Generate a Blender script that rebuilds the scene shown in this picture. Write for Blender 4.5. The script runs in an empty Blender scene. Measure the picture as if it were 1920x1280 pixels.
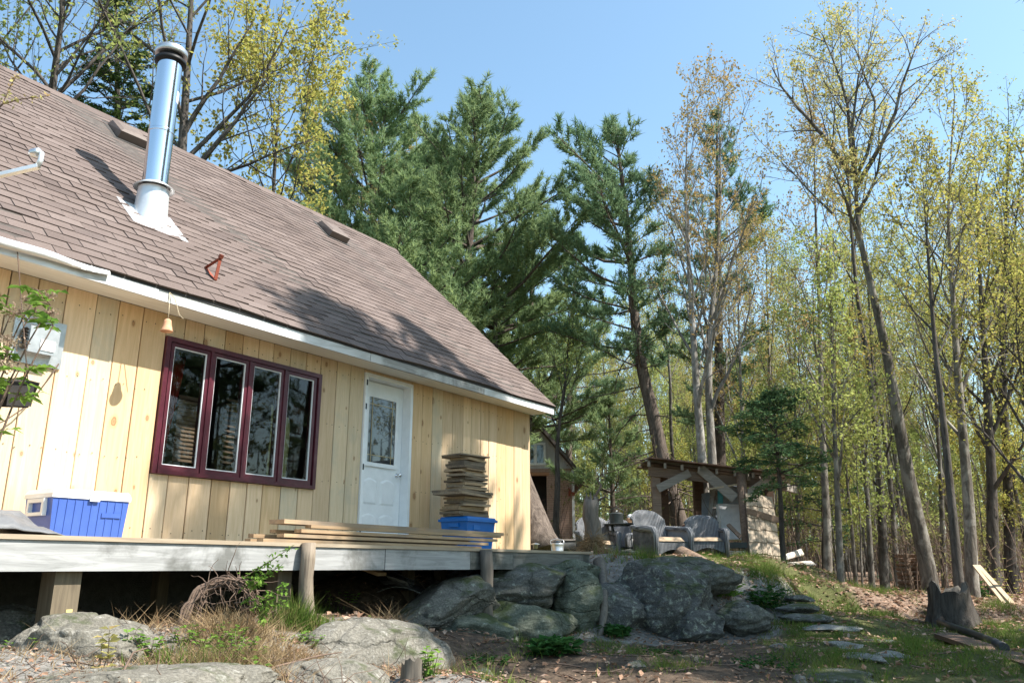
import bpy, math, random
import numpy as np
from mathutils import Vector, Matrix, Euler, noise as mnoise
R = math.radians
rnd = random.Random(7)
nrs = np.random.RandomState(11)
S = bpy.context.scene
COL = S.collection

# ------------------------------------------------------------------ camera, sky, sun, exposure
FPX = 1515.0                      # focal length in pixels of the 1920 wide photograph
PITCH = R(15.57)
CAMZ = 0.8
cam_d = bpy.data.cameras.new('camera')
cam_d.sensor_width = 36.0
cam_d.lens = 36.0 * FPX / 1920.0
cam_d.clip_start = 0.05
cam_d.clip_end = 3000
cam = bpy.data.objects.new('camera', cam_d)
cam.location = (0, 0, CAMZ)
cam.rotation_euler = (R(90) + PITCH, 0, 0)
COL.objects.link(cam)
S.camera = cam

SUN = Vector((0.762, -0.212, 1.02)).normalized()
world = bpy.data.worlds.new('World')
S.world = world
world.use_nodes = True
wn = world.node_tree
wn.nodes.clear()
wo = wn.nodes.new('ShaderNodeOutputWorld')
bg = wn.nodes.new('ShaderNodeBackground')
sk = wn.nodes.new('ShaderNodeTexSky')
sk.sky_type = 'NISHITA'
sk.sun_disc = False
sk.sun_elevation = math.asin(SUN.z)
sk.sun_rotation = math.atan2(SUN.x, SUN.y)
sk.air_density = 1.0
sk.dust_density = 1.0
sk.ozone_density = 1.0
bg.inputs['Strength'].default_value = 0.142
tint = wn.nodes.new('ShaderNodeMix'); tint.data_type = 'RGBA'; tint.blend_type = 'MULTIPLY'
tint.inputs[0].default_value = 1.0
tint.inputs[7].default_value = (.93, 1.04, .95, 1)
wn.links.new(sk.outputs[0], tint.inputs[6])
wn.links.new(tint.outputs[2], bg.inputs['Color'])
wn.links.new(bg.outputs[0], wo.inputs['Surface'])
sun_d = bpy.data.lights.new('sun', 'SUN')
sun_d.energy = 5.0
sun_d.angle = R(0.55)
sun_d.color = (1.0, 0.95, 0.87)
sun = bpy.data.objects.new('sun', sun_d)
sun.rotation_euler = SUN.to_track_quat('Z', 'Y').to_euler()
sun.location = (20, -6, 30)
COL.objects.link(sun)
S.view_settings.view_transform = 'Standard'
S.view_settings.look = 'None'
S.view_settings.gamma = 1.0
S.view_settings.exposure = 1.2
S.view_settings.use_curve_mapping = False

# ------------------------------------------------------------------ where things stand
CP, SP = math.cos(PITCH), math.sin(PITCH)

def ray(u, v):
    a = (u - 960) / FPX
    b = (640 - v) / FPX
    y = CP - b * SP
    return a / y, (SP + b * CP) / y

def at(u, v, y):
    r, z = ray(u, v)
    return Vector((r * y, y, CAMZ + z * y))

WX, WY = 0.559, 0.829               # direction of the cabin's long wall

def hw(t, p, z=0.0):                # t along the wall, p behind the camera line
    return Vector((WX * t - WY * p, WY * t + WX * p, z))

HROT = math.atan2(WY, WX)

def atp(u, v, p):
    r, z = ray(u, v)
    y = p / (WX - WY * r)
    return Vector((r * y, y, CAMZ + z * y))

def to_h(w):                        # world -> (t, p, z)
    return Vector((WX * w.x + WY * w.y, -WY * w.x + WX * w.y, w.z))

# terrain: inverse distance weighting of surveyed heights
_cp = [(0, 0, -.8), (-3, 0, -.7), (3, 0, -.8), (0, 3, -.45), (1, 5, -.15), (2.5, 5, -.25), (6, 5, -.2), (10, 5, -.1),
       (-4.1, 2.8, .36), (-3.0, 4.45, .36), (-2.2, 5.6, .40), (-1.35, 6.9, .40), (-.75, 7.8, .26), (-.23, 8.5, .04),
       (-1.9, 3.5, .30), (-.75, 5.2, .16), (-2.0, 2.4, .2), (-1.2, 4.4, .2), (-.2, 6.4, .04), (-3.0, 2.2, .3), (.6, 6.2, -.03),
       (-5.5, 3.8, .25), (-4.4, 5.3, .2), (-3.3, 7.0, .25), (-2.6, 8.2, .35), (-1.5, 9.4, .70), (-.3, 10.6, .86), (.4, 10.2, .80),
       (1.45, 11.1, .93), (.5, 8.4, .03), (1.5, 8.6, .03), (2.5, 9.1, .03), (3.5, 10.1, .14), (4.5, 11.4, .22), (4.6, 9.2, .02),
       (1.3, 12.2, .96), (2.5, 13, .97), (3.9, 14, .93), (5, 15.2, .86), (3, 17, .98), (4.5, 18, .92), (5.9, 17, .34), (6.2, 18.6, .33), (5.3, 16.0, .62), (0, 20, 1.0), (-5, 20, 1.1),
       (3.3, 12.0, .80), (4.6, 13.0, .62), (2, 25, .98), (6, 25, .55), (5.7, 13.2, .38), (6.9, 16, .36), (6.5, 14.4, .27), (7.9, 16, .09), (5.7, 11, .03),
       (9, 14, .04), (8, 8.6, -.02), (12, 10, .02), (12, 16, .08), (9, 20, .12), (8.3, 24, .22), (12, 25, .17), (10, 35, .22),
       (20, 35, .26), (20, 20, .16), (5, 35, .75), (0, 40, 1.0), (20, 60, .45), (40, 60, .45), (-20, 60, 1.2), (-30, 20, .9),
       (-10, 14, 1.0), (-14, 6, .7), (40, 20, .25), (0, -12, -1), (20, -10, -.6), (-20, -10, -.4), (40, -20, -.1), (-7, 9, .3),
       (200, 200, .8), (-200, 200, 1.5), (200, -200, 0), (-200, -200, 0), (0, 200, 1.0)]
_cp = np.array(_cp)

def ground_np(x, y):
    x = np.asarray(x, float).ravel()
    y = np.asarray(y, float).ravel()
    out = np.empty(len(x))
    for i in range(0, len(x), 20000):
        xx, yy = x[i:i + 20000, None], y[i:i + 20000, None]
        d2 = (xx - _cp[None, :, 0]) ** 2 + (yy - _cp[None, :, 1]) ** 2
        w = 1.0 / (d2 + .05) ** 1.9
        out[i:i + 20000] = (w * _cp[None, :, 2]).sum(1) / w.sum(1)
    near = np.exp(-((x / 25) ** 2 + ((y - 10) / 25) ** 2))
    out += .025 * near * (np.sin(x * 2.3 + 1.3 * np.sin(y * 1.7)) + np.sin(y * 2.9 + x) * .8 + .5 * np.sin(5.1 * x + 4.3 * y))
    return out

def gz(x, y):
    return float(ground_np([x], [y])[0])

# ------------------------------------------------------------------ objects
def tag(o, label=None, cat=None, group=None, kind=None):
    if label: o['label'] = label
    if cat: o['category'] = cat
    if group: o['group'] = group
    if kind: o['kind'] = kind
    return o

def thing(name, label, cat, loc=(0, 0, 0), rz=0.0, group=None):
    o = bpy.data.objects.new(name, None)
    o.empty_display_size = .2
    COL.objects.link(o)
    o.location = loc
    o.rotation_euler = (0, 0, rz)
    return tag(o, label, cat, group)

def link(name, me, parent=None):
    o = bpy.data.objects.new(name, me)
    COL.objects.link(o)
    if parent is not None:
        o.parent = parent
    return o

def copy_tree(o, parent=None):
    c = o.copy()
    COL.objects.link(c)
    if parent is not None:
        c.parent = parent
    for ch in list(o.children):
        copy_tree(ch, c)
    return c

class MB:
    """collects simple solids, then makes one mesh object"""
    def __init__(s):
        s.v = []; s.f = []; s.sm = []
    def add(s, vs, fs, smooth=False):
        b = len(s.v)
        s.v += [tuple(q) for q in vs]
        s.f += [tuple(i + b for i in f) for f in fs]
        s.sm += [smooth] * len(fs)
        return s
    def box(s, c, d, rot=None, taper=None):
        x, y, z = d[0] / 2, d[1] / 2, d[2] / 2
        tx, ty = taper or (1, 1)
        vs = [Vector((-x, -y, -z)), Vector((x, -y, -z)), Vector((x, y, -z)), Vector((-x, y, -z)),
              Vector((-x * tx, -y * ty, z)), Vector((x * tx, -y * ty, z)), Vector((x * tx, y * ty, z)), Vector((-x * tx, y * ty, z))]
        if rot is not None:
            m = Euler(rot).to_matrix() if not isinstance(rot, Matrix) else rot
            vs = [m @ q for q in vs]
        c = Vector(c)
        return s.add([q + c for q in vs], [(3, 2, 1, 0), (4, 5, 6, 7), (0, 1, 5, 4), (1, 2, 6, 5), (2, 3, 7, 6), (3, 0, 4, 7)])
    def bbox(s, x0, x1, y0, y1, z0, z1):
        return s.box(((x0 + x1) / 2, (y0 + y1) / 2, (z0 + z1) / 2), (x1 - x0, y1 - y0, z1 - z0))
    def beam(s, p0, p1, w, h, up=(0, 0, 1)):
        p0, p1 = Vector(p0), Vector(p1)
        d = p1 - p0
        L = d.length
        d.normalize()
        a = Vector(up).cross(d)
        if a.length < 1e-4: a = Vector((1, 0, 0)).cross(d)
        a.normalize()
        b = d.cross(a)
        m = Matrix((d, a, b)).transposed()
        return s.box((p0 + p1) / 2, (L, w, h), m)
    def tube(s, pts, rad, k=8, cap=True):
        pts = [Vector(p) for p in pts]
        n = len(pts)
        rads = rad if isinstance(rad, (list, tuple)) else [rad] * n
        vs, fs = [], []
        d0 = (pts[-1] - pts[0]).normalized() if (pts[-1] - pts[0]).length > 1e-6 else Vector((0, 0, 1))
        ref = Vector((1, 0, 0)) if abs(d0.x) < .8 else Vector((0, 1, 0))
        for i, p in enumerate(pts):
            t = (pts[min(i + 1, n - 1)] - pts[max(i - 1, 0)])
            t.normalize()
            a = t.cross(ref)
            if a.length < 1e-3: a = t.cross(Vector((0, .3, 1)))
            a.normalize()
            b = t.cross(a)
            for j in range(k):
                q = 2 * math.pi * j / k
                vs.append(p + (a * math.cos(q) + b * math.sin(q)) * rads[i])
        for i in range(n - 1):
            for j in range(k):
                fs.append((i * k + j, i * k + (j + 1) % k, (i + 1) * k + (j + 1) % k, (i + 1) * k + j))
        s.add(vs, fs, True)
        if cap:
            b = len(s.v) - n * k
            s.f.append(tuple(b + j for j in range(k - 1, -1, -1))); s.sm.append(False)
            s.f.append(tuple(b + (n - 1) * k + j for j in range(k))); s.sm.append(False)
        return s
    def lathe(s, prof, k=24, c=(0, 0, 0), axis=None):
        vs, fs = [], []
        for (r, z) in prof:
            for j in range(k):
                q = 2 * math.pi * j / k
                vs.append(Vector((r * math.cos(q), r * math.sin(q), z)))
        for i in range(len(prof) - 1):
            for j in range(k):
                fs.append((i * k + j, i * k + (j + 1) % k, (i + 1) * k + (j + 1) % k, (i + 1) * k + j))
        if axis is not None:
            m = Vector(axis).to_track_quat('Z', 'Y').to_matrix()
            vs = [m @ q for q in vs]
        c = Vector(c)
        return s.add([q + c for q in vs], fs, True)
    def prism(s, poly, vec):
        n = len(poly)
        vec = Vector(vec)
        vs = [Vector(p) for p in poly] + [Vector(p) + vec for p in poly]
        fs = [tuple(range(n - 1, -1, -1)), tuple(range(n, 2 * n))]
        for i in range(n):
            j = (i + 1) % n
            fs.append((i, j, n + j, n + i))
        return s.add(vs, fs)
    def sheet(s, grid, thick=0.0, smooth=True):
        """grid: list of rows of points; optional thickness along the averaged normal"""
        nr, nc = len(grid), len(grid[0])
        g = [[Vector(p) for p in row] for row in grid]
        vs = [p for row in g for p in row]
        fs = [(i * nc + j, i * nc + j + 1, (i + 1) * nc + j + 1, (i + 1) * nc + j) for i in range(nr - 1) for j in range(nc - 1)]
        if thick:
            off = []
            for i in range(nr):
                for j in range(nc):
                    a = g[min(i + 1, nr - 1)][j] - g[max(i - 1, 0)][j]
                    b = g[i][min(j + 1, nc - 1)] - g[i][max(j - 1, 0)]
                    nn = b.cross(a)
                    if nn.length > 1e-9: nn.normalize()
                    off.append(g[i][j] + nn * thick)
            N = len(vs)
            vs += off
            fs += [tuple(N + q for q in reversed(f)) for f in fs]
            edge = [(0, j) for j in range(nc)] + [(i, nc - 1) for i in range(1, nr)] + [(nr - 1, j) for j in range(nc - 2, -1, -1)] + [(i, 0) for i in range(nr - 2, 0, -1)]
            ids = [i * nc + j for i, j in edge]
            for q in range(len(ids)):
                a, b = ids[q], ids[(q + 1) % len(ids)]
                fs.append((b, a, N + a, N + b))
        return s.add(vs, fs, smooth)
    def shift(s, o):
        o = Vector(o)
        s.v = [(p[0] - o.x, p[1] - o.y, p[2] - o.z) for p in s.v]
        return s
    def jitter(s, a, f=3.0, seed=0.0):
        s.v = [tuple(Vector(p) + a * mnoise.noise_vector(Vector(p) * f + Vector((seed, seed, seed)))) for p in s.v]
        return s
    def mesh(s, name, m):
        me = bpy.data.meshes.new(name)
        me.from_pydata(s.v, [], s.f)
        me.polygons.foreach_set('use_smooth', s.sm)
        for mm in (m if isinstance(m, (list, tuple)) else [m]):
            me.materials.append(mm)
        me.update()
        return me
    def build(s, name, m, parent=None):
        return link(name, s.mesh(name, m), parent)

class Geo:
    """numpy mesh collector for plants"""
    def __init__(s):
        s.V = []; s.Q = []; s.T = []; s.n = 0; s.mq = []; s.mt = []
    def tube(s, pts, rad, k=5, mi=0):
        pts = np.asarray(pts, float)
        n = len(pts)
        t = np.empty_like(pts)
        t[1:-1] = pts[2:] - pts[:-2]; t[0] = pts[1] - pts[0]; t[-1] = pts[-1] - pts[-2]
        t /= (np.linalg.norm(t, axis=1, keepdims=True) + 1e-9)
        d = pts[-1] - pts[0]
        ref = np.array([1., 0, 0]) if abs(d[0]) < .7 * np.linalg.norm(d) else np.array([0., 1, 0])
        a = np.cross(t, ref)
        a /= (np.linalg.norm(a, axis=1, keepdims=True) + 1e-9)
        b = np.cross(t, a)
        q = np.arange(k) * 2 * math.pi / k
        rad = np.asarray(rad, float)
        ring = pts[:, None] + rad[:, None, None] * (a[:, None] * np.cos(q)[None, :, None] + b[:, None] * np.sin(q)[None, :, None])
        s.V.append(ring.reshape(-1, 3))
        i = np.arange(n - 1)[:, None] * k
        j = np.arange(k)[None]
        j2 = (j + 1) % k
        f = np.stack([i + j, i + j2, i + k + j2, i + k + j], -1).reshape(-1, 4) + s.n
        s.Q.append(f)
        s.mq.append(np.full(len(f), mi))
        s.n += n * k
    def quads(s, P, mi=0):             # P (m,4,3)
        P = np.asarray(P, float)
        m = len(P)
        if not m: return
        s.V.append(P.reshape(-1, 3))
        s.Q.append(np.arange(4 * m).reshape(m, 4) + s.n)
        s.mq.append(np.full(m, mi))
        s.n += 4 * m
    def tris(s, P, mi=0):
        P = np.asarray(P, float)
        m = len(P)
        if not m: return
        s.V.append(P.reshape(-1, 3))
        s.T.append(np.arange(3 * m).reshape(m, 3) + s.n)
        s.mt.append(np.full(m, mi))
        s.n += 3 * m
    def mesh(s, name, mats, smooth=True):
        V = np.concatenate(s.V) if s.V else np.zeros((0, 3))
        Q = np.concatenate(s.Q) if s.Q else np.zeros((0, 4), int)
        T = np.concatenate(s.T) if s.T else np.zeros((0, 3), int)
        me = bpy.data.meshes.new(name)
        me.vertices.add(len(V))
        me.vertices.foreach_set('co', V.astype(np.float32).ravel())
        li = np.concatenate([Q.ravel(), T.ravel()]).astype(np.int32)
        me.loops.add(len(li))
        me.loops.foreach_set('vertex_index', li)
        npoly = len(Q) + len(T)
        me.polygons.add(npoly)
        st = np.concatenate([np.arange(len(Q)) * 4, len(Q) * 4 + np.arange(len(T)) * 3]).astype(np.int32)
        me.polygons.foreach_set('loop_start', st)
        mi = np.concatenate(s.mq + s.mt).astype(np.int32) if (s.mq or s.mt) else np.zeros(0, np.int32)
        me.polygons.foreach_set('material_index', mi)
        me.polygons.foreach_set('use_smooth', np.full(npoly, smooth))
        for m in (mats if isinstance(mats, (list, tuple)) else [mats]):
            me.materials.append(m)
        me.update(calc_edges=True)
        return me

# ------------------------------------------------------------------ materials
def nt(name):
    m = bpy.data.materials.new(name)
    m.use_nodes = True
    t = m.node_tree
    t.nodes.clear()
    o = t.nodes.new('ShaderNodeOutputMaterial')
    return m, t, o

def N(t, typ, **kw):
    n = t.nodes.new(typ)
    for k, v in kw.items():
        if k == 'inp':
            for kk, vv in v.items():
                n.inputs[kk].default_value = vv
        else:
            setattr(n, k, v)
    return n

def L(t, a, b):
    t.links.new(a, b)

def c4(c):
    return (c[0], c[1], c[2], 1.0)

def coords(t, stretch=(1, 1, 1), rot=(0, 0, 0), world_space=False, per_object=True):
    if world_space:
        src = N(t, 'ShaderNodeNewGeometry').outputs['Position']
    else:
        src = N(t, 'ShaderNodeTexCoord').outputs['Object']
    mp = N(t, 'ShaderNodeMapping')
    mp.inputs['Scale'].default_value = stretch
    mp.inputs['Rotation'].default_value = rot
    L(t, src, mp.inputs['Vector'])
    if per_object:
        oi = N(t, 'ShaderNodeObjectInfo')
        mu = N(t, 'ShaderNodeMath', operation='MULTIPLY', inp={1: 37.0})
        L(t, oi.outputs['Random'], mu.inputs[0])
        L(t, mu.outputs[0], mp.inputs['Location'])
        return mp.outputs[0], oi.outputs['Random']
    return mp.outputs[0], None

def mix(t, fac, a, b, blend='MIX'):
    n = N(t, 'ShaderNodeMix', data_type='RGBA', blend_type=blend)
    for sock, val in ((n.inputs[0], fac), (n.inputs[6], a), (n.inputs[7], b)):
        if hasattr(val, 'is_output') or isinstance(val, bpy.types.NodeSocket):
            L(t, val, sock)
        elif isinstance(val, (tuple, list)):
            sock.default_value = c4(val)
        else:
            sock.default_value = val
    return n.outputs[2]

def ramp(t, src, stops):
    r = N(t, 'ShaderNodeValToRGB')
    e = r.color_ramp.elements
    while len(e) < len(stops): e.new(.5)
    for i, (p, c) in enumerate(stops):
        e[i].position = p
        e[i].color = c4(c) if isinstance(c, (tuple, list)) else (c, c, c, 1)
    L(t, src, r.inputs[0])
    return r.outputs[0]

def noise_n(t, vec, scale, detail=5, rough=.55, dist=0.0):
    n = N(t, 'ShaderNodeTexNoise', inp={'Scale': scale, 'Detail': detail, 'Roughness': rough, 'Distortion': dist})
    L(t, vec, n.inputs['Vector'])
    return n.outputs['Fac']

def finish(t, o, col, rough=.8, bump_src=None, bump=.3, bdist=.01, metallic=0.0, spec=.4, vary=None, rand=None, coat=0.0):
    p = N(t, 'ShaderNodeBsdfPrincipled')
    p.inputs['Metallic'].default_value = metallic
    p.inputs['Specular IOR Level'].default_value = spec
    p.inputs['Coat Weight'].default_value = coat
    if isinstance(rough, (int, float)): p.inputs['Roughness'].default_value = rough
    else: L(t, rough, p.inputs['Roughness'])
    if vary and rand is not None:
        mr = N(t, 'ShaderNodeMapRange', inp={3: 1 - vary, 4: 1 + vary})
        L(t, rand, mr.inputs[0])
        hs = N(t, 'ShaderNodeHueSaturation')
        L(t, mr.outputs[0], hs.inputs['Value'])
        if isinstance(col, (tuple, list)): hs.inputs['Color'].default_value = c4(col)
        else: L(t, col, hs.inputs['Color'])
        col = hs.outputs[0]
    if isinstance(col, (tuple, list)): p.inputs['Base Color'].default_value = c4(col)
    else: L(t, col, p.inputs['Base Color'])
    if bump_src is not None:
        b = N(t, 'ShaderNodeBump', inp={'Strength': bump, 'Distance': bdist})
        L(t, bump_src, b.inputs['Height'])
        L(t, b.outputs[0], p.inputs['Normal'])
    L(t, p.outputs[0], o.inputs[0])
    return p

def simple(name, c1, c2=None, scale=6, stretch=(1, 1, 1), rough=.7, bump=.25, bdist=.006, metallic=0, vary=0, lo=.35, hi=.65, c3=None, spec=.4, fine=None):
    m, t, o = nt(name)
    vec, rd = coords(t, stretch)
    n1 = noise_n(t, vec, scale, 6, .6)
    col = c1
    if c2 is not None:
        col = ramp(t, n1, [(lo, c1), (hi, c2)])
    if c3 is not None:
        n2 = noise_n(t, vec, scale * .37, 4, .6, .5)
        f = ramp(t, n2, [(.52, 0.0), (.68, 1.0)])
        col = mix(t, f, col, c3)
    nb = noise_n(t, vec, (fine or scale * 5), 5, .65)
    finish(t, o, col, rough, nb, bump, bdist, metallic, spec, vary, rd)
    return m

def wood(name, light, dark, axis='Z', knots=True, vary=.1, grey=None, grey_amt=0.0, rough=.75, knot_col=(.22, .09, .03), gscale=1.0, bump=.25, stain=None):
    m, t, o = nt(name)
    st = {'X': (.07, 1, 1), 'Y': (1, .07, 1), 'Z': (1, 1, .07)}[axis]
    vec, rd = coords(t, st)
    vec2, _ = coords(t, (1, 1, 1))
    n1 = noise_n(t, vec, 22 * gscale, 5, .65, 1.2)
    n2 = noise_n(t, vec, 5 * gscale, 3, .5, .6)
    col = ramp(t, n1, [(.3, dark), (.62, light)])
    col = mix(t, ramp(t, n2, [(.40, 0.0), (.75, .55)]), col, tuple(.78 * a + .22 * b for a, b in zip(dark, light)))
    if knots:
        kv, _ = coords(t, (1, 1, .6))
        sp = N(t, 'ShaderNodeSeparateXYZ'); cb = N(t, 'ShaderNodeCombineXYZ')
        L(t, kv, sp.inputs[0]); L(t, sp.outputs[0], cb.inputs[0]); L(t, sp.outputs[2], cb.inputs[1])
        vo = N(t, 'ShaderNodeTexVoronoi', voronoi_dimensions='2D', inp={'Scale': 4.2, 'Randomness': 1.0})
        L(t, cb.outputs[0], vo.inputs['Vector'])
        d = N(t, 'ShaderNodeMath', operation='MULTIPLY')
        sz = N(t, 'ShaderNodeSeparateColor'); L(t, vo.outputs['Color'], sz.inputs[0])
        sm_ = N(t, 'ShaderNodeMapRange', inp={3: .65, 4: 2.1}); L(t, sz.outputs[1], sm_.inputs[0])
        L(t, vo.outputs['Distance'], d.inputs[0]); L(t, sm_.outputs[0], d.inputs[1])
        nn = noise_n(t, vec2, 30, 3)
        ad = N(t, 'ShaderNodeMath', operation='MULTIPLY_ADD', inp={1: .05, 2: 0.0})
        L(t, nn, ad.inputs[0]); L(t, d.outputs[0], ad.inputs[2])
        kf = ramp(t, ad.outputs[0], [(.0, .85), (.07, .55), (.085, .95), (.10, .35), (.17, 0.0)])
        # keep only some of the cells
        pick = N(t, 'ShaderNodeSeparateColor')
        L(t, vo.outputs['Color'], pick.inputs[0])
        gt = N(t, 'ShaderNodeMath', operation='GREATER_THAN', inp={1: .5})
        L(t, pick.outputs[0], gt.inputs[0])
        mu = N(t, 'ShaderNodeMath', operation='MULTIPLY')
        L(t, kf, mu.inputs[0]); L(t, gt.outputs[0], mu.inputs[1])
        col = mix(t, mu.outputs[0], col, knot_col)
    if grey is not None:
        n3 = noise_n(t, vec, 3.0, 5, .6, .4)
        n4 = noise_n(t, vec2, 2.2, 5, .6, .4)
        av = N(t, 'ShaderNodeMath', operation='MULTIPLY_ADD', inp={1: .5, 2: 0})
        L(t, n3, av.inputs[0])
        hf = N(t, 'ShaderNodeMath', operation='MULTIPLY', inp={1: .5})
        L(t, n4, hf.inputs[0]); L(t, hf.outputs[0], av.inputs[2])
        f = ramp(t, av.outputs[0], [(.62 - .35 * grey_amt, 0.0), (.72 - .2 * grey_amt, 1.0)])
        col = mix(t, f, col, grey)
    if stain is not None:
        n5 = noise_n(t, vec2, 1.7, 6, .65, .3)
        col = mix(t, ramp(t, n5, [(.5, 0.0), (.62, .85)]), col, stain)
    finish(t, o, col, rough, n1, bump, .004, 0, .3, vary, rd)
    return m

def leafmat(name, c1, c2, trans=.45, vary=.15, scale=1.3, c3=None):
    m, t, o = nt(name)
    vec, _ = coords(t, world_space=True, per_object=False)
    oi = N(t, 'ShaderNodeObjectInfo')
    n1 = noise_n(t, vec, scale, 3, .6)
    n2 = noise_n(t, vec, 11, 2, .6)
    col = ramp(t, n1, [(.35, c1), (.65, c2)])
    if c3 is not None:
        col = mix(t, ramp(t, n2, [(.5, 0.0), (.62, .9)]), col, c3)
    hs = N(t, 'ShaderNodeHueSaturation')
    mr = N(t, 'ShaderNodeMapRange', inp={3: 1 - vary, 4: 1 + vary})
    L(t, oi.outputs['Random'], mr.inputs[0])
    L(t, mr.outputs[0], hs.inputs['Value'])
    L(t, col, hs.inputs['Color'])
    d = N(t, 'ShaderNodeBsdfDiffuse')
    tr = N(t, 'ShaderNodeBsdfTranslucent')
    L(t, hs.outputs[0], d.inputs[0]); L(t, hs.outputs[0], tr.inputs[0])
    mx = N(t, 'ShaderNodeMixShader', inp={0: trans})
    L(t, d.outputs[0], mx.inputs[1]); L(t, tr.outputs[0], mx.inputs[2])
    L(t, mx.outputs[0], o.inputs[0])
    return m

def rockmat(name, c1, c2, moss=(.05, .065, .02), moss_amt=.5, lichen=(.33, .35, .28), lich_amt=.3, band=(0, .6, .3)):
    m, t, o = nt(name)
    vec, rd = coords(t, (1, 1, 1), per_object=False, world_space=True)
    vb, _ = coords(t, (1, 1, 3.2), rot=band, per_object=False, world_space=True)
    n1 = noise_n(t, vb, 1.6, 8, .68, .9)
    n2 = noise_n(t, vec, 14, 6, .7)
    nf = noise_n(t, vec, 60, 4, .7)
    col = ramp(t, n1, [(.3, c1), (.5, tuple((a + b) / 2 for a, b in zip(c1, c2))), (.68, c2)])
    col = mix(t, ramp(t, nf, [(.42, .55), (.6, 0.0)]), col, tuple(.45 * a for a in c1))
    col = mix(t, ramp(t, n2, [(.62 - .15 * lich_amt, 0.0), (.70 - .12 * lich_amt, .8)]), col, lichen)
    nm = noise_n(t, vec, 2.1, 7, .7, .4)
    ge = N(t, 'ShaderNodeNewGeometry')
    sx = N(t, 'ShaderNodeSeparateXYZ')
    L(t, ge.outputs['Normal'], sx.inputs[0])
    ad = N(t, 'ShaderNodeMath', operation='MULTIPLY_ADD', inp={1: .14})
    L(t, sx.outputs[2], ad.inputs[0]); L(t, nm, ad.inputs[2])
    mf = ramp(t, ad.outputs[0], [(.72 - .22 * moss_amt, 0.0), (.82 - .2 * moss_amt, .9)])
    col = mix(t, mf, col, moss)
    wv = N(t, 'ShaderNodeTexNoise', inp={'Scale': 1.8, 'Detail': 5, 'Roughness': .65})
    L(t, vec, wv.inputs['Vector'])
    va = N(t, 'ShaderNodeVectorMath', operation='MULTIPLY_ADD', inp={1: (.55, .55, .55)})
    L(t, wv.outputs['Color'], va.inputs[0]); L(t, vb, va.inputs[2])
    vo = N(t, 'ShaderNodeTexVoronoi', feature='DISTANCE_TO_EDGE', inp={'Scale': .8})
    L(t, va.outputs[0], vo.inputs['Vector'])
    ck = ramp(t, vo.outputs['Distance'], [(0.0, .45), (.008, .7), (.022, 1.0)])
    iv = N(t, 'ShaderNodeMath', operation='SUBTRACT', inp={0: 1.0})
    L(t, ck, iv.inputs[1])
    col = mix(t, iv.outputs[0], col, tuple(.22 * a for a in c1))
    n6 = noise_n(t, vec, 34, 6, .75)
    cr = N(t, 'ShaderNodeMath', operation='MULTIPLY_ADD', inp={1: .35})
    L(t, n2, cr.inputs[0]); L(t, n1, cr.inputs[2])
    cr2 = N(t, 'ShaderNodeMath', operation='MULTIPLY_ADD', inp={1: .16})
    L(t, n6, cr2.inputs[0]); L(t, cr.outputs[0], cr2.inputs[2])
    cr3 = N(t, 'ShaderNodeMath', operation='MULTIPLY_ADD', inp={1: .30})
    L(t, ck, cr3.inputs[0]); L(t, cr2.outputs[0], cr3.inputs[2])
    finish(t, o, col, .9, cr3.outputs[0], .9, .07, 0, .2)
    return m

M = {}
M['pine'] = wood('fresh_pine_board', (.73, .54, .355), (.58, .405, .235), 'Z', True, .17)
M['pine_alt'] = wood('honey_pine_board', (.68, .475, .28), (.53, .345, .175), 'Z', True, .17)
M['pine_grey'] = wood('dull_pine_board', (.66, .52, .35), (.52, .39, .245), 'Z', True, .08, grey=(.47, .40, .29), grey_amt=.3)
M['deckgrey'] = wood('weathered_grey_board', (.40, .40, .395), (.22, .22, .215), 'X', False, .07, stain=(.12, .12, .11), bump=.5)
M['deckdark'] = wood('weathered_board_shade_tint', (.20, .195, .175), (.09, .086, .076), 'X', False, .08, stain=(.045, .048, .04), bump=.5)  # weathered boards, darkened further for the tree shade over that deck end
M['decktop'] = wood('deck_board', (.40, .33, .24), (.27, .21, .15), 'X', False, .1)
M['post'] = wood('old_round_post', (.27, .22, .165), (.13, .10, .075), 'Z', False, .08, bump=.8, gscale=1.4)
M['oldpost'] = wood('grey_brown_old_post', (.20, .165, .135), (.095, .078, .064), 'Z', False, .05, bump=.9, gscale=1.5)
M['leaf_far'] = leafmat('far_leaves', (.17, .165, .075), (.24, .23, .10), .4, .1, .4)
M['postsq'] = wood('old_square_post', (.17, .135, .09), (.085, .066, .045), 'Z', False, .08, bump=.7)
M['postdark'] = wood('dark_post', (.15, .13, .105), (.07, .06, .05), 'Z', False, .08, bump=.8)
M['lumber'] = wood('rough_lumber', (.42, .30, .18), (.24, .155, .09), 'X', False, .22, grey=(.20, .16, .12), grey_amt=.35, bump=.6)
M['lumber_grey'] = wood('old_rough_lumber', (.32, .24, .16), (.165, .118, .08), 'X', False, .2, grey=(.11, .09, .07), grey_amt=.5, bump=.6)
M['shedwood'] = wood('brown_shed_wood', (.27, .19, .14), (.13, .09, .066), 'X', False, .15, bump=.5)
M['shedgrey'] = wood('grey_shed_wood', (.33, .30, .265), (.20, .175, .15), 'X', False, .12, bump=.5)
M['white'] = simple('white_paint', (.80, .81, .82), (.74, .75, .76), 9, rough=.45, bump=.06)
M['whitewood'] = wood('white_painted_soffit', (.84, .81, .74), (.74, .70, .62), 'X', False, .05, rough=.6, bump=.15)
M['alu'] = simple('white_aluminium', (.80, .80, .79), (.62, .63, .64), 7, stretch=(.4, 1, 1), rough=.35, bump=.2, bdist=.01, c3=(.42, .41, .39))
M['fasciagrey'] = wood('bare_grey_fascia', (.36, .35, .33), (.17, .165, .155), 'X', False, .05, stain=(.55, .54, .52), bump=.4)
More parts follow.
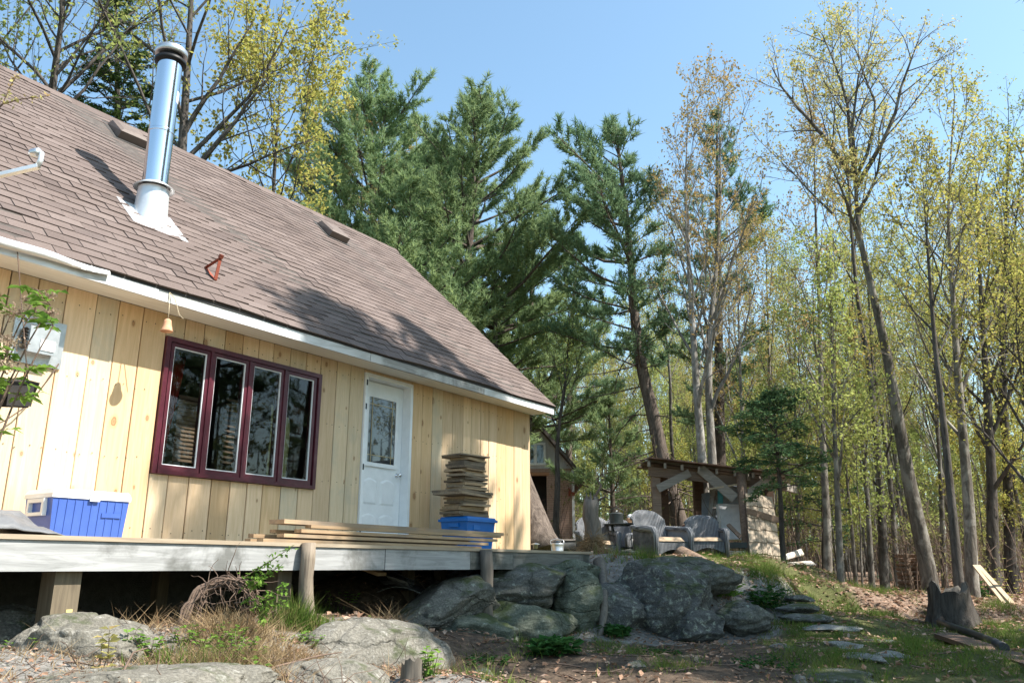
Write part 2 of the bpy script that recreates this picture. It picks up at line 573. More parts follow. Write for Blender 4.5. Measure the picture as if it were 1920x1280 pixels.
M['burgundy'] = simple('burgundy_paint', (.085, .015, .026), (.06, .011, .019), 8, rough=.3, bump=.08, c3=(.11, .03, .04))
M['black'] = simple('black_plastic', (.009, .009, .010), (.014, .014, .015), 9, rough=.5, bump=.05, spec=.25)
M['drip'] = simple('dark_drip_edge', (.05, .045, .042), (.03, .028, .028), 9, rough=.7)
M['chrome'] = simple('stainless_steel', (.74, .76, .79), (.70, .72, .75), 3, stretch=(1, 1, .05), rough=.13, bump=.03, metallic=1.0)
M['galv'] = simple('galvanised_steel', (.62, .63, .64), (.50, .51, .52), 14, rough=.36, bump=.05, metallic=.85)
M['flash'] = simple('flashing_metal', (.74, .75, .76), (.62, .63, .64), 5, rough=.4, bump=.1, metallic=.5)
M['rust'] = simple('rusty_red_steel', (.30, .07, .035), (.19, .045, .025), 25, rough=.75, bump=.4)
M['vent'] = simple('brown_roof_vent', (.15, .115, .098), (.12, .092, .08), 10, rough=.6, bump=.1)
M['cooler'] = simple('blue_cooler_plastic', (.05, .105, .37), (.062, .125, .42), 5, rough=.42, bump=.04)
M['coolerlid'] = simple('white_cooler_plastic', (.80, .80, .79), (.72, .72, .71), 6, rough=.4, bump=.04)
M['bin'] = simple('bright_blue_plastic', (.008, .115, .40), (.011, .14, .45), 5, rough=.33, bump=.04)
M['tarp'] = simple('grey_tarp', (.10, .105, .115), (.15, .155, .165), 8, rough=.5, bump=.3, bdist=.02)
M['clay'] = simple('terracotta', (.45, .22, .12), (.55, .33, .21), 22, rough=.85, bump=.2)
M['twine'] = simple('twine', (.55, .47, .33), (.45, .38, .26), 40, rough=.9)
M['wire'] = simple('dark_cable', (.10, .06, .04), (.07, .045, .03), 10, rough=.6)
M['gold'] = simple('brass_caming', (.45, .36, .20), (.38, .30, .17), 10, rough=.4, metallic=.5)
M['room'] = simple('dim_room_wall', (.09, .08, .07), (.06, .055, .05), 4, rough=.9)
M['blind'] = wood('wooden_blind', (.30, .17, .11), (.21, .115, .075), 'X', False, .1)
M['redcloth'] = simple('red_cloth', (.42, .035, .02), (.32, .02, .015), 6, rough=.9)
M['yellowcloth'] = simple('yellow_curtain', (.62, .52, .22), (.52, .43, .16), 3, stretch=(1, 1, 6), rough=.9)
M['shelf'] = simple('indoor_shelf', (.20, .14, .09), (.13, .09, .06), 6, rough=.7)
M['block'] = simple('concrete_block', (.10, .097, .09), (.07, .068, .062), 18, rough=.95, bump=.5, bdist=.02)
M['wicker'] = None
M['cushion'] = simple('tan_cushion', (.42, .31, .21), (.34, .25, .165), 9, rough=.95, bump=.3)
M['tableglass'] = simple('dusty_table_glass', (.30, .36, .35), (.24, .30, .29), 6, rough=.12, bump=.02, spec=.6)
M['iron'] = simple('black_iron', (.022, .026, .026), (.035, .04, .04), 14, rough=.5, bump=.2)
M['mattress'] = simple('pale_mattress', (.58, .59, .60), (.48, .49, .51), 9, rough=.9, bump=.4, bdist=.02)
M['bluegrey'] = simple('blue_grey_panel', (.25, .29, .34), (.19, .22, .27), 6, rough=.6)
M['tealcloth'] = simple('teal_sheet', (.06, .30, .38), (.10, .38, .45), 5, rough=.6)
M['shake'] = wood('sun_bleached_shake', (.44, .36, .27), (.26, .20, .145), 'Z', False, .12, bump=.9, gscale=1.8)
M['sheetmetal'] = simple('pale_roof_sheet', (.60, .57, .52), (.48, .44, .39), 6, rough=.5, c3=(.42, .26, .16))
M['log'] = simple('brown_bark_log', (.30, .21, .15), (.17, .11, .075), 12, stretch=(.3, 1, 1), rough=.95, bump=.9, bdist=.03)
M['orangewood'] = wood('reddish_plank', (.46, .24, .13), (.32, .15, .075), 'X', False, .1, bump=.5)
M['hull'] = simple('dark_hull', (.035, .038, .036), (.055, .056, .05), 6, rough=.5)
M['hullrim'] = simple('hull_gunwale', (.16, .14, .12), (.11, .10, .085), 6, rough=.7)
M['pipe'] = simple('black_drain_pipe', (.02, .02, .022), (.03, .03, .032), 8, rough=.45)
M['brownplank'] = wood('dark_brown_plank', (.13, .08, .055), (.075, .045, .032), 'X', False, .1, bump=.4)
M['palepole'] = wood('pale_pole', (.55, .44, .30), (.42, .32, .21), 'X', False, .1)
M['barn'] = simple('grey_board_siding', (.52, .52, .53), (.40, .40, .41), 9, stretch=(1, 1, .2), rough=.9, bump=.3)
M['darkroof'] = simple('dark_shingle_roof', (.10, .085, .075), (.06, .05, .045), 12, rough=.95, bump=.5)
M['glassgreen'] = simple('dark_window_pane', (.03, .035, .04), (.04, .045, .05), 3, rough=.02, bump=.0, spec=.8)

def wicker_mat():
    m, t, o = nt('grey_wicker')
    vec, rd = coords(t)
    w1 = N(t, 'ShaderNodeTexWave', bands_direction='Z', inp={'Scale': 18, 'Distortion': 1.2, 'Detail': 2})
    L(t, vec, w1.inputs['Vector'])
    w2 = N(t, 'ShaderNodeTexWave', bands_direction='X', inp={'Scale': 11, 'Distortion': .6})
    L(t, vec, w2.inputs['Vector'])
    mu = N(t, 'ShaderNodeMath', operation='MULTIPLY')
    L(t, w1.outputs['Fac'], mu.inputs[0]); L(t, w2.outputs['Fac'], mu.inputs[1])
    n = noise_n(t, vec, 5, 5)
    col = ramp(t, mu.outputs[0], [(.05, (.045, .047, .053)), (.55, (.33, .34, .36))])
    col = mix(t, ramp(t, n, [(.45, 0.0), (.7, .35)]), col, (.34, .34, .35))
    finish(t, o, col, .75, mu.outputs[0], .8, .012, 0, .3, .1, rd)
    return m
M['wicker'] = wicker_mat()

def shingle_mat():
    m, t, o = nt('brown_asphalt_shingle')
    vec, rd = coords(t, (1, 1, 1), world_space=True, per_object=False)
    at_ = N(t, 'ShaderNodeAttribute', attribute_name='tone')
    n1 = noise_n(t, vec, 150, 3, .8)
    n2 = noise_n(t, vec, 1.2, 4, .6)
    col = ramp(t, at_.outputs['Fac'], [(0, (.108, .082, .073)), (.5, (.145, .110, .097)), (1, (.182, .142, .127))])
    col = mix(t, ramp(t, n1, [(.4, .5), (.62, 0.0)]), col, (.055, .042, .04))
    col = mix(t, ramp(t, n1, [(.6, 0.0), (.72, .5)]), col, (.30, .25, .23))
    col = mix(t, ramp(t, n2, [(.45, 0.0), (.7, .25)]), col, (.21, .17, .16))
    finish(t, o, col, .92, n1, .5, .004, 0, .25)
    return m
M['shingle'] = shingle_mat()

def glass_mat():
    m, t, o = nt('window_glass')
    tr = N(t, 'ShaderNodeBsdfTransparent')
    tr.inputs[0].default_value = (.72, .76, .76, 1)
    gl = N(t, 'ShaderNodeBsdfGlossy', inp={'Roughness': .015})
    fr = N(t, 'ShaderNodeFresnel', inp={'IOR': 1.55})
    mx = N(t, 'ShaderNodeMixShader')
    ge = N(t, 'ShaderNodeNewGeometry')
    sb = N(t, 'ShaderNodeMath', operation='SUBTRACT', inp={0: 1.0})
    L(t, ge.outputs['Backfacing'], sb.inputs[1])
    mu = N(t, 'ShaderNodeMath', operation='MULTIPLY')
    L(t, fr.outputs[0], mu.inputs[0]); L(t, sb.outputs[0], mu.inputs[1])
    L(t, mu.outputs[0], mx.inputs[0]); L(t, tr.outputs[0], mx.inputs[1]); L(t, gl.outputs[0], mx.inputs[2])
    L(t, mx.outputs[0], o.inputs[0])
    return m
M['glass'] = glass_mat()

def bark(name, c1, c2, scale=9, pale=None, stretch=(1, 1, .22)):
    m, t, o = nt(name)
    vec, rd = coords(t, stretch, world_space=True, per_object=False)
    oi = N(t, 'ShaderNodeObjectInfo')
    n1 = noise_n(t, vec, scale, 6, .7, .6)
    col = ramp(t, n1, [(.36, c1), (.64, c2)])
    if pale is not None:
        v2, _ = coords(t, (1, 1, .8), world_space=True, per_object=False)
        n2 = noise_n(t, v2, 3.5, 4, .6, .4)
        col = mix(t, ramp(t, n2, [(.5, 0.0), (.62, .8)]), col, pale)
    finish(t, o, col, .95, n1, .9, .03, 0, .15, .2, oi.outputs['Random'])
    return m
M['bark_pine'] = bark('pine_bark', (.055, .043, .036), (.15, .12, .10), 14)
M['bark_dark'] = bark('dark_maple_bark', (.045, .038, .033), (.12, .105, .092), 12)
M['bark_maple'] = bark('grey_maple_bark', (.072, .062, .052), (.19, .168, .142), 13, pale=(.29, .27, .235))
M['bark_pale'] = bark('pale_birch_bark', (.11, .098, .085), (.26, .24, .215), 11, pale=(.34, .325, .30))
M['bark_far'] = bark('wood_bark', (.06, .052, .044), (.16, .142, .122), 11, pale=(.25, .235, .205))
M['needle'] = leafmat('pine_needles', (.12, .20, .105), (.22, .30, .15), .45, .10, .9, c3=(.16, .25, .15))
M['needle_lit'] = leafmat('sunlit_pine_needles', (.18, .265, .12), (.30, .375, .165), .45, .10, .9, c3=(.23, .32, .18))  # sunlit copy of the needles, with the sunshine put into the colour
M['hemlock'] = leafmat('hemlock_needles', (.075, .135, .06), (.15, .225, .10), .2, .1, 1.5, c3=(.03, .09, .05))
M['cedar'] = leafmat('cedar_foliage', (.030, .060, .020), (.075, .115, .032), .2, .1, 1.2)
M['leaf_yellow'] = leafmat('young_yellow_green_leaves', (.33, .34, .085), (.43, .41, .11), .5, .12, .8, c3=(.36, .27, .09))
M['leaf_green'] = leafmat('fresh_green_leaves', (.25, .31, .09), (.35, .39, .12), .5, .14, .8, c3=(.31, .31, .11))
M['leaf_orange'] = leafmat('orange_bud_leaves', (.38, .24, .10), (.44, .33, .14), .4, .1, .9, c3=(.30, .29, .10))
M['leaf_pale'] = leafmat('pale_bud_leaves', (.45, .43, .16), (.50, .46, .20), .45, .1, .9, c3=(.42, .29, .14))
M['leaf_plant'] = leafmat('shrub_leaves', (.13, .25, .045), (.21, .33, .065), .45, .1, 3)
M['leaf_hosta'] = leafmat('broad_plant_leaves', (.03, .09, .025), (.06, .14, .04), .3, .1, 4)
M['flower'] = leafmat('cream_pink_buds', (.34, .29, .20), (.36, .24, .19), .3, .1, 20)
M['grass'] = leafmat('grass_blades', (.075, .13, .025), (.14, .20, .045), .35, .1, 2.2, c3=(.20, .19, .07))
M['drygrass'] = leafmat('dry_grass', (.30, .21, .12), (.42, .32, .19), .3, .1, 3, c3=(.22, .14, .075))
M['litter'] = leafmat('dead_leaves', (.19, .105, .065), (.33, .21, .145), .15, .1, 5, c3=(.42, .31, .24))
M['far_brush'] = leafmat('grey_brush', (.075, .066, .05), (.11, .10, .066), .3, .1, .3)
M['twig'] = simple('dry_twig', (.17, .115, .085), (.11, .075, .055), 20, rough=.9)
M['rock'] = rockmat('grey_gneiss', (.09, .09, .078), (.215, .208, .18), moss_amt=.55)
M['rock_green'] = rockmat('greenish_boulder', (.09, .105, .08), (.20, .215, .165), moss_amt=.5, lich_amt=.2)
M['rock_dark'] = rockmat('dark_boulder', (.072, .071, .066), (.19, .188, .176), moss_amt=.55, lich_amt=.5, band=(.5, -.5, .2))
M['rock_pale'] = rockmat('pale_bedrock', (.15, .14, .115), (.285, .265, .225), moss_amt=.3, lichen=(.36, .345, .31), lich_amt=.4)
M['flatstone'] = rockmat('flat_stone', (.20, .195, .18), (.36, .35, .325), moss_amt=.2, lich_amt=.3)
# ------------------------------------------------------------------ the ground
def axis_grid(lo_f, hi_f, step, far, n):
    a = np.arange(lo_f, hi_f + 1e-6, step)
    k = np.arange(1, n + 1) / n
    out_hi = hi_f + (far - hi_f) * k ** 2.6
    out_lo = lo_f - (far + lo_f) * k ** 2.6
    return np.concatenate([out_lo[::-1], a, out_hi])

gx = axis_grid(-7, 16, .13, 320, 34)
gy = axis_grid(-1, 22, .13, 320, 34)
XX, YY = np.meshgrid(gx, gy)
ZZ = ground_np(XX, YY).reshape(XX.shape)
fineb = np.exp(-((XX - 3) / 12) ** 2 - ((YY - 9) / 10) ** 2)
rs = np.random.RandomState(3)
ZZ += fineb * rs.normal(0, .008, ZZ.shape)
ny, nx = XX.shape
g = Geo()
g.V.append(np.stack([XX, YY, ZZ], -1).reshape(-1, 3)); g.n = nx * ny
ii, jj = np.meshgrid(np.arange(ny - 1), np.arange(nx - 1), indexing='ij')
b_ = ii * nx + jj
g.Q.append(np.stack([b_, b_ + 1, b_ + nx + 1, b_ + nx], -1).reshape(-1, 4))
g.mq.append(np.zeros((ny - 1) * (nx - 1), int))

def smooth01(a, lo, hi):
    q = np.clip((a - lo) / (hi - lo), 0, 1)
    return q * q * (3 - 2 * q)

def zones(x, y):
    """how much of rock, grass and litter lies at a spot (ground cover, with dark soil for the shade under the deck)"""
    t = WX * x + WY * y
    p = -WY * x + WX * y
    rock = smooth01(p, 1.2, 2.2) * (1 - smooth01(t - .5 * (p - 3), 3.6, 5.0)) * (1 - smooth01(p, 4.7, 5.3))  # rock stops at the deck edge so darker soil deepens the shade below
    outc = smooth01(x, -1.2, -.6) * (1 - smooth01(x - .5 * (y - 9), 2.2, 3.2)) * smooth01(y, 8.6, 9.0) * (1 - smooth01(y - .3 * x, 10.2, 10.9))
    rock = np.maximum(rock, outc)
    litter = smooth01(x - .22 * (y - 10), 3.6, 5.2) * smooth01(y, 10.5, 12.3)
    litter = np.maximum(litter, smooth01(y, 19, 24))
    grass = smooth01(x, 1.8, 3.2) * (1 - smooth01(y + .25 * x, 12.2, 14.0)) * (1 - rock)
    terr = smooth01(y, 10.8, 11.8) * (1 - smooth01(y, 20, 25)) * (1 - smooth01(x - .4 * (y - 12), 4.2, 6.2))
    grass = np.maximum(grass, .75 * terr)
    return rock, np.clip(grass, 0, 1), np.clip(litter, 0, 1)

m, t, o = nt('forest_floor')
vec, _ = coords(t, world_space=True, per_object=False)
za = N(t, 'ShaderNodeAttribute', attribute_name='cover')
zs = N(t, 'ShaderNodeSeparateColor')
L(t, za.outputs['Color'], zs.inputs[0])
n1 = noise_n(t, vec, 2.2, 7, .65); n2 = noise_n(t, vec, 14, 6, .7); n3 = noise_n(t, vec, 45, 4, .75)
soil = ramp(t, n2, [(.3, (.035, .026, .02)), (.5, (.085, .062, .045)), (.7, (.16, .115, .08))])
gr = ramp(t, n2, [(.3, (.055, .055, .022)), (.55, (.095, .10, .036)), (.7, (.17, .145, .075))])
li = ramp(t, n2, [(.3, (.09, .058, .04)), (.5, (.20, .135, .098)), (.66, (.33, .24, .18))])
rk = ramp(t, n2, [(.3, (.11, .10, .09)), (.5, (.19, .178, .16)), (.66, (.28, .265, .245))])
def edge(sock, nz):
    a = N(t, 'ShaderNodeMath', operation='MULTIPLY_ADD', inp={1: 1.0})
    s_ = N(t, 'ShaderNodeMath', operation='MULTIPLY_ADD', inp={1: .8, 2: -.4})
    L(t, nz, s_.inputs[0]); L(t, sock, a.inputs[0]); L(t, s_.outputs[0], a.inputs[2])
    return ramp(t, a.outputs[0], [(.38, 0.0), (.6, 1.0)])
col = mix(t, edge(zs.outputs[1], n1), soil, gr)
col = mix(t, edge(zs.outputs[2], n1), col, li)
col = mix(t, edge(zs.outputs[0], n1), col, rk)
finish(t, o, col, .95, n3, .8, .02, 0, .15)
M['ground'] = m
me = g.mesh('ground', M['ground'])
rk_, gr_, li_ = zones(XX.ravel(), YY.ravel())
att = me.color_attributes.new('cover', 'FLOAT_COLOR', 'POINT')
att.data.foreach_set('color', np.stack([rk_, gr_, li_, np.ones_like(rk_)], -1).astype(np.float32).ravel())
tag(link('ground', me), kind='structure')

# ------------------------------------------------------------------ the cabin
def hthing(name, label, cat, t0, p0, z0, group=None):
    o = thing(name, label, cat, hw(t0, p0, z0), HROT, group)
    o['_o'] = (t0, p0, z0)
    return o
def hp(name, mb, m, par, root=None):
    r = root or par
    while r.get('_o') is None: r = r.parent
    mb.shift(tuple(r['_o']))
    return mb.build(name, m, par)

T0, T1 = -1.2, 10.87
PW, PB = 7.0, 13.3
ZD = 0.98
ZS = 3.17
house = hthing('wooden_cabin', 'cabin of raw vertical pine boards under a brown shingle roof', 'cabin', 6, 7, .9)
wall = MB()
WIN = (4.36, 6.36, 1.635, 2.95)
DOOR = (7.08, 7.97, ZD, 3.125)
for a, b, c, d in ((T0, WIN[0], .9, ZS), (WIN[1], DOOR[0], .9, ZS), (DOOR[1], T1, .9, ZS), (WIN[0], WIN[1], .9, WIN[2]), (WIN[0], WIN[1], WIN[3], ZS), (DOOR[0], DOOR[1], DOOR[3], ZS), (DOOR[0], DOOR[1], .9, ZD - .01)):
    wall.bbox(a, b, PW, PW + .12, c, d)
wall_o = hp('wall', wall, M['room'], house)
def plank(a, b, z0, z1, m):
    dz = rnd.uniform(-.004, .004)
    th = rnd.uniform(.019, .026)
    mb = MB()
    gp = rnd.uniform(.003, .0065)
    # slight chamfer so that the joints catch light
    e = .004
    x0, x1 = a + gp, b - gp
    yf, yb = PW - th, PW - .001
    vs = [(x0, yb, z0), (x0, yf + e, z0), (x0 + e, yf, z0), (x1 - e, yf, z0), (x1, yf + e, z0), (x1, yb, z0)]
    mb.prism(vs, (0, 0, z1 - z0))
    o = hp('plank', mb, m, wall_o, house)
def run_planks(a, b, n, segs):
    ws = [rnd.uniform(.85, 1.15) for _ in range(n)]
    s = sum(ws); x = a
    for w in ws:
        x2 = x + w / s * (b - a)
        for (z0, z1) in segs:
            plank(x, x2, z0 + rnd.uniform(0, .004), z1, M[rnd.choice(['pine', 'pine', 'pine_alt', 'pine_alt', 'pine_grey'])])
        x = x2
run_planks(T0, 2.0, 14, [(ZD - .02, ZS - .003)])
run_planks(2.0, WIN[0], 10, [(ZD - .02, ZS - .003)])
run_planks(WIN[0], WIN[1], 9, [(ZD - .02, WIN[2] - .004), (WIN[3] + .004, ZS - .003)])
run_planks(WIN[1], DOOR[0], 3, [(ZD - .02, ZS - .003)])
run_planks(DOOR[0], DOOR[1], 1, [(DOOR[3] + .006, ZS - .003)])
run_planks(DOOR[1], T1, 13, [(ZD - .02, ZS - .003)])
nails = MB()
x = T0
for i in range(52):
    x += .215
    if x > T1 - .1: break
    for z in (1.12, 1.75, 2.4, 3.02):
        if WIN[0] - .03 < x < WIN[1] + .03 and WIN[2] - .05 < z < WIN[3] + .05: continue
        if DOOR[0] - .03 < x < DOOR[1] + .03: continue
        for q in (-.05, .05):
            xx, zz = x + q + rnd.uniform(-.02, .02), z + rnd.uniform(-.02, .02)
            nails.box((xx, PW - .0275, zz), (.008, .003, .008))
hp('nail_heads', nails, M['drip'], wall_o, house)['kind'] = 'stuff'
# other walls, floor, attic floor
for tt in (T0, T1 - .1):
    gab = MB().prism([(tt, PW + .12, .9), (tt, PB, .9), (tt, PB, ZS), (tt, 10.15, 6.62), (tt, PW + .12, ZS + .28)], (.1, 0, 0))
    hp('gable_wall', gab, M['pine'], house)
inn = MB()
inn.bbox(T0 + .1, T1 - .1, PB - .1, PB, .9, ZS)
inn.bbox(T0 + .1, T1 - .1, PW + .12, PB - .1, .9, .95)
inn.bbox(T0 + .1, T1 - .1, PW + .12, PB - .1, ZS - .1, ZS - .05)
inn.bbox(T0 + .1, T1 - .1, 10.5, 10.6, .95, ZS - .1)
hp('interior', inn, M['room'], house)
hp('foundation', MB().bbox(T0, T1, PW + .02, PW + .25, -.3, .9), M['block'], house)

# roof
PE, ZE, PR, ZR = 6.56, 3.275, 10.15, 6.76
SL = math.hypot(PR - PE, ZR - ZE)
cs, sn = (PR - PE) / SL, (ZR - ZE) / SL
TR = 10.96
def rp(tt, s, n):
    return (tt, PE + s * cs - n * sn, ZE + s * sn + n * cs + .010 * math.sin(tt * 1.7 + s * .6) + .006 * math.sin(tt * 4.3 + 2.1 * s))
def roof_hit(u, v, n=0.0):
    r, zr = ray(u, v)
    k = WX - WY * r                       # p = k*y ; z = CAMZ + zr*y
    sl = sn / cs
    y = (CAMZ - ZE - n / cs + sl * PE) / (sl * k - zr)
    return to_h(Vector((r * y, y, CAMZ + zr * y)))
def s_of(hpnt):
    return (hpnt.y - PE) / cs
rb = MB()
rb.prism([rp(T0 - .1, 0, -.05), rp(T0 - .1, 0, 0), rp(T0 - .1, SL, 0), rp(T0 - .1, SL, -.07)], (TR - T0 + .1, 0, 0))
rb.prism([(T0 - .1, PR, ZR), (T0 - .1, 2 * PR - PE, ZE), (T0 - .1, 2 * PR - PE, ZE - .06), (T0 - .1, PR, ZR - .08)], (TR - T0 + .1, 0, 0))
roof = hp('roof', rb, M['darkroof'], house)
EXP_, TAB = .140, .305
tabs = []
nrow = int(SL / EXP_)
for i in range(nrow + 1):
    off = (i % 2) * TAB / 2 + rnd.uniform(-.015, .015)
    k = 0
    tt = .6 - off
    while tt < TR:
        a, b = max(tt + .004, .6), min(tt + TAB - .004, TR + .012)
        if b - a > .02:
            tabs.append((a, b, i * EXP_ - (.018 if i == 0 else 0), min(i * EXP_ + EXP_ + .012, SL + .01), rnd.random() ** 1.0 if rnd.random() < .55 else .5))
        tt += TAB
def tab_verts(a, b, s0, s1, r):
    n0, n1 = .010, .0035
    return [rp(a, s0, .001), rp(b, s0, .001), rp(b, s1, .0005), rp(a, s1, .0005), rp(a, s0, n0 + r), rp(b, s0, n0 + r), rp(b, s1, n1), rp(a, s1, n1)]
TABF = [(4, 5, 6, 7), (0, 1, 5, 4), (1, 2, 6, 5), (2, 3, 7, 6), (3, 0, 4, 7), (3, 2, 1, 0)]
def key(tb):
    c = Vector(rp((tb[0] + tb[1]) / 2, (tb[2] + tb[3]) / 2, 0))
    w = hw(c.x, c.y, c.z) - Vector((0, 0, CAMZ))
    dz = w.y * CP + w.z * SP
    u = 960 + FPX * w.x / dz
    v = 640 - FPX * (w.z * CP - w.y * SP) / dz
    ok = -20 < u < 1940 and -10 < v < 1290
    return (0 if ok else 1, w.length)
tabs.sort(key=key)
tones = [i / 7 for i in range(8)]
def set_tone(me, arr):
    a = me.attributes.new('tone', 'FLOAT', 'POINT')
    a.data.foreach_set('value', np.asarray(arr, np.float32))
protos = {}
allb = MB(); allt = []
for idx, tb in enumerate(tabs):
    full = abs((tb[1] - tb[0]) - (TAB - .008)) < 1e-3 and tb[2] > 0 and tb[3] < SL
    lift = rnd.uniform(0, .004) + (rnd.uniform(.002, .006) if rnd.random() < .04 else 0)
    tone = min(7, int(tb[4] * 8))
    if idx < 300:
        if full:
            kk = (tone, int(lift * 1000))
            if kk not in protos:
                mb = MB().add(tab_verts(0, TAB - .008, .5, .5 + EXP_ + .012, lift), TABF)
                mb.shift(rp(0, .5, 0))
                protos[kk] = mb.mesh('shingle', M['shingle'])
                set_tone(protos[kk], [tones[tone]] * 8)
            so = link('shingle', protos[kk], roof)
            so.location = Vector(rp(tb[0], tb[2], 0)) - Vector((6, 7, .9))
        else:
            mb = MB().add(tab_verts(*tb[:4], lift), TABF)
            so = hp('shingle', mb, M['shingle'], roof, house)
            set_tone(so.data, [tones[tone]] * 8)
    else:
        allb.add(tab_verts(*tb[:4], lift), TABF)
        allt += [tones[tone]] * 8
so = hp('shingles', allb, M['shingle'], roof, house)
set_tone(so.data, allt)
so['kind'] = 'stuff'
cap = MB(); capt = []
tt = .6
while tt < TR:
    b = min(tt + .30, TR)
    cap.prism([rp(tt, SL - .13, .012), (tt, PR, ZR + .035), (tt, 2 * PR - (PE + (SL - .13) * cs), ZE + (SL - .13) * sn + .02), (tt, PR, ZR + .01)], (b - tt + .02, 0, .004))
    capt += [rnd.random()] * 8
    tt += .28
so = hp('ridge_cap', cap, M['shingle'], roof, house)
set_tone(so.data, capt)
# soffit, fascia boards, drip edge
hp('soffit', MB().bbox(T0, T1 + .06, 6.60, PW - .027, ZS, ZS + .015), M['whitewood'], house)
for a, b, mm in ((T0, 3.98, 'alu'), (3.985, 6.75, 'alu'), (6.755, 9.05, 'fasciagrey'), (9.055, T1 + .08, 'alu')):
    f_ = MB().bbox(a, b, 6.572 + rnd.uniform(-.004, .004), 6.60, ZS - .03, 3.238)
    hp('fascia_board', f_, M[mm], house)
hp('drip_edge', MB().bbox(T0, TR, 6.566, 6.60, 3.24, 3.266), M['drip'], house)
# rake board at the gable end
rk = MB()
rk.prism([rp(T1 + .03, .0, -.16), rp(T1 + .03, 0, -.052), rp(T1 + .03, SL, -.072), rp(T1 + .03, SL, -.18)], (.05, 0, 0))
hp('rake_board', rk, M['fasciagrey'], house)
# loose bent strip of aluminium hanging off the eave
ls = MB()
rows = []
for i in range(13):
    q = i / 12
    tt = 2.35 + q * 1.15
    sag = .035 * math.sin(q * math.pi) + .012 * math.sin(9 * q)
    rows.append([(tt, 6.545 - .02 * math.sin(q * 5), 3.285 - sag + .005), (tt, 6.52 - .03 * math.sin(q * 4), 3.245 - sag * 1.2), (tt, 6.53, 3.20 - sag * .8 + .02 * q)])
ls.sheet(rows, .003)
tag(hp('loose_flashing', ls, M['alu'], house), 'loose bent white strip along the eave')

# chimney
CT, CPp = 4.49, 7.74
CZ = ZE + (CPp - PE) * sn / cs
ch = MB()
ch.lathe([(.132, 4.78), (.132, 5.428), (.132, 5.432), (.136, 5.434), (.136, 5.438), (.136, 5.462), (.136, 5.466), (.132, 5.468), (.132, 5.472), (.132, 6.33)], 40, (CT, CPp, 0))
chim = hp('chimney', ch, M['chrome'], house)
cn = MB()
k = 36
ring0, ring1 = [], []
vs = []
for j in range(k):
    q = 2 * math.pi * j / k
    x, y = .175 * math.cos(q), .175 * math.sin(q)
    vs.append((CT + x, CPp + y, CZ + y * sn / cs + .012))
for j in range(k):
    q = 2 * math.pi * j / k
    vs.append((CT + .158 * math.cos(q), CPp + .158 * math.sin(q), 4.76))
cn.add(vs, [(j, (j + 1) % k, k + (j + 1) % k, k + j) for j in range(k)], True)
hp('flashing_cone', cn, M['flash'], chim, house)
hp('storm_collar', MB().lathe([(.134, 4.815), (.150, 4.81), (.212, 4.765), (.205, 4.758), (.15, 4.79)], 40, (CT, CPp, 0)), M['flash'], chim, house)
fl = MB()
fl.add([rp(CT - .32, s_of(Vector((0, CPp, 0))) - .34, .016), rp(CT + .32, s_of(Vector((0, CPp, 0))) - .34, .016), rp(CT + .32, s_of(Vector((0, CPp, 0))) + .22, .014), rp(CT - .32, s_of(Vector((0, CPp, 0))) + .22, .014),
        rp(CT - .32, s_of(Vector((0, CPp, 0))) - .34, .011), rp(CT + .32, s_of(Vector((0, CPp, 0))) - .34, .011), rp(CT + .32, s_of(Vector((0, CPp, 0))) + .22, .009), rp(CT - .32, s_of(Vector((0, CPp, 0))) + .22, .009)],
       [(0, 1, 2, 3), (4, 5, 1, 0), (5, 6, 2, 1), (6, 7, 3, 2), (7, 4, 0, 3)])
hp('flashing_plate', fl, M['flash'], chim, house)
hp('cap', MB().lathe([(.0, 6.52), (.155, 6.515), (.172, 6.50), (.175, 6.43), (.165, 6.425), (.0, 6.43)], 40, (CT, CPp, 0)), M['galv'], chim, house)
hp('cap_band', MB().lathe([(.135, 6.31), (.168, 6.33), (.172, 6.365), (.15, 6.37), (.13, 6.43)], 40, (CT, CPp, 0)), M['black'], chim, house)
st = MB()
for j in range(5):
    q0 = -1.15 + j * .09
    q1 = q0 + .09
    st.add([(CT + .1335 * math.cos(q0), CPp + .1335 * math.sin(q0), 5.83), (CT + .1335 * math.cos(q1), CPp + .1335 * math.sin(q1), 5.83), (CT + .1335 * math.cos(q1), CPp + .1335 * math.sin(q1), 5.97), (CT + .1335 * math.cos(q0), CPp + .1335 * math.sin(q0), 5.97)], [(0, 1, 2, 3)])
hp('sticker', st, M['white'], chim, house)
# roof vents near the ridge
for (u, v) in ((238, 246), (622, 430)):
    q = roof_hit(u, v, .06)
    s0 = s_of(q)
    vb = MB()
    w_, d_ = .20, .22
    vb.add([rp(q.x - w_, s0 - d_, .015), rp(q.x + w_, s0 - d_, .015), rp(q.x + w_, s0 + d_, .015), rp(q.x - w_, s0 + d_, .015),
            rp(q.x - w_, s0 - d_, .12), rp(q.x + w_, s0 - d_, .12), rp(q.x + w_ * .9, s0 + d_ * .8, .10), rp(q.x - w_ * .9, s0 + d_ * .8, .10),
            rp(q.x - w_ * .75, s0 - d_ * .7, .14), rp(q.x + w_ * .75, s0 - d_ * .7, .14), rp(q.x + w_ * .7, s0 + d_ * .6, .13), rp(q.x - w_ * .7, s0 + d_ * .6, .13)],
           [(0, 1, 5, 4), (1, 2, 6, 5), (2, 3, 7, 6), (3, 0, 4, 7), (4, 5, 9, 8), (5, 6, 10, 9), (6, 7, 11, 10), (7, 4, 8, 11), (8, 9, 10, 11)])
    vo = hp('roof_vent', vb, M['vent'], house)
    mb = MB().add([rp(q.x - w_ - .06, s0 - d_ - .06, .014), rp(q.x + w_ + .06, s0 - d_ - .06, .014), rp(q.x + w_ + .06, s0 + d_ + .05, .013), rp(q.x - w_ - .06, s0 + d_ + .05, .013)], [(0, 1, 2, 3)])
    hp('vent_flange', mb, M['drip'], vo, house)
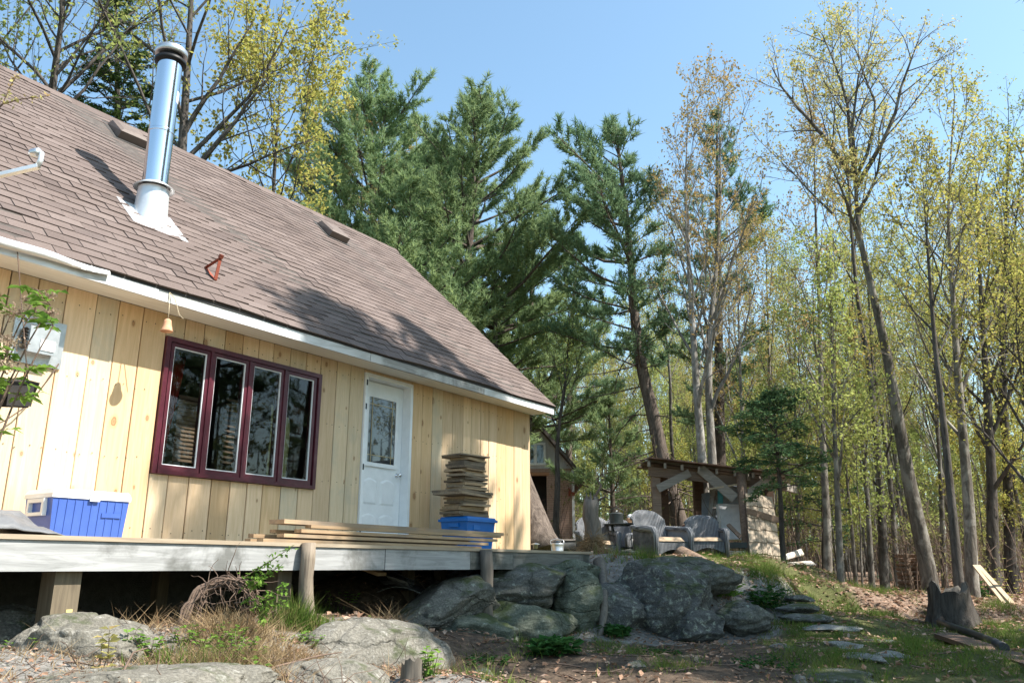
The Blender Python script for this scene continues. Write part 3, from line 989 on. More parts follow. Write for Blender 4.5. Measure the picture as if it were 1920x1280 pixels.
# red roof bracket
q = roof_hit(402, 530, .0)
s0 = s_of(q)
br = MB()
a0, a1 = Vector(rp(q.x, s0, .018)), Vector(rp(q.x, s0 + .26, .018))
tip = a0 + Vector((0, -.045, .0)) + Vector((0, .0, .23))
br.beam(a0, a1, .035, .006, (0, -sn, cs))
br.beam(a0 + Vector((0, 0, .005)), tip, .035, .007)
br.beam(tip, a1, .035, .007)
br.beam(tip + Vector((0, -.02, .035)), tip, .04, .03)
tag(hp('roof_bracket', br, M['rust'], house), 'rusty red triangular bracket on the shingles')

# window
wf = MB()
a, b, c, d = WIN
F = .047
y0, y1 = PW - .055, PW + .10
wf.bbox(a, a + F, y0, y1, c, d); wf.bbox(b - F, b, y0, y1, c, d)
wf.bbox(a + F, b - F, y0, y1, d - F, d); wf.bbox(a + F, b - F, y0 - .015, y1, c, c + F * .8)
n = 4
pw = (b - a - 2 * F) / n
for i in range(1, n):
    x = a + F + i * pw
    wf.bbox(x - .016, x + .016, y0 + .004, y1, c + F * .8, d - F)
win = hp('window', wf, M['burgundy'], house)
for i in range(n):
    x0, x1 = a + F + i * pw + .018, a + F + (i + 1) * pw - .018
    z0, z1 = c + F * .8 + .003, d - F - .003
    s_ = MB(); W_ = .036; ya, yb = PW - .038, PW + .02
    s_.bbox(x0, x0 + W_, ya, yb, z0, z1); s_.bbox(x1 - W_, x1, ya, yb, z0, z1)
    s_.bbox(x0 + W_, x1 - W_, ya, yb, z1 - W_, z1); s_.bbox(x0 + W_, x1 - W_, ya, yb, z0, z0 + W_ * 1.3)
    hp('sash', s_, M['burgundy'], win, house)
    bd = MB(); W2 = .009
    X0, X1, Z0, Z1 = x0 + W_, x1 - W_, z0 + W_ * 1.3, z1 - W_
    bd.bbox(X0, X0 + W2, PW - .030, PW - .010, Z0, Z1); bd.bbox(X1 - W2, X1, PW - .030, PW - .010, Z0, Z1)
    bd.bbox(X0 + W2, X1 - W2, PW - .030, PW - .010, Z0, Z0 + W2); bd.bbox(X0 + W2, X1 - W2, PW - .030, PW - .010, Z1 - W2, Z1)
    hp('glazing_bead', bd, M['white'], win, house)
    hp('pane', MB().bbox(X0 + W2, X1 - W2, PW - .018, PW - .013, Z0 + W2, Z1 - W2), M['glass'], win, house)

# door and its frame
df = MB()
a, b, c, d = DOOR
df.bbox(a, a + .045, PW - .05, PW + .14, c, d); df.bbox(b - .045, b, PW - .05, PW + .14, c, d)
df.bbox(a + .045, b - .045, PW - .05, PW + .14, d - .05, d)
df.bbox(a + .045, b - .045, PW - .05, PW + .14, c, c + .03)
dfo = hp('door_frame', df, M['white'], house)
sx0, sx1, sz0, sz1 = a + .05, b - .05, c + .035, d - .056
yd = PW + .085
ds = MB().bbox(sx0, sx1, yd, yd + .045, sz0, sz1)
door = hp('door', ds, M['white'], house)
lx0, lx1, lz0, lz1 = sx0 + .095, sx1 - .095, c + 1.02, sz1 - .15
lf = MB(); W_ = .05
for (x0, x1, z0, z1) in ((lx0, lx0 + W_, lz0, lz1), (lx1 - W_, lx1, lz0, lz1), (lx0 + W_, lx1 - W_, lz0, lz0 + W_), (lx0 + W_, lx1 - W_, lz1 - W_, lz1)):
    lf.bbox(x0, x1, yd - .022, yd - .001, z0, z1)
hp('lite_frame', lf, M['white'], door, house)
gx0, gx1, gz0, gz1 = lx0 + W_, lx1 - W_, lz0 + W_, lz1 - W_
hp('pane', MB().bbox(gx0, gx1, yd - .012, yd - .004, gz0, gz1), M['glassgreen'], door, house)
cmg = MB()
for q in (.13, .87):
    x = gx0 + (gx1 - gx0) * q
    cmg.bbox(x - .004, x + .004, yd - .0165, yd - .0125, gz0, gz1)
for z in (gz0 + .09, gz1 - .09):
    cmg.bbox(gx0, gx1, yd - .0175, yd - .0135, z - .004, z + .004)
hp('caming', cmg, M['gold'], door, house)
for (x0, x1) in ((sx0 + .11, (sx0 + sx1) / 2 - .03), ((sx0 + sx1) / 2 + .03, sx1 - .11)):
    for (z0, z1) in ((c + .18, c + .45), (c + .56, c + .88)):
        pn = MB()
        for (i0, hgt) in ((0, -.004), ):
            poly = []
            poly += [(x0, yd - .001, z0), (x1, yd - .001, z0), (x1, yd - .001, z1 - .04)]
            poly += [(x0 + (x1 - x0) * (1 - q), yd - .001, z1 - .04 + .04 * math.sin(q * math.pi)) for q in (.15, .3, .5, .7, .85)]
            poly += [(x0, yd - .001, z1 - .04)]
            cxm, czm = (x0 + x1) / 2, (z0 + z1) / 2
            out = [Vector(p) for p in poly]
            inn_ = [Vector((cxm + (p.x - cxm) * .82, yd - .009, czm + (p.z - czm) * .86)) for p in out]
            m_ = len(out)
            pn.add(out + inn_, [tuple(range(m_, 2 * m_))] + [(i, (i + 1) % m_, m_ + (i + 1) % m_, m_ + i) for i in range(m_)])
        hp('door_panel', pn, M['white'], door, house)
for z in (c + .25, c + .98, c + 1.72, c + 2.02):
    hp('hinge', MB().bbox(a + .012, a + .03, PW - .056, PW - .0505, z - .035, z + .035), M['black'], door, house)
hp('door_knob', MB().lathe([(.03, 0), (.028, .01), (.012, .02), (.012, .04), (.028, .05), (.03, .065), (.015, .078), (0, .08)], 14, (sx1 - .07, yd, c + .95), (0, -1, 0)), M['chrome'], door, house)

# things seen behind the window glass
def blind(label, x0, x1, z0, z1, yy, gap=.05, tilt=.9, m='blind'):
    o = hthing('window_blind', label, 'blind', (x0 + x1) / 2, yy, z0, 'wooden blinds inside the window')
    z = z0
    while z < z1:
        mb = MB().box(((x0 + x1) / 2, yy, z), (x1 - x0, .045, .003), (tilt, 0, 0))
        hp('slat', mb, M[m], o)
        z += gap
    hp('cord', MB().tube([(x1 - .03, yy - .03, z0), (x1 - .03, yy - .03, z1)], .003, 5), M['twine'], o)
    return o
wa = WIN[0] + F
blind('closed wooden blind behind the first pane from the cooler end', wa - .10, wa + .25, WIN[2] + .22, WIN[2] + .84, 7.30, .042, 1.15)
blind('closed wooden blind behind the second pane from the cooler end', wa + pw - .10, wa + pw + .20, WIN[2] + .2, WIN[2] + .84, 7.30, .042, 1.15)
blind('half open wooden blind behind the third pane from the cooler end', wa + 2 * pw - .05, wa + 2 * pw + .25, WIN[2] + .22, WIN[2] + .92, 7.24, .055, .75)
def drape(name, label, cat, m, x0, x1, z0, z1, yy, wav=.02, slant=0.0):
    rows = []
    for i in range(9):
        q = i / 8
        rows.append([(x0 + (x1 - x0) * j / 14 + slant * q, yy + wav * math.sin(j * 1.9 + q) + .01 * math.sin(q * 7), z0 + (z1 - z0) * q) for j in range(15)])
    o = hp(name, MB().sheet(rows, .004), M[m], None, hthing_dummy)
    return o
def single(name, label, cat, mb, m, t0, p0, z0, group=None, rz=None):
    mb.shift((t0, p0, z0))
    o = mb.build(name, m)
    o.location = hw(t0, p0, z0)
    o.rotation_euler = (0, 0, HROT)
    return tag(o, label, cat, group)
def drape_mb(x0, x1, z0, z1, yy, wav=.02, slant=0.0, peak=0.0):
    rows = []
    for i in range(9):
        q = i / 8
        rows.append([(x0 + (x1 - x0) * j / 14 + slant * q, yy + wav * math.sin(j * 1.9 + q) + .01 * math.sin(q * 7), z0 + (z1 - z0) * q - peak * (j / 14) * q) for j in range(15)])
    return MB().sheet(rows, .004)
single('curtain', 'pale yellow cloth hanging behind the pane nearest the door', 'curtain', drape_mb(wa + 3 * pw + .06, wa + 3 * pw + .34, WIN[2] + .03, WIN[2] + .92, 7.22, .015, 0, .14), M['yellowcloth'], wa + 3 * pw + .2, 7.22, WIN[2])
single('red_cloth', 'red cloth hanging behind the pane nearest the cooler', 'cloth', drape_mb(wa + .26, wa + .36, WIN[2] + .2, WIN[3] - .05, 7.42, .03, .12), M['redcloth'], wa + .3, 7.42, WIN[2])
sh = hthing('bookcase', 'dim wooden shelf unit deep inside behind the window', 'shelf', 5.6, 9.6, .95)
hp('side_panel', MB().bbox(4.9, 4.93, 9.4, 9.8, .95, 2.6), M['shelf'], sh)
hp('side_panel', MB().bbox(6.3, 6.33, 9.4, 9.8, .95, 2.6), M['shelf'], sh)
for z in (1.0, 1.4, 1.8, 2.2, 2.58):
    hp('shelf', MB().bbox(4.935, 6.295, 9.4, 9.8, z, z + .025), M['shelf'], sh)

# ------------------------------------------------------------------ things on the wall and eave
vb = hthing('wall_vent', 'square metal vent hood on the boards beside the leafy plant', 'vent', 3.2, 6.97, 2.42)
hp('back_plate', MB().bbox(2.99, 3.41, 6.955, 6.974, 2.42, 2.82), M['galv'], vb)
hp('hood', MB().prism([(3.08, 6.953, 2.52), (3.08, 6.86, 2.50), (3.08, 6.86, 2.72), (3.08, 6.953, 2.76)], (.24, 0, 0)), M['galv'], vb)
for i in range(7):
    hp('louver', MB().box((3.062, 6.905, 2.535 + i * .026), (.03, .08, .004), (0, .5, 0)), M['drip'], vb)
hp('notice', MB().bbox(3.17, 3.29, 6.852, 6.857, 2.53, 2.62), M['white'], vb)

bl = at(313, 615, 7.05)
bh = to_h(bl)
be = thing('clay_bell', 'small clay bell hanging on twine from the eave', 'bell', bl)
MB().lathe([(.0, .085), (.018, .085), (.03, .075), (.038, .035), (.05, -.02), (.058, -.03), (.052, -.034), (.03, .0), (.0, .06)], 22).build('bell_body', M['clay'], be)
top = hw(bh.x, 6.57, 3.24) - bl
MB().tube([(0, 0, .08), top * .5 + Vector((.005, 0, .03)), top], .004, 5).build('cord', M['twine'], be)
MB().tube([top, top + Vector((.05, .02, -.06)), top + Vector((.09, .05, -.2)), top + Vector((.13, .06, -.24))], .004, 5).build('cord_end', M['twine'], be)

cb = [atp(110, 682, 6.93), atp(95, 705, 6.93), atp(68, 740, 6.92), atp(40, 768, 6.9), atp(10, 788, 6.9), atp(-60, 815, 6.85)]
o = MB().tube([p - cb[0] for p in cb], .006, 6).build('cable', M['wire'])
o.location = cb[0]
tag(o, 'thin brown cable curving loose across the wall boards', 'cable')

# hanging black planter with a leafy plant
pl = at(-10, 735, 5.35)
po = thing('hanging_planter', 'black trough planter hung tilted under the eave', 'planter', pl, HROT)
RM = Euler((.25, -.12, 0)).to_matrix()
def tr_(p): return RM @ Vector(p)
tb = MB()
out = [(-.30, -.09, .09), (.24, -.09, .09), (.24, .09, .09), (-.30, .09, .09), (-.27, -.065, -.09), (.20, -.065, -.09), (.20, .065, -.09), (-.27, .065, -.09),
       (-.29, -.08, .09), (.23, -.08, .09), (.23, .08, .09), (-.29, .08, .09), (-.26, -.055, .04), (.20, -.055, .04), (.20, .055, .04), (-.26, .055, .04)]
tb.add([tr_(p) for p in out], [(0, 4, 5, 1), (1, 5, 6, 2), (2, 6, 7, 3), (3, 7, 4, 0), (4, 7, 6, 5), (0, 1, 9, 8), (1, 2, 10, 9), (2, 3, 11, 10), (3, 0, 8, 11), (8, 9, 13, 12), (9, 10, 14, 13), (10, 11, 15, 14), (11, 8, 12, 15), (12, 13, 14, 15)])
tb.build('trough', M['black'], po)
MB().box(tr_((.12, -.10, -.005)), (.16, .006, .14), RM @ Euler((0, 0, 0)).to_matrix()).build('end_flap', M['drip'], po)
pin = Matrix.Rotation(-HROT, 3, 'Z')
e1 = pin @ (hw(2.75, 6.57, 3.22) - pl)
e2 = pin @ (hw(2.35, 6.57, 3.22) - pl)
MB().tube([tr_((.2, 0, .09)), e1], .004, 5).build('cord', M['wire'], po)
MB().tube([tr_((-.25, 0, .09)), e2], .005, 5).build('cord', M['twine'], po)

# satellite dish arm reaching in from the side
da = at(30, 312, 4.9)
dish = thing('satellite_arm', 'pale square metal arm with a small receiver head before the roof', 'antenna', da)
P = lambda u, v, y: at(u, v, y) - da
MB().beam(P(-190, 372, 4.9), P(72, 312, 4.9), .038, .026).build('arm', M['flash'], dish)
MB().tube([P(70, 314, 4.9), P(76, 300, 4.9), P(78, 288, 4.9), P(72, 284, 4.9)], .018, 8).build('elbow', M['flash'], dish)
MB().lathe([(.0, 0), (.030, 0), (.033, .02), (.028, .055), (.02, .07), (0, .07)], 16, P(75, 286, 4.9), (P(48, 288, 4.9) - P(75, 286, 4.9))).build('receiver', M['galv'], dish)
dc = P(-250, 300, 4.9)
MB().lathe([(0, 0), (.12, .012), (.24, .05), (.30, .085), (.302, .09), (.24, .06), (.12, .022), (0, .01)], 32, dc, (.8, -.3, .4)).build('dish', M['flash'], dish)
MB().tube([P(-190, 372, 4.9), P(-235, 330, 4.9), dc], .02, 8).build('bracket', M['galv'], dish)
MB().tube([P(-200, 380, 4.9), P(-200, 380, 4.9) * 1 + Vector((0, 0, -(P(-200, 380, 4.9) + da).z + .98))], .024, 8).build('mast', M['galv'], dish)

# ------------------------------------------------------------------ the deck
dk = hthing('wooden_deck', 'weathered grey timber deck on posts along the cabin front', 'deck', 4, 6, .3)
y = 4.99
nb = 14
for i in range(nb):
    w_ = (6.97 - 4.975) / nb
    x0 = 4.975 + i * w_
    hp('deck_board', MB().bbox(T0, 9.18 + rnd.uniform(-.01, .02), x0 + .003, x0 + w_ - .004, ZD - .028, ZD), M['decktop'], dk)
def seam(a): return a
rr9 = random.Random(3)
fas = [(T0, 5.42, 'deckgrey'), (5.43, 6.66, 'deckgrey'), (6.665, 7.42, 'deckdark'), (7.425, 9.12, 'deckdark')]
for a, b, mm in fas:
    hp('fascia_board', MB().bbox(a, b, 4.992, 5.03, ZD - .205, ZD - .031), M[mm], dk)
for p_ in (5.6, 6.2, 6.85):
    hp('joist', MB().bbox(T0, 9.1, p_, p_ + .045, ZD - .19, ZD - .03), M['postdark'], dk)
def base_t(u, v, p):
    w = atp(u, v, p)
    return to_h(w).x
# front posts: round ones stand proud of the fascia
for (u, mm, rr, top, pp) in ((575, 'post', .058, ZD - .01, 4.925), (912, 'postdark', .066, ZD - .02, 4.915)):
    tt = base_t(u, 1100, pp)
    w = hw(tt, pp)
    g0 = gz(w.x, w.y) - .15
    mb = MB().tube([(tt + .012 * math.sin(i), pp + .01 * math.cos(2 * i), g0 + (top - g0) * i / 6) for i in range(7)], [rr * (1.06 - .02 * i) for i in range(7)], 14)
    mb.jitter(.012, 9)
    hp('post', mb, M[mm], dk)
for (u, pp, ww) in ((113, 5.13, .16), (522, 5.16, .135), (765, 5.9, .10), (825, 6.1, .10), (-160, 5.13, .15), (300, 6.6, .1)):
    tt = base_t(u, 1100, pp)
    w = hw(tt, pp)
    g0 = gz(w.x, w.y) - .15
    hp('post', MB().bbox(tt - ww / 2, tt + ww / 2, pp - ww / 2, pp + ww / 2, g0, ZD - .195), M['postsq'], dk)
tt = base_t(131, 1135, 5.05)
hp('post_tag', MB().bbox(tt - .02, tt + .018, 5.046, 5.0495, .50, .555), M['yellowcloth'], dk)

# cooler
ck = hthing('cool_box', 'blue picnic cooler with a white lid on the deck by the wall', 'cooler', 3.52, 6.62, ZD)
cx0, cx1, cy0, cy1 = 3.24, 3.86, 6.42, 6.83
def taper_box(x0, x1, y0, y1, z0, z1, k):
    cx, cy = (x0 + x1) / 2, (y0 + y1) / 2
    return MB().box((cx, cy, (z0 + z1) / 2), ((x1 - x0) * k, (y1 - y0) * k, z1 - z0), None, (1 / k, 1 / k))
hp('body', taper_box(cx0, cx1, cy0, cy1, ZD, ZD + .335, .93), M['cooler'], ck)
rib = MB()
for i in range(9):
    x = cx0 + .05 + i * (cx1 - cx0 - .1) / 8
    rib.beam((x * .995 + .0175, cy0 + .0125, ZD + .02), (x, cy0 - .002, ZD + .325), .006, .008, (0, -1, 0))
hp('rib', rib, M['cooler'], ck)
lid = MB()
lid.box((3.55, 6.625, ZD + .352), (cx1 - cx0 + .02, cy1 - cy0 + .02, .032))
lid.box((3.55, 6.625, ZD + .386), (cx1 - cx0 + .02, cy1 - cy0 + .02, .036), None, (.95, .93))
hp('lid', lid, M['coolerlid'], ck)
hp('latch', MB().bbox(3.52, 3.60, cy0 - .022, cy0 - .012, ZD + .32, ZD + .385), M['coolerlid'], ck)
hp('maker_plate', MB().bbox(3.64, 3.80, cy0 - .0035, cy0 + .006, ZD + .20, ZD + .235), M['cooler'], ck)
hd = MB()
xh = cx0 - .012
for (y0_, y1_, z0_, z1_) in ((6.50, 6.53, ZD + .20, ZD + .33), (6.72, 6.75, ZD + .20, ZD + .33), (6.53, 6.72, ZD + .20, ZD + .225), (6.53, 6.72, ZD + .30, ZD + .33)):
    hd.bbox(xh - .015, xh + .018, y0_, y1_, z0_, z1_)
hp('handle', hd, M['coolerlid'], ck)

# grey tarp in a heap
rows = []
for i in range(22):
    rows.append([])
    for j in range(22):
        a_, b_2 = i / 21, j / 21
        x, yv = 2.0 + a_ * 1.12, 5.75 + b_2 * .85
        dd = max(0, 1 - ((a_ - .42) / .55) ** 2) * max(0, 1 - ((b_2 - .5) / .55) ** 2)
        nz = mnoise.noise(Vector((x * 5, yv * 5, 1)))
        z = ZD + .006 + dd ** .7 * (.20 + .07 * nz + .05 * mnoise.noise(Vector((x * 11, yv * 9, 3))) + .04 * abs(mnoise.noise(Vector((x * 20 - yv * 8, yv * 6, 5)))))
        rows[-1].append((x, yv, z))
single('folded_tarp', 'crumpled dark grey tarp heaped on the deck beside the cooler', 'tarp', MB().sheet(rows, .006), M['tarp'], 2.5, 6.2, ZD)

# long boards lying along the deck
ordn = ['lowest', 'second from the bottom', 'third from the bottom', 'fourth from the bottom', 'fifth from the bottom', 'sixth from the bottom', 'seventh from the bottom', 'topmost']
specs = [(4.22, 7.05, 5.18, .16), (4.30, 6.9, 5.36, .15), (4.42, 7.22, 5.20, .17), (4.36, 7.0, 5.40, .14), (4.62, 7.4, 5.22, .18), (4.55, 7.2, 5.38, .15), (4.75, 7.5, 5.24, .15), (4.5, 7.62, 5.28, .19)]
zz = ZD
for i, (a, b, pp, w_) in enumerate(specs):
    if i in (2, 4, 6, 7): zz += .0
    lay = i // 2
    z0 = ZD + .001 + lay * .042 + (.0 if i < 7 else .027)
    th = rnd.uniform(.026, .036) if i < 7 else .034
    if i == 6: th = .026
    ang = rnd.uniform(-.012, .012)
    mb = MB().box((0, 0, th / 2), (b - a, w_ * .5 if i < 7 else w_, th))
    mb.v = [(x + .004 * math.sin(9 * yv), yv, z + .003 * math.sin(x * 3)) for x, yv, z in mb.v]
    o = mb.build('long_board', M['lumber'])
    o.location = hw((a + b) / 2, pp + (.0 if i % 2 == 0 else .06), z0)
    o.rotation_euler = (0, 0, HROT + ang)
    tag(o, 'long rough board on the deck before the door, ' + ordn[i].replace(' from the bottom', ' from below') + (' of its pile' if i in (0, 7) else ''), 'board', 'long rough boards piled on the deck')

# blue bin and the short boards stacked on it
bn = hthing('storage_bin', 'bright blue plastic storage bin under the stack of short boards', 'bin', 8.47, 6.42, ZD)
bx0, bx1, by0, by1 = 8.20, 8.80, 6.20, 6.62
hp('body', taper_box(bx0, bx1, by0, by1, ZD, ZD + .37, .86), M['bin'], bn)
hp('rim', MB().box((8.5, 6.41, ZD + .385), (bx1 - bx0 + .05, by1 - by0 + .05, .032)), M['bin'], bn)
hp('lid', MB().box((8.5, 6.41, ZD + .415), (bx1 - bx0 + .02, by1 - by0 + .02, .028), None, (.95, .95)), M['bin'], bn)
hp('handle', MB().bbox(bx0 - .018, bx0 + .02, 6.33, 6.49, ZD + .30, ZD + .345), M['bin'], bn)
hp('front_panel', MB().bbox(8.33, 8.47, by0 - .004, by0 + .02, ZD + .27, ZD + .33), M['bin'], bn)
ords = ['lowest', 'second', 'third', 'fourth', 'fifth', 'sixth', 'seventh', 'eighth', 'ninth', 'tenth', 'eleventh', 'twelfth', 'thirteenth', 'fourteenth', 'fifteenth', 'sixteenth',
        'seventeenth', 'eighteenth', 'nineteenth', 'twentieth', 'twenty-first', 'twenty-second', 'twenty-third', 'twenty-fourth', 'twenty-fifth', 'topmost']
z0 = ZD + .432
nst = 26
for i in range(nst):
    th = rnd.uniform(.022, .037)
    lx = rnd.uniform(.48, .60)
    dy = rnd.uniform(.26, .36)
    ox, oy = rnd.uniform(-.04, .03), rnd.uniform(-.03, .03)
    if i in (8, 9): lx = .78; ox = -.09; dy = .42
    if i == nst - 1: lx = .66; dy = .34; th = .02; ox = -.02
    if i > 10: lx -= .05
    if i > 18: lx -= .04
    tilt = rnd.uniform(-.02, .02)
    mb = MB().box((0, 0, th / 2), (lx, dy, th - .002)).jitter(.007, 7, i)
    o = mb.build('short_board', M[rnd.choice(['lumber', 'lumber_grey', 'lumber_grey'])])
    o.location = hw(8.47 + ox, 6.43 + oy, z0)
    o.rotation_euler = (tilt * .5, tilt, HROT + rnd.uniform(-.12, .12))
    nm = ords[i]
    lab = ('short weathered board, %s of the stack on the blue bin' % nm) if nm in ('lowest', 'topmost') else ('short weathered board, %s from the bottom of the stack on the blue bin' % nm)
    tag(o, lab, 'board', 'short weathered boards stacked on the blue bin')
    z0 += th + rnd.uniform(.0, .002)
# ------------------------------------------------------------------ trees
def unit(v):
    return v / (np.linalg.norm(v, axis=-1, keepdims=True) + 1e-9)

def rand_dirs(rs, n):
    return unit(rs.normal(size=(n, 3)))

def leaf_quads(rs, C, size, flat=.5):
    """one bent diamond leaf about each centre"""
    n = len(C)
    a = rand_dirs(rs, n)
    nrm = unit(rand_dirs(rs, n) + np.array([0, 0, flat]))
    b = unit(np.cross(nrm, a))
    a = np.cross(b, nrm)
    s = size * rs.uniform(.6, 1.25, (n, 1))
    return np.stack([C - a * s, C + b * s * .55, C + a * s, C - b * s * .55], 1)

def curve_path(rs, o, d, Ln, n, up, wander):
    pts = [np.array(o, float)]
    d = unit(np.array(d, float))
    for i in range(n):
        d = unit(d + np.array([0, 0, up]) / n + rs.normal(0, wander, 3))
        pts.append(pts[-1] + d * Ln / n)
    return np.array(pts)

def interp(path, s):
    n = len(path) - 1
    q = min(max(s, 0), .9999) * n
    i = int(q)
    return path[i] * (1 - (q - i)) + path[i + 1] * (q - i), unit(path[i + 1] - path[i])

def perp_dir(rs, d, az, ang):
    ref = np.array([0, 0, 1.0]) if abs(d[2]) < .95 else np.array([1.0, 0, 0])
    a = unit(np.cross(d, ref)); b = np.cross(d, a)
    return unit(d * math.cos(ang) + (a * math.cos(az) + b * math.sin(az)) * math.sin(ang))

def decid(seed, path, r0, limbs=14, first=.4, Lf=.36, ang=.75, up=.5, sub=6, sub2=4, leaf=.06, lpt=3, cl=3, wander=.10, forks=None, tipr=.2, leaf_spread=.06, shade_low=1.0, k=7, extra=None):
    """path: list of trunk points. returns (trunk Geo, leaf Geo)"""
    rs = np.random.RandomState(seed)
    T, F = Geo(), Geo()
    path = np.array(path, float)
    # smooth the trunk
    n = len(path)
    s_ = np.linspace(0, n - 1, max(10, n * 3))
    P = np.stack([np.interp(s_, np.arange(n), path[:, c]) for c in range(3)], 1)
    P[1:-1] = (P[:-2] + 2 * P[1:-1] + P[2:]) / 4
    Ht = np.linalg.norm(np.diff(P, axis=0), axis=1).sum()
    q = np.linspace(0, 1, len(P))
    rad = r0 * ((1 - q) * (1 - tipr) + tipr * (1 - q * .6))
    rad[0] *= 1.45; rad[1] *= 1.12
    T.tube(P, rad, k)
    C = []
    def twig(o, d, Ln, r):
        pts = curve_path(rs, o, d, Ln, 3, .25, .16)
        T.tube(pts, [r, r * .8, r * .6, r * .3], 3)
        for j in range(lpt):
            c = pts[1] * (1 - (j + 1) / lpt) + pts[3] * (j + 1) / lpt
            C.append(c)
    def branch(o, d, Ln, r, lev):
        nseg = 6 if lev == 1 else 4
        pts = curve_path(rs, o, d, Ln, nseg, up if lev == 1 else up * .6, wander)
        T.tube(pts, np.linspace(r, max(.004, r * .22), nseg + 1), 5 if lev == 1 else 4)
        m = sub if lev == 1 else sub2
        az0 = rs.uniform(0, 6.28)
        for j in range(m):
            s = .22 + .76 * (j + rs.uniform(.2, .8)) / m
            o2, d2 = interp(pts, s)
            dd = perp_dir(rs, d2, az0 + j * 2.4 + rs.uniform(-.5, .5), rs.uniform(.45, .9))
            L2 = Ln * rs.uniform(.34, .52) * (1.15 - .6 * s)
            if lev == 1: branch(o2, dd, L2, max(.006, r * .42 * (1 - .5 * s)), 2)
            else: twig(o2, dd, max(.18, L2), max(.004, r * .4))
        o2, d2 = interp(pts, .999)
        twig(o2, d2, Ln * .15, .005)
    az = rs.uniform(0, 6.28)
    for i in range(limbs):
        s = first + (1 - first) * ((i + rs.uniform(.1, .9)) / limbs) ** .85
        o, d = interp(P, s)
        rr = np.interp(s, q, rad)
        prof = (1 - .55 * ((s - first) / (1 - first + 1e-6))) * rs.uniform(.7, 1.15)
        dd = perp_dir(rs, d, az + i * 2.4 + rs.uniform(-.4, .4), ang * rs.uniform(.7, 1.2) * (1.15 - .4 * s))
        branch(o, dd, Ht * Lf * prof, rr * rs.uniform(.38, .6), 1)
    if extra:
        for (o, d, Ln, r) in extra:
            branch(np.array(o, float), np.array(d, float), Ln, r, 1)
    o, d = interp(P, .999)
    branch(o, d, Ht * .12, rad[-1], 2)
    C = np.array(C)
    C = np.repeat(C, cl, 0) + rs.normal(0, leaf_spread, (len(C) * cl, 3))
    F.quads(leaf_quads(rs, C, leaf))
    return T, F

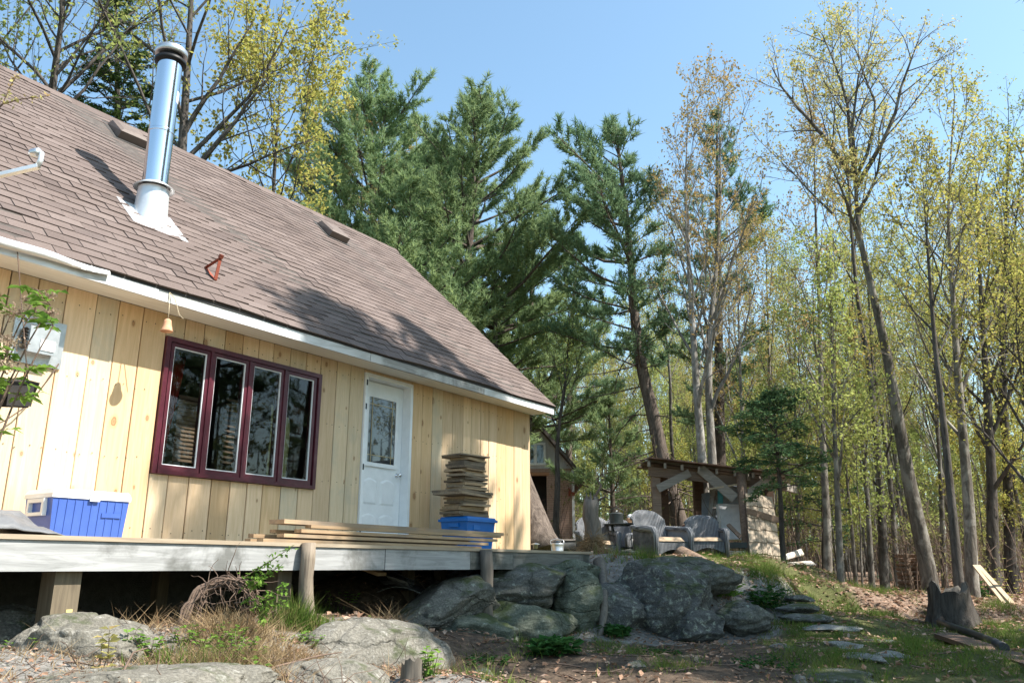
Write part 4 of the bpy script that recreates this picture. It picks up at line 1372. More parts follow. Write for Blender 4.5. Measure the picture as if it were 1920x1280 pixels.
def pine(seed, path, r0, base=.25, Lmax=3.2, whorl=.55, per=5, needle=.21, nn=15, droop=0.0, flat=False, dead=0, dens=1.0, gap=.15, upswing=.55, one_side=None, wneedle=.015, shape=.62):
    rs = np.random.RandomState(seed)
    T, F = Geo(), Geo()
    path = np.array(path, float)
    n = len(path)
    s_ = np.linspace(0, n - 1, max(12, n * 3))
    P = np.stack([np.interp(s_, np.arange(n), path[:, c]) for c in range(3)], 1)
    P[1:-1] = (P[:-2] + 2 * P[1:-1] + P[2:]) / 4
    Ht = np.linalg.norm(np.diff(P, axis=0), axis=1).sum()
    q = np.linspace(0, 1, len(P))
    rad = r0 * (1 - q) ** .8 + .012
    rad[0] *= 1.4
    T.tube(P, rad, 8)
    C, D = [], []
    h = base * Ht
    az = rs.uniform(0, 6.28)
    while h < Ht * .985:
        s = h / Ht
        v = (s - base) / (1 - base)
        prof = (min(1, .45 + 2.2 * v) * (1 - v) ** shape + .05) * min(1, .22 + (1 - v) * 3.0)
        o, d = interp(P, s)
        wl = rs.uniform(.75, 1.2)
        for j in range(per):
            if rs.rand() < gap: continue
            a = az + j * 6.283 / per + rs.uniform(-.45, .45)
            Ln = Lmax * prof * wl * rs.uniform(.55, 1.15)
            if one_side is not None:
                Ln *= 1 + .45 * math.cos(a - one_side)
            el = rs.uniform(-.05, .25) + .75 * v ** 1.5 - droop
            dd = np.array([math.cos(a) * math.cos(el), math.sin(a) * math.cos(el), math.sin(el)])
            pts = curve_path(rs, o, dd, Ln, 6, upswing * (.6 if not flat else -.25), .07)
            T.tube(pts, np.linspace(max(.012, .018 * Ln), .006, 7), 4)
            m = max(3, int(Ln * 6.0 * dens))
            for i in range(m):
                t_ = .34 + .66 * (i + rs.rand()) / m
                o2, d2 = interp(pts, t_)
                side = 1 if i % 2 else -1
                hor = unit(np.cross(d2, [0, 0, 1.0]))
                L2 = (Ln * .30 * (1.2 - .75 * t_) + .16) * rs.uniform(.6, 1.2)
                d3 = unit(d2 * .75 + hor * side * rs.uniform(.5, 1.0) + np.array([0, 0, (rs.uniform(-.02, .32) if not flat else rs.uniform(-.25, .05))]))
                p2 = curve_path(rs, o2, d3, L2, 2, .3 if not flat else -.1, .08)
                T.tube(p2, [.008, .006, .004], 3)
                kk = max(2, int(L2 / (.13 if not flat else .09)))
                for c_ in range(kk):
                    c, dc = interp(p2, .25 + .75 * (c_ + .5) / kk)
                    C.append(c); D.append(dc)
            C.append(pts[-1]); D.append(unit(pts[-1] - pts[-2]))
            C.append(pts[-2]); D.append(unit(pts[-1] - pts[-2]))
        az += rs.uniform(.5, 1.2)
        h += whorl * rs.uniform(.8, 1.25) * (1.15 - .5 * v)
    for i in range(dead):
        s = rs.uniform(.12, base + .1)
        o, d = interp(P, s)
        a = rs.uniform(0, 6.28)
        el = rs.uniform(-.35, .15)
        pts = curve_path(rs, o, [math.cos(a) * math.cos(el), math.sin(a) * math.cos(el), math.sin(el)], rs.uniform(.8, 2.4), 5, -.1, .12)
        T.tube(pts, np.linspace(.022, .005, 6), 4)
        for j in range(4):
            o2, d2 = interp(pts, .35 + .6 * j / 4)
            p2 = curve_path(rs, o2, unit(d2 + rs.normal(0, .6, 3)), rs.uniform(.3, .8), 3, -.1, .15)
            T.tube(p2, [.009, .007, .005, .003], 3)
    C = np.array(C); D = np.array(D)
    m = len(C)
    Cn = np.repeat(C, nn, 0); Dn = np.repeat(D, nn, 0)
    if flat:
        a = unit(Dn * .7 + rs.normal(0, .75, (m * nn, 3)) * np.array([1, 1, .25]))
    else:
        a = unit(Dn * .75 + rs.normal(0, .62, (m * nn, 3)) + np.array([0, 0, .12]))
    ln = needle * rs.uniform(.65, 1.2, (m * nn, 1))
    b = unit(np.cross(a, rand_dirs(rs, m * nn)))
    base_ = Cn + rs.normal(0, .025, (m * nn, 3))
    w = wneedle * rs.uniform(.7, 1.3, (m * nn, 1))
    F.tris(np.stack([base_ - b * w, base_ + b * w, base_ + a * ln], 1))
    return T, F

def straight(H, rs, lean=0.0, wob=.15, n=8):
    a = rs.uniform(0, 6.28)
    pts = [np.array([0, 0, -.25])]
    x = y = 0
    for i in range(1, n + 1):
        x += rs.normal(0, wob) + lean * math.cos(a) * H / n
        y += rs.normal(0, wob) + lean * math.sin(a) * H / n
        pts.append(np.array([x, y, H * i / n]))
    return pts

def plant_tree(name, label, geo, mats, loc, group=None, rz=0, sc=1.0, cat='tree'):
    o = thing(name, label, cat, loc, rz, group)
    o.scale = (sc, sc, sc)
    if isinstance(geo[0], Geo):
        geo = (geo[0].mesh('trunk', mats[0]), geo[1].mesh('crown', mats[1], False))
    link('trunk', geo[0], o)
    link('crown', geo[1], o)
    return o, geo

def px_path(pts, y, y2=None):
    """pixel outline of a trunk at its own distance -> points relative to the first"""
    n = len(pts)
    w = [at(u, v, y + (0 if y2 is None else (y2 - y) * i / (n - 1))) for i, (u, v) in enumerate(pts)]
    return w[0], [np.array(p - w[0]) for p in w]

def root_at(u, y, v=1090):
    r, _ = ray(u, v)
    x = r * y
    return Vector((x, y, gz(x, y)))

def hero_path(pts, y):
    w0, rel = px_path(pts, y)
    g0 = gz(w0.x, w0.y)
    dz = w0.z - g0
    base = Vector((w0.x, w0.y, g0))
    rel = [np.array([0, 0, -.25])] + [r + np.array([0, 0, dz]) for r in rel]
    return base, rel

# white pines behind the cabin
PG = 'tall white pines'
def hero_pine(label, pts, y, mats=('bark_pine', 'needle'), **kw):
    base, rel = hero_path(pts, y)
    return plant_tree('pine_tree', label, pine(path=rel, **kw), (M[mats[0]], M[mats[1]]), base, PG)[0]
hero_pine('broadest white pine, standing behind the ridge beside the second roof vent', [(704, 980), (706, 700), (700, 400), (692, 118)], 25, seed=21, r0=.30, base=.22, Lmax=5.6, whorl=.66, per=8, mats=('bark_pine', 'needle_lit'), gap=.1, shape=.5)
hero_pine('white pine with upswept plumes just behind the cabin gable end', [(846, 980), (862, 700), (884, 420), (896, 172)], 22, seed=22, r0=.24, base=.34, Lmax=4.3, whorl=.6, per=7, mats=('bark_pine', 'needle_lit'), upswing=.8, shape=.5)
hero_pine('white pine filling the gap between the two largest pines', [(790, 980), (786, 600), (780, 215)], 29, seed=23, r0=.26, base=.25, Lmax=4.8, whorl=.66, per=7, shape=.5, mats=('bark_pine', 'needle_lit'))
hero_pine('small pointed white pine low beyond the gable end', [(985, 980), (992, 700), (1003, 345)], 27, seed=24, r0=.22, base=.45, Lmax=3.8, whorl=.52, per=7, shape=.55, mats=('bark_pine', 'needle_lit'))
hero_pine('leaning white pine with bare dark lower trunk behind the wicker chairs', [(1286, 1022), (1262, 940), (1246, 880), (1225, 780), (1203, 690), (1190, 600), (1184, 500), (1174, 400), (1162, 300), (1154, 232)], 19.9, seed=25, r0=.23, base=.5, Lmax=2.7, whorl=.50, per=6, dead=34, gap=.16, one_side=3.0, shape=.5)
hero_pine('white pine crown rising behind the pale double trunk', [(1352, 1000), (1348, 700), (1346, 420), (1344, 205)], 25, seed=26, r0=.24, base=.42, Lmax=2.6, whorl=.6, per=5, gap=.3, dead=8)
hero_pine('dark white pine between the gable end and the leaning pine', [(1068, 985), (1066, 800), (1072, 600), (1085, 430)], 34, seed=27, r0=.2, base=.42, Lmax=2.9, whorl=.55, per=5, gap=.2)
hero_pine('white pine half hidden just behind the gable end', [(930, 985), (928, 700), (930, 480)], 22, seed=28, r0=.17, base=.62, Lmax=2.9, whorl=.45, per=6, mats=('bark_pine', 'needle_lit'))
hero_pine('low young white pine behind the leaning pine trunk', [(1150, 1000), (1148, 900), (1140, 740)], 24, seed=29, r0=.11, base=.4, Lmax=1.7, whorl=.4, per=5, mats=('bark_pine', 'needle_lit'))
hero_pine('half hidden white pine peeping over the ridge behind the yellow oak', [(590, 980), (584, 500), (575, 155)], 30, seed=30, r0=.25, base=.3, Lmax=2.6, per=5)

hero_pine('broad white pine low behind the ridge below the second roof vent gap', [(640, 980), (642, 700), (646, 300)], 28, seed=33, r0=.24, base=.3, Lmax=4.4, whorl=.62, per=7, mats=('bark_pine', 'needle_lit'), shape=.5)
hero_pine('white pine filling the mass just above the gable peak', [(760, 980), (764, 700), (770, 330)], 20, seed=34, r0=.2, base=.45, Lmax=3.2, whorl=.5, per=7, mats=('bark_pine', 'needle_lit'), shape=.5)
# cedar behind the first roof vent
base, rel = hero_path([(232, 900), (228, 500), (222, 250), (215, -60)], 17)
plant_tree('cedar_tree', 'dense dark cedar behind the chimney and first roof vent', pine(seed=31, path=rel, r0=.2, base=.2, Lmax=1.7, whorl=.32, per=6, needle=.12, nn=9, flat=True, wneedle=.018, gap=.05, shape=.4), (M['bark_dark'], M['cedar']), base)

# oaks and maples behind the ridge
base, rel = hero_path([(70, 900), (78, 500), (86, 280), (100, 150), (118, 20), (130, -120)], 13.5)
plant_tree('maple_tree', 'dark limbed maple behind the ridge at the cabin end with the cooler', decid(41, rel, .17, limbs=26, first=.42, Lf=.38, ang=.85, leaf=.05, lpt=3, cl=2, sub=7, sub2=4, leaf_spread=.08), (M['bark_dark'], M['leaf_green']), base, 'yellow green trees behind the cabin ridge')
base, rel = hero_path([(330, 900), (336, 500), (340, 300), (352, 120), (362, -60), (360, -200)], 14.5)
low = at(345, 330, 14.5) - base
low2 = at(345, 250, 14.5) - base
ex = [(tuple(low), tuple(at(640, 190, 14.5) - at(345, 340, 14.5)), 3.0, .065), (tuple(low2), tuple(at(520, 60, 14.5) - at(345, 250, 14.5)), 2.8, .06), (tuple(low), tuple(at(560, 330, 14.3) - at(345, 330, 14.5)), 2.6, .05)]
plant_tree('oak_tree', 'yellow leafed oak with a long low limb behind the steel chimney', decid(42, rel, .17, limbs=19, first=.42, Lf=.40, ang=.95, leaf=.048, lpt=3, cl=3, sub=6, sub2=4, extra=ex, leaf_spread=.09), (M['bark_dark'], M['leaf_yellow']), base, 'yellow green trees behind the cabin ridge')
base, rel = hero_path([(500, 900), (506, 600), (510, 400), (520, 240), (524, 170)], 16)
plant_tree('oak_tree', 'lower bright yellow tree between the oak and the broadest pine', decid(43, rel, .10, limbs=22, first=.42, Lf=.38, ang=1.0, leaf=.052, lpt=3, cl=4, sub=6, sub2=4), (M['bark_dark'], M['leaf_yellow']), base, 'yellow green trees behind the cabin ridge')
base, rel = hero_path([(-60, 900), (-50, 400), (-40, 150), (-20, -150)], 15)
plant_tree('maple_tree', 'maple at the edge of view behind the far end of the ridge', decid(44, rel, .17, limbs=16, first=.4, Lf=.36, leaf=.055, lpt=2, cl=2), (M['bark_dark'], M['leaf_green']), base, 'yellow green trees behind the cabin ridge')

# the pale double trunk with orange buds
for i, (pts, lab) in enumerate((([(1326, 1030), (1318, 880), (1306, 740), (1298, 600), (1290, 480), (1284, 360), (1290, 220)], 'pale trunk with orange buds, slimmer left stem of the twin before the pines'),
                 ([(1342, 1030), (1336, 880), (1328, 740), (1330, 620), (1346, 480), (1352, 340), (1346, 190)], 'pale trunk with orange buds, right stem of the twin before the pines'))):
    base, rel = hero_path(pts, 18.5 + i * .3)
    plant_tree('birch_tree', lab, decid(50 + i, rel, .15, limbs=20, first=.38, Lf=.32, ang=.5, up=.75, leaf=.045, lpt=2, cl=2, sub=6, sub2=4, leaf_spread=.06, tipr=.15), (M['bark_pale'], M['leaf_orange']), base, 'pale trees with orange buds')

# big leaning maple on the right
base, rel = hero_path([(1752, 1138), (1738, 1060), (1722, 985), (1704, 900), (1690, 820), (1676, 740), (1662, 660), (1645, 585), (1628, 515), (1613, 450), (1606, 395), (1604, 330)], 15.9)
B_ = lambda u, v: np.array(at(u, v, 15.9) - base)
ex = []
for (o, e, r) in (((1612, 450), (1500, 330), .07), ((1604, 335), (1450, 130), .085), ((1604, 330), (1560, 60), .06), ((1606, 340), (1650, 40), .08), ((1606, 350), (1740, 110), .085), ((1607, 400), (1690, 260), .06), ((1560, 400), (1430, 220), .04), ((1604, 335), (1700, 50), .06)):
    a_, b_ = B_(*o), B_(*e)
    ex.append((a_, b_ - a_ + np.array([0, rnd.uniform(-1.2, 1.2), 0]), np.linalg.norm(b_ - a_) * .98, r * .72))
plant_tree('maple_tree', 'big grey maple leaning over the path with a broad pale budding crown', decid(60, rel, .175, limbs=1, first=.9, Lf=.2, ang=.7, up=.10, leaf=.034, lpt=3, cl=3, sub=10, sub2=6, extra=ex, leaf_spread=.06, tipr=.42, k=10), (M['bark_maple'], M['leaf_pale']), base)

def rtree(name, label, pts, y, seed, r0, bk, lf, **kw):
    base, rel = hero_path(pts, y)
    r0 *= .88
    a = dict(limbs=16, first=.45, Lf=.3, ang=.65, leaf=.038, lpt=3, cl=2, sub2=5)
    a.update(kw)
    return plant_tree(name, label, decid(seed, rel, r0, **a), (M[bk], M[lf]), base, kw.get('group'))[0]
HG = 'trees standing along the wood edge'
rt = [
 ('dark trunk rising directly behind the broken stump', [(1800, 1120), (1786, 960), (1770, 800), (1752, 640), (1740, 480), (1730, 330)], 12.6, 61, .105, 'bark_dark', 'leaf_yellow', dict(first=.62, cl=1, limbs=12)),
 ('trunk with a peeled brown patch, just past the broken stump', [(1822, 1095), (1818, 960), (1806, 820), (1794, 680), (1786, 540), (1776, 400), (1790, 180)], 15.2, 62, .155, 'bark_maple', 'leaf_yellow', dict(limbs=22, first=.4)),
 ('thick dark trunk between the leaning poles and the picture edge', [(1862, 1080), (1860, 900), (1850, 720), (1838, 540), (1830, 330)], 18.0, 63, .19, 'bark_dark', 'leaf_yellow', dict(limbs=20, first=.35)),
 ('second thick dark trunk close behind the leaning poles', [(1895, 1085), (1890, 900), (1880, 700), (1885, 480), (1890, 250)], 19.5, 64, .19, 'bark_dark', 'leaf_green', dict(limbs=20)),
 ('slender dark trunk past the woodpile in the middle of the wood', [(1656, 1088), (1650, 960), (1644, 820), (1634, 660), (1625, 460)], 22.5, 65, .14, 'bark_dark', 'leaf_green', {}),
 ('slender trunk left of the path where the leaves lie thick', [(1634, 1090), (1628, 960), (1616, 800), (1600, 640), (1596, 450)], 21.0, 66, .11, 'bark_far', 'leaf_yellow', {}),
 ('nearer of two close trunks right of the roof sheets', [(1578, 1130), (1572, 980), (1566, 840), (1560, 680), (1556, 500)], 14.6, 67, .10, 'bark_maple', 'leaf_green', {}),
 ('thin crooked trunk beside the plank that slopes down the bank', [(1552, 1112), (1552, 1000), (1545, 880), (1540, 760), (1536, 560), (1528, 380), (1526, 240)], 17.2, 68, .13, 'bark_maple', 'leaf_orange', dict(limbs=20, first=.5, cl=2, lpt=2, Lf=.24, ang=.5)),
 ('thin stem behind the slanting roof sheets', [(1496, 1050), (1494, 900), (1490, 740), (1492, 520)], 21.5, 69, .10, 'bark_far', 'leaf_green', {}),
 ('slim trunk leaning over the path beyond the two close trunks', [(1606, 1112), (1598, 1000), (1588, 900), (1580, 780), (1585, 640)], 18.5, 70, .07, 'bark_far', 'leaf_yellow', {}),
 ('forked tree in front of the far outbuilding', [(1042, 980), (1046, 900), (1044, 845), (1050, 780), (1062, 700), (1068, 600)], 20.5, 71, .115, 'bark_dark', 'leaf_green', dict(limbs=10, first=.55, Lf=.3, ang=.45, cl=2, lpt=2, sub=5)),
 ('tall trunk with rough bark at the edge of the view', [(1935, 1120), (1930, 900), (1922, 650), (1930, 350)], 13.5, 72, .13, 'bark_dark', 'leaf_yellow', dict(limbs=20)),
 ('straight grey trunk between the leaning maple and the peeled trunk', [(1770, 1080), (1764, 900), (1752, 700), (1748, 420)], 24.0, 73, .13, 'bark_far', 'leaf_yellow', dict(limbs=18)),
 ('bare grey trunk behind the pale twin stems', [(1398, 1030), (1394, 880), (1388, 700), (1380, 450)], 22.0, 74, .13, 'bark_pale', 'leaf_orange', dict(limbs=16)),
 ('young tree with yellow leaves over the far end of the shed', [(1450, 1040), (1446, 800), (1440, 600), (1436, 480)], 24.0, 75, .12, 'bark_far', 'leaf_yellow', dict(limbs=20, first=.3)),
]
for (lab, pts, y, sd, r0, bk, lf, kw) in rt:
    o = rtree('maple_tree', lab, pts, y, sd, r0, bk, lf, **kw)
    o['group'] = HG

# young hemlock beside the shed
base, rel = hero_path([(1472, 1098), (1466, 1000), (1462, 900), (1454, 800), (1448, 735)], 14.9)
plant_tree('hemlock_tree', 'young dark green hemlock with flat sprays over the shed', pine(seed=81, path=rel, r0=.055, base=.57, Lmax=1.2, whorl=.14, per=6, needle=.08, nn=12, flat=True, wneedle=.013, gap=.12, droop=.02, shape=.75, dens=1.3), (M['bark_dark'], M['hemlock']), base)
base, rel = hero_path([(1545, 1080), (1543, 980), (1540, 850)], 19.5)
plant_tree('hemlock_tree', 'second smaller hemlock behind the thin crooked trunk', pine(seed=82, path=rel, r0=.05, base=.55, Lmax=1.2, whorl=.22, per=5, needle=.08, nn=8, flat=True, wneedle=.014, shape=.7), (M['bark_dark'], M['hemlock']), base)

# the wood beyond: copies of a few grown kinds
rs0 = np.random.RandomState(5)
kinds = []
for i in range(7):
    H = [12.5, 13.5, 11.5, 14.5, 12, 10, 13][i]
    tf = decid(100 + i, straight(H, rs0, .02, .13), [.07, .09, .06, .10, .075, .06, .085][i], limbs=15, first=[.42, .5, .38, .5, .35, .3, .45][i], Lf=.27, ang=.65, up=.6, leaf=.044, lpt=3, cl=3, sub=5, sub2=5, leaf_spread=.075)
    lf = ['leaf_yellow', 'leaf_pale', 'leaf_green', 'leaf_yellow', 'leaf_green', 'leaf_green', 'leaf_orange'][i]
    kinds.append((tf[0].mesh('trunk', M['bark_far']), tf[1].mesh('crown', M[lf], False)))
pk = []
for i in range(2):
    tf = pine(120 + i, straight(14.5, rs0, .01, .08), .18, base=.35, Lmax=2.3, whorl=.75, per=5, nn=8, gap=.25, dead=6)
    pk.append((tf[0].mesh('trunk', M['bark_pine']), tf[1].mesh('crown', M['needle'], False)))
sap = []
for i in range(3):
    tf = decid(140 + i, straight(4.2 + i, rs0, .04, .06), .028, limbs=12, first=.25, Lf=.28, ang=.9, up=.3, leaf=.05, lpt=3, cl=3, sub=4, sub2=3, leaf_spread=.1)
    sap.append((tf[0].mesh('trunk', M['bark_far']), tf[1].mesh('crown', M[['leaf_green', 'leaf_yellow', 'leaf_green'][i]], False)))

TINT = ['yellow', 'pale budding', 'fresh green', 'yellow', 'fresh green', 'fresh green', 'orange tinged']
placed = []
def spot_ok(x, y, dmin):
    for (a, b) in placed:
        if (a - x) ** 2 + (b - y) ** 2 < dmin * dmin: return False
    placed.append((x, y))
    return True
def scatter(n, fn, protos_, name, label, group, rmin, rmax, ymin, ymax, dmin, sc=(.8, 1.15), seed=1):
    rs = np.random.RandomState(seed)
    k = tries = 0
    while k < n and tries < n * 60:
        tries += 1
        y = ymin + (ymax - ymin) * rs.rand() ** .8
        x = rs.uniform(rmin, rmax) * y
        if abs(y - 26 + .278 * (x - 2)) < 2.2 and -2 < x < 15: continue      # the gap that lets the sun reach the outbuilding
        if not fn(x, y) or not spot_ok(x, y, dmin): continue
        ki = rs.randint(len(protos_))
        pr = protos_[ki]
        o = thing(name, label % TINT[ki] if '%s' in label else label, 'tree', (x, y, gz(x, y) - .05), rs.uniform(0, 6.28), group)
        s_ = rs.uniform(*sc)
        o.scale = (s_, s_, s_ * rs.uniform(.92, 1.1))
        link('trunk', pr[0], o); link('crown', pr[1], o)
        k += 1
scatter(120, lambda x, y: x > .18 * y and (x > .40 * y or y > 34), kinds, 'wood_tree', 'slender young tree with %s leaves deep in the wood beyond the path', 'slender trees of the deep wood', .12, .78, 19, 62, 1.15, (.75, 1.12), 1)
scatter(34, lambda x, y: -.02 * y < x < .3 * y and not (x < 4 and y < 33.5), kinds, 'wood_tree', 'slender tree with %s leaves in the wood behind the chairs and shed', 'slender trees behind the chairs', .0, .26, 27, 60, 1.1, (.6, .95), 2)
scatter(60, lambda x, y: y > 33.5, kinds, 'wood_tree', 'slender tree with %s leaves far back between the shed and the path', 'slender trees behind the shed', .08, .5, 34, 60, .9, (.6, .9), 12)
scatter(22, lambda x, y: True, pk, 'wood_pine', 'dark pine deep in the wood beyond the path', 'pines of the deep wood', .02, .75, 34, 66, 2.5, (.75, 1.0), 3)
scatter(75, lambda x, y: y > 17 + (0 if x > .3 * y else 6), sap, 'sapling', 'thin leafy sapling among the trunks of the wood', 'saplings among the trunks', .06, .74, 16.5, 44, .8, (.6, 1.15), 4)
# behind the ridge
scatter(9, lambda x, y: True, kinds, 'ridge_tree', 'tree half hidden behind the cabin roof', 'trees half hidden behind the roof', -.8, -.1, 20, 36, 2.5, (.9, 1.2), 5)
# the wood that goes on beyond the right side and behind the camera (it shades the rocks and shows in the window panes)
scatter(26, lambda x, y: x > .9 * max(y, 0) + 3.5 and (x > 13 or y < -4), kinds + pk, 'wood_tree', 'tree of the wood beside the clearing', 'trees of the wood beside the clearing', 0, 1, 0, 1, 0, (.8, 1.0), 6) if False else None
rs6 = np.random.RandomState(6)
side = [(15, 9.5), (17, 6), (14.5, 3), (18, 1), (16, -3), (20, 8), (21, 4), (13.5, -6), (22, -1), (24, 6), (19, 11.5), (25, 10), (10, -9), (5, -12), (17, -8), (23, -6), (27, 2), (28, 7), (0, -14), (14, 6.5), (30, 4), (33, 8), (31, 0), (36, 3), (35, -6), (38, 10), (29, 12), (34, 13), (40, 1), (26, -12), (42, 6), (22, 3.5), (24.5, 7.8), (19.5, 6), (28, -2), (32, 5.5), (11.2, 5.2), (10.2, 2.6)]
for i, (x, y) in enumerate(side):
    pr = kinds[i % 7] if i % 2 else pk[i // 2 % 2]
    o = thing('wood_tree', 'tree of the wood that runs on beside the clearing', 'tree', (x, y, gz(x, y) - .05), rs6.uniform(0, 6.28), 'trees beside the clearing')
    s_ = rs6.uniform(.75, .98) * (.72 if i > 19 else 1)
    o.scale = (s_, s_, s_)
    link('trunk', pr[0], o); link('crown', pr[1], o)
# the pine that throws its shadow on the roof end and the rocks; its trunk stands right of the view
SHP = (7.45, 6.75)
gx_ = gz(*SHP)
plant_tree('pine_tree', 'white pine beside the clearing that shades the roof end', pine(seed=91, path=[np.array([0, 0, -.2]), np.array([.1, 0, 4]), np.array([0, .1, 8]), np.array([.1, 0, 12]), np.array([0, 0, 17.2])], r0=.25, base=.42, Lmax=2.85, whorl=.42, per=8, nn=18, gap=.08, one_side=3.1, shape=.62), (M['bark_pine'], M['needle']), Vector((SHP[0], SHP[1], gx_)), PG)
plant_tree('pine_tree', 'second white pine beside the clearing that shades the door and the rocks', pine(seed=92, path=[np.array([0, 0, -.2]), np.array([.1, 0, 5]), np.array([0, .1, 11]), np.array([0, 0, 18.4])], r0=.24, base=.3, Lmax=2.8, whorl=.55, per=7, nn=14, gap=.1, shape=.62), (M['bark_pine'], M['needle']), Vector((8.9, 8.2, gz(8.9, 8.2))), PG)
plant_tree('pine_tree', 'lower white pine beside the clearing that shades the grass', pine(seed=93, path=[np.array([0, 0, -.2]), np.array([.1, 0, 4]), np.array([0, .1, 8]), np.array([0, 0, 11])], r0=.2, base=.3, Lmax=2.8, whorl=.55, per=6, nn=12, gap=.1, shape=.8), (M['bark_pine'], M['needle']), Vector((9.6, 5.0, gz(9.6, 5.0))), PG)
# ------------------------------------------------------------------ rocks
def ground_hit(u, v):
    r, zr = ray(u, v)
    y = 2.0
    for i in range(4000):
        z = CAMZ + zr * y
        if z <= gz(r * y, y): break
        y += .02 if y < 20 else .1
    return Vector((r * y, y, gz(r * y, y)))

def boulder(name, label, c, dims, rz=0, seed=0, m='rock', sub=5, facets=7, rough=.16, cat='rock', group='rocks of the outcrop', tilt=(0, 0)):
    bm = bmesh.new()
    bmesh.ops.create_icosphere(bm, subdivisions=sub, radius=1)
    rr = random.Random(seed)
    planes = []
    for i in range(facets):
        n = Vector((rr.gauss(0, 1), rr.gauss(0, 1), rr.gauss(0, .8))).normalized()
        planes.append((n, rr.uniform(.62, .88)))
    off = Vector((seed * 3.1, seed * 1.7, seed * .9))
    E = Euler((tilt[0], tilt[1], rz)).to_matrix()
    for v in bm.verts:
        p = v.co.copy()
        for n, d in planes:
            e = p.dot(n) - d
            if e > 0: p -= n * e * .93
        f = mnoise.fractal(p * 1.5 + off, .85, 2.1, 5 if sub < 6 else 7)
        cr = mnoise.noise(Vector((p.x * 1.2, p.y * 1.2, p.z * 5)) + off)
        p *= 1 + rough * f + .03 * cr - .06 * max(0, .18 - abs(mnoise.noise(p * 1.9 + off * 2))) / .18
        p = Vector((p.x * dims[0], p.y * dims[1], p.z * dims[2]))
        v.co = E @ p
    me = bpy.data.meshes.new(name)
    bm.to_mesh(me); bm.free()
    me.polygons.foreach_set('use_smooth', [True] * len(me.polygons))
    me.materials.append(M[m])
    o = link(name, me)
    o.location = c
    return tag(o, label, cat, group)

import bmesh
B = boulder
B('boulder', 'rounded pale rock under the deck at the big square post', at(150, 1240, 5.0), (.44, .5, .27), .4, 1, 'rock_pale', facets=2, rough=.09, sub=6)
B('boulder', 'low pale rock behind the big square post in the shade of the deck', at(20, 1215, 5.4), (.45, .4, .25), .9, 2, 'rock')
B('boulder', 'sunlit bedrock hump with dry grass below the round deck post', at(690, 1272, 6.35), (.50, .85, .43), -.5, 3, 'rock_pale', facets=1, rough=.08, sub=6)
B('boulder', 'broad sunlit slab at the bottom edge below the bush', at(610, 1310, 5.0), (.42, .5, .22), .3, 4, 'rock_pale', facets=2, rough=.09, sub=6)
B('boulder', 'pale flat bedrock at the bottom edge below the cooler', at(220, 1312, 3.9), (.75, .5, .15), .2, 5, 'rock_pale', facets=5, sub=6)
B('boulder', 'long rounded slab jutting out under the deck between the two front posts', at(840, 1140, 8.3), (.72, .45, .27), .75, 6, 'rock', facets=9, rough=.11, tilt=(0, -.22))
B('boulder', 'long flat topped slab right of the dark deck post', at(975, 1102, 9.1), (.62, .5, .27), .55, 7, 'rock', facets=9, rough=.11, tilt=(0, -.08))
B('boulder', 'mossy lower block beneath the flat topped slab', at(972, 1178, 8.85), (.62, .42, .33), .3, 8, 'rock_green', facets=9, rough=.11)
B('boulder', 'small wedge shaped rock under the end of the deck beam', at(1062, 1076, 9.7), (.42, .4, .17), .2, 9, 'rock_green', facets=6)
B('boulder', 'rounded green tinged boulder beside the hanging root', at(1080, 1132, 9.25), (.30, .32, .38), .1, 10, 'rock_green', facets=5)
B('boulder', 'huge dark streaked boulder below the wicker chairs', at(1232, 1135, 9.85), (.78, .70, .52), -.25, 11, 'rock_dark', facets=9, rough=.12, sub=6)
B('boulder', 'low dark rock filling the gap beside the hanging root', at(1160, 1150, 9.6), (.42, .45, .40), .3, 40, 'rock_dark', facets=5)
B('boulder', 'flat pale ledge on top of the huge dark boulder', at(1275, 1082, 10.6), (.70, .65, .27), -.1, 12, 'rock', facets=5)
B('boulder', 'dark lichened lump at the foot of the huge boulder', at(1300, 1178, 9.35), (.36, .36, .22), .4, 13, 'rock_dark', facets=8)
B('boulder', 'low grey rock between the fern clumps at the bank', at(1392, 1160, 9.9), (.36, .32, .22), -.4, 14, 'rock', facets=7)
B('boulder', 'dark rock base at the foot of the dark deck post', at(900, 1195, 8.2), (.5, .4, .22), .8, 15, 'rock_green', facets=6)
B('boulder', 'small round stone before the glass topped table', at(1180, 1046, 11.6), (.18, .15, .12), .2, 16, 'rock', sub=4)
B('boulder', 'rounded stone beside the pile of twigs', at(1360, 1090, 11.9), (.20, .16, .13), .5, 17, 'rock_pale', sub=4)
B('boulder', 'small tilted stone under the brown log', at(1318, 1082, 11.6), (.18, .14, .08), .5, 18, 'rock_pale', sub=4)
B('boulder', 'mossy rock shoulder halfway up the bank', at(1420, 1098, 12.2), (.5, .35, .13), -.3, 19, 'rock', sub=5)
for i, (u, v, y, d, lab) in enumerate(((1500, 1122, 10.6, (.20, .18, .05), 'topmost flat stone of the dark little stack on the bank'),
                                      (1496, 1140, 10.3, (.27, .22, .065), 'middle stone of the dark little stack on the bank'),
                                      (1512, 1158, 10.0, (.36, .26, .07), 'wide bottom stone of the dark little stack on the bank'))):
    B('flat_stone', lab, at(u, v, y), d, .2 * i, 20 + i, 'rock_dark', sub=4, group='flat stones of the little stack')
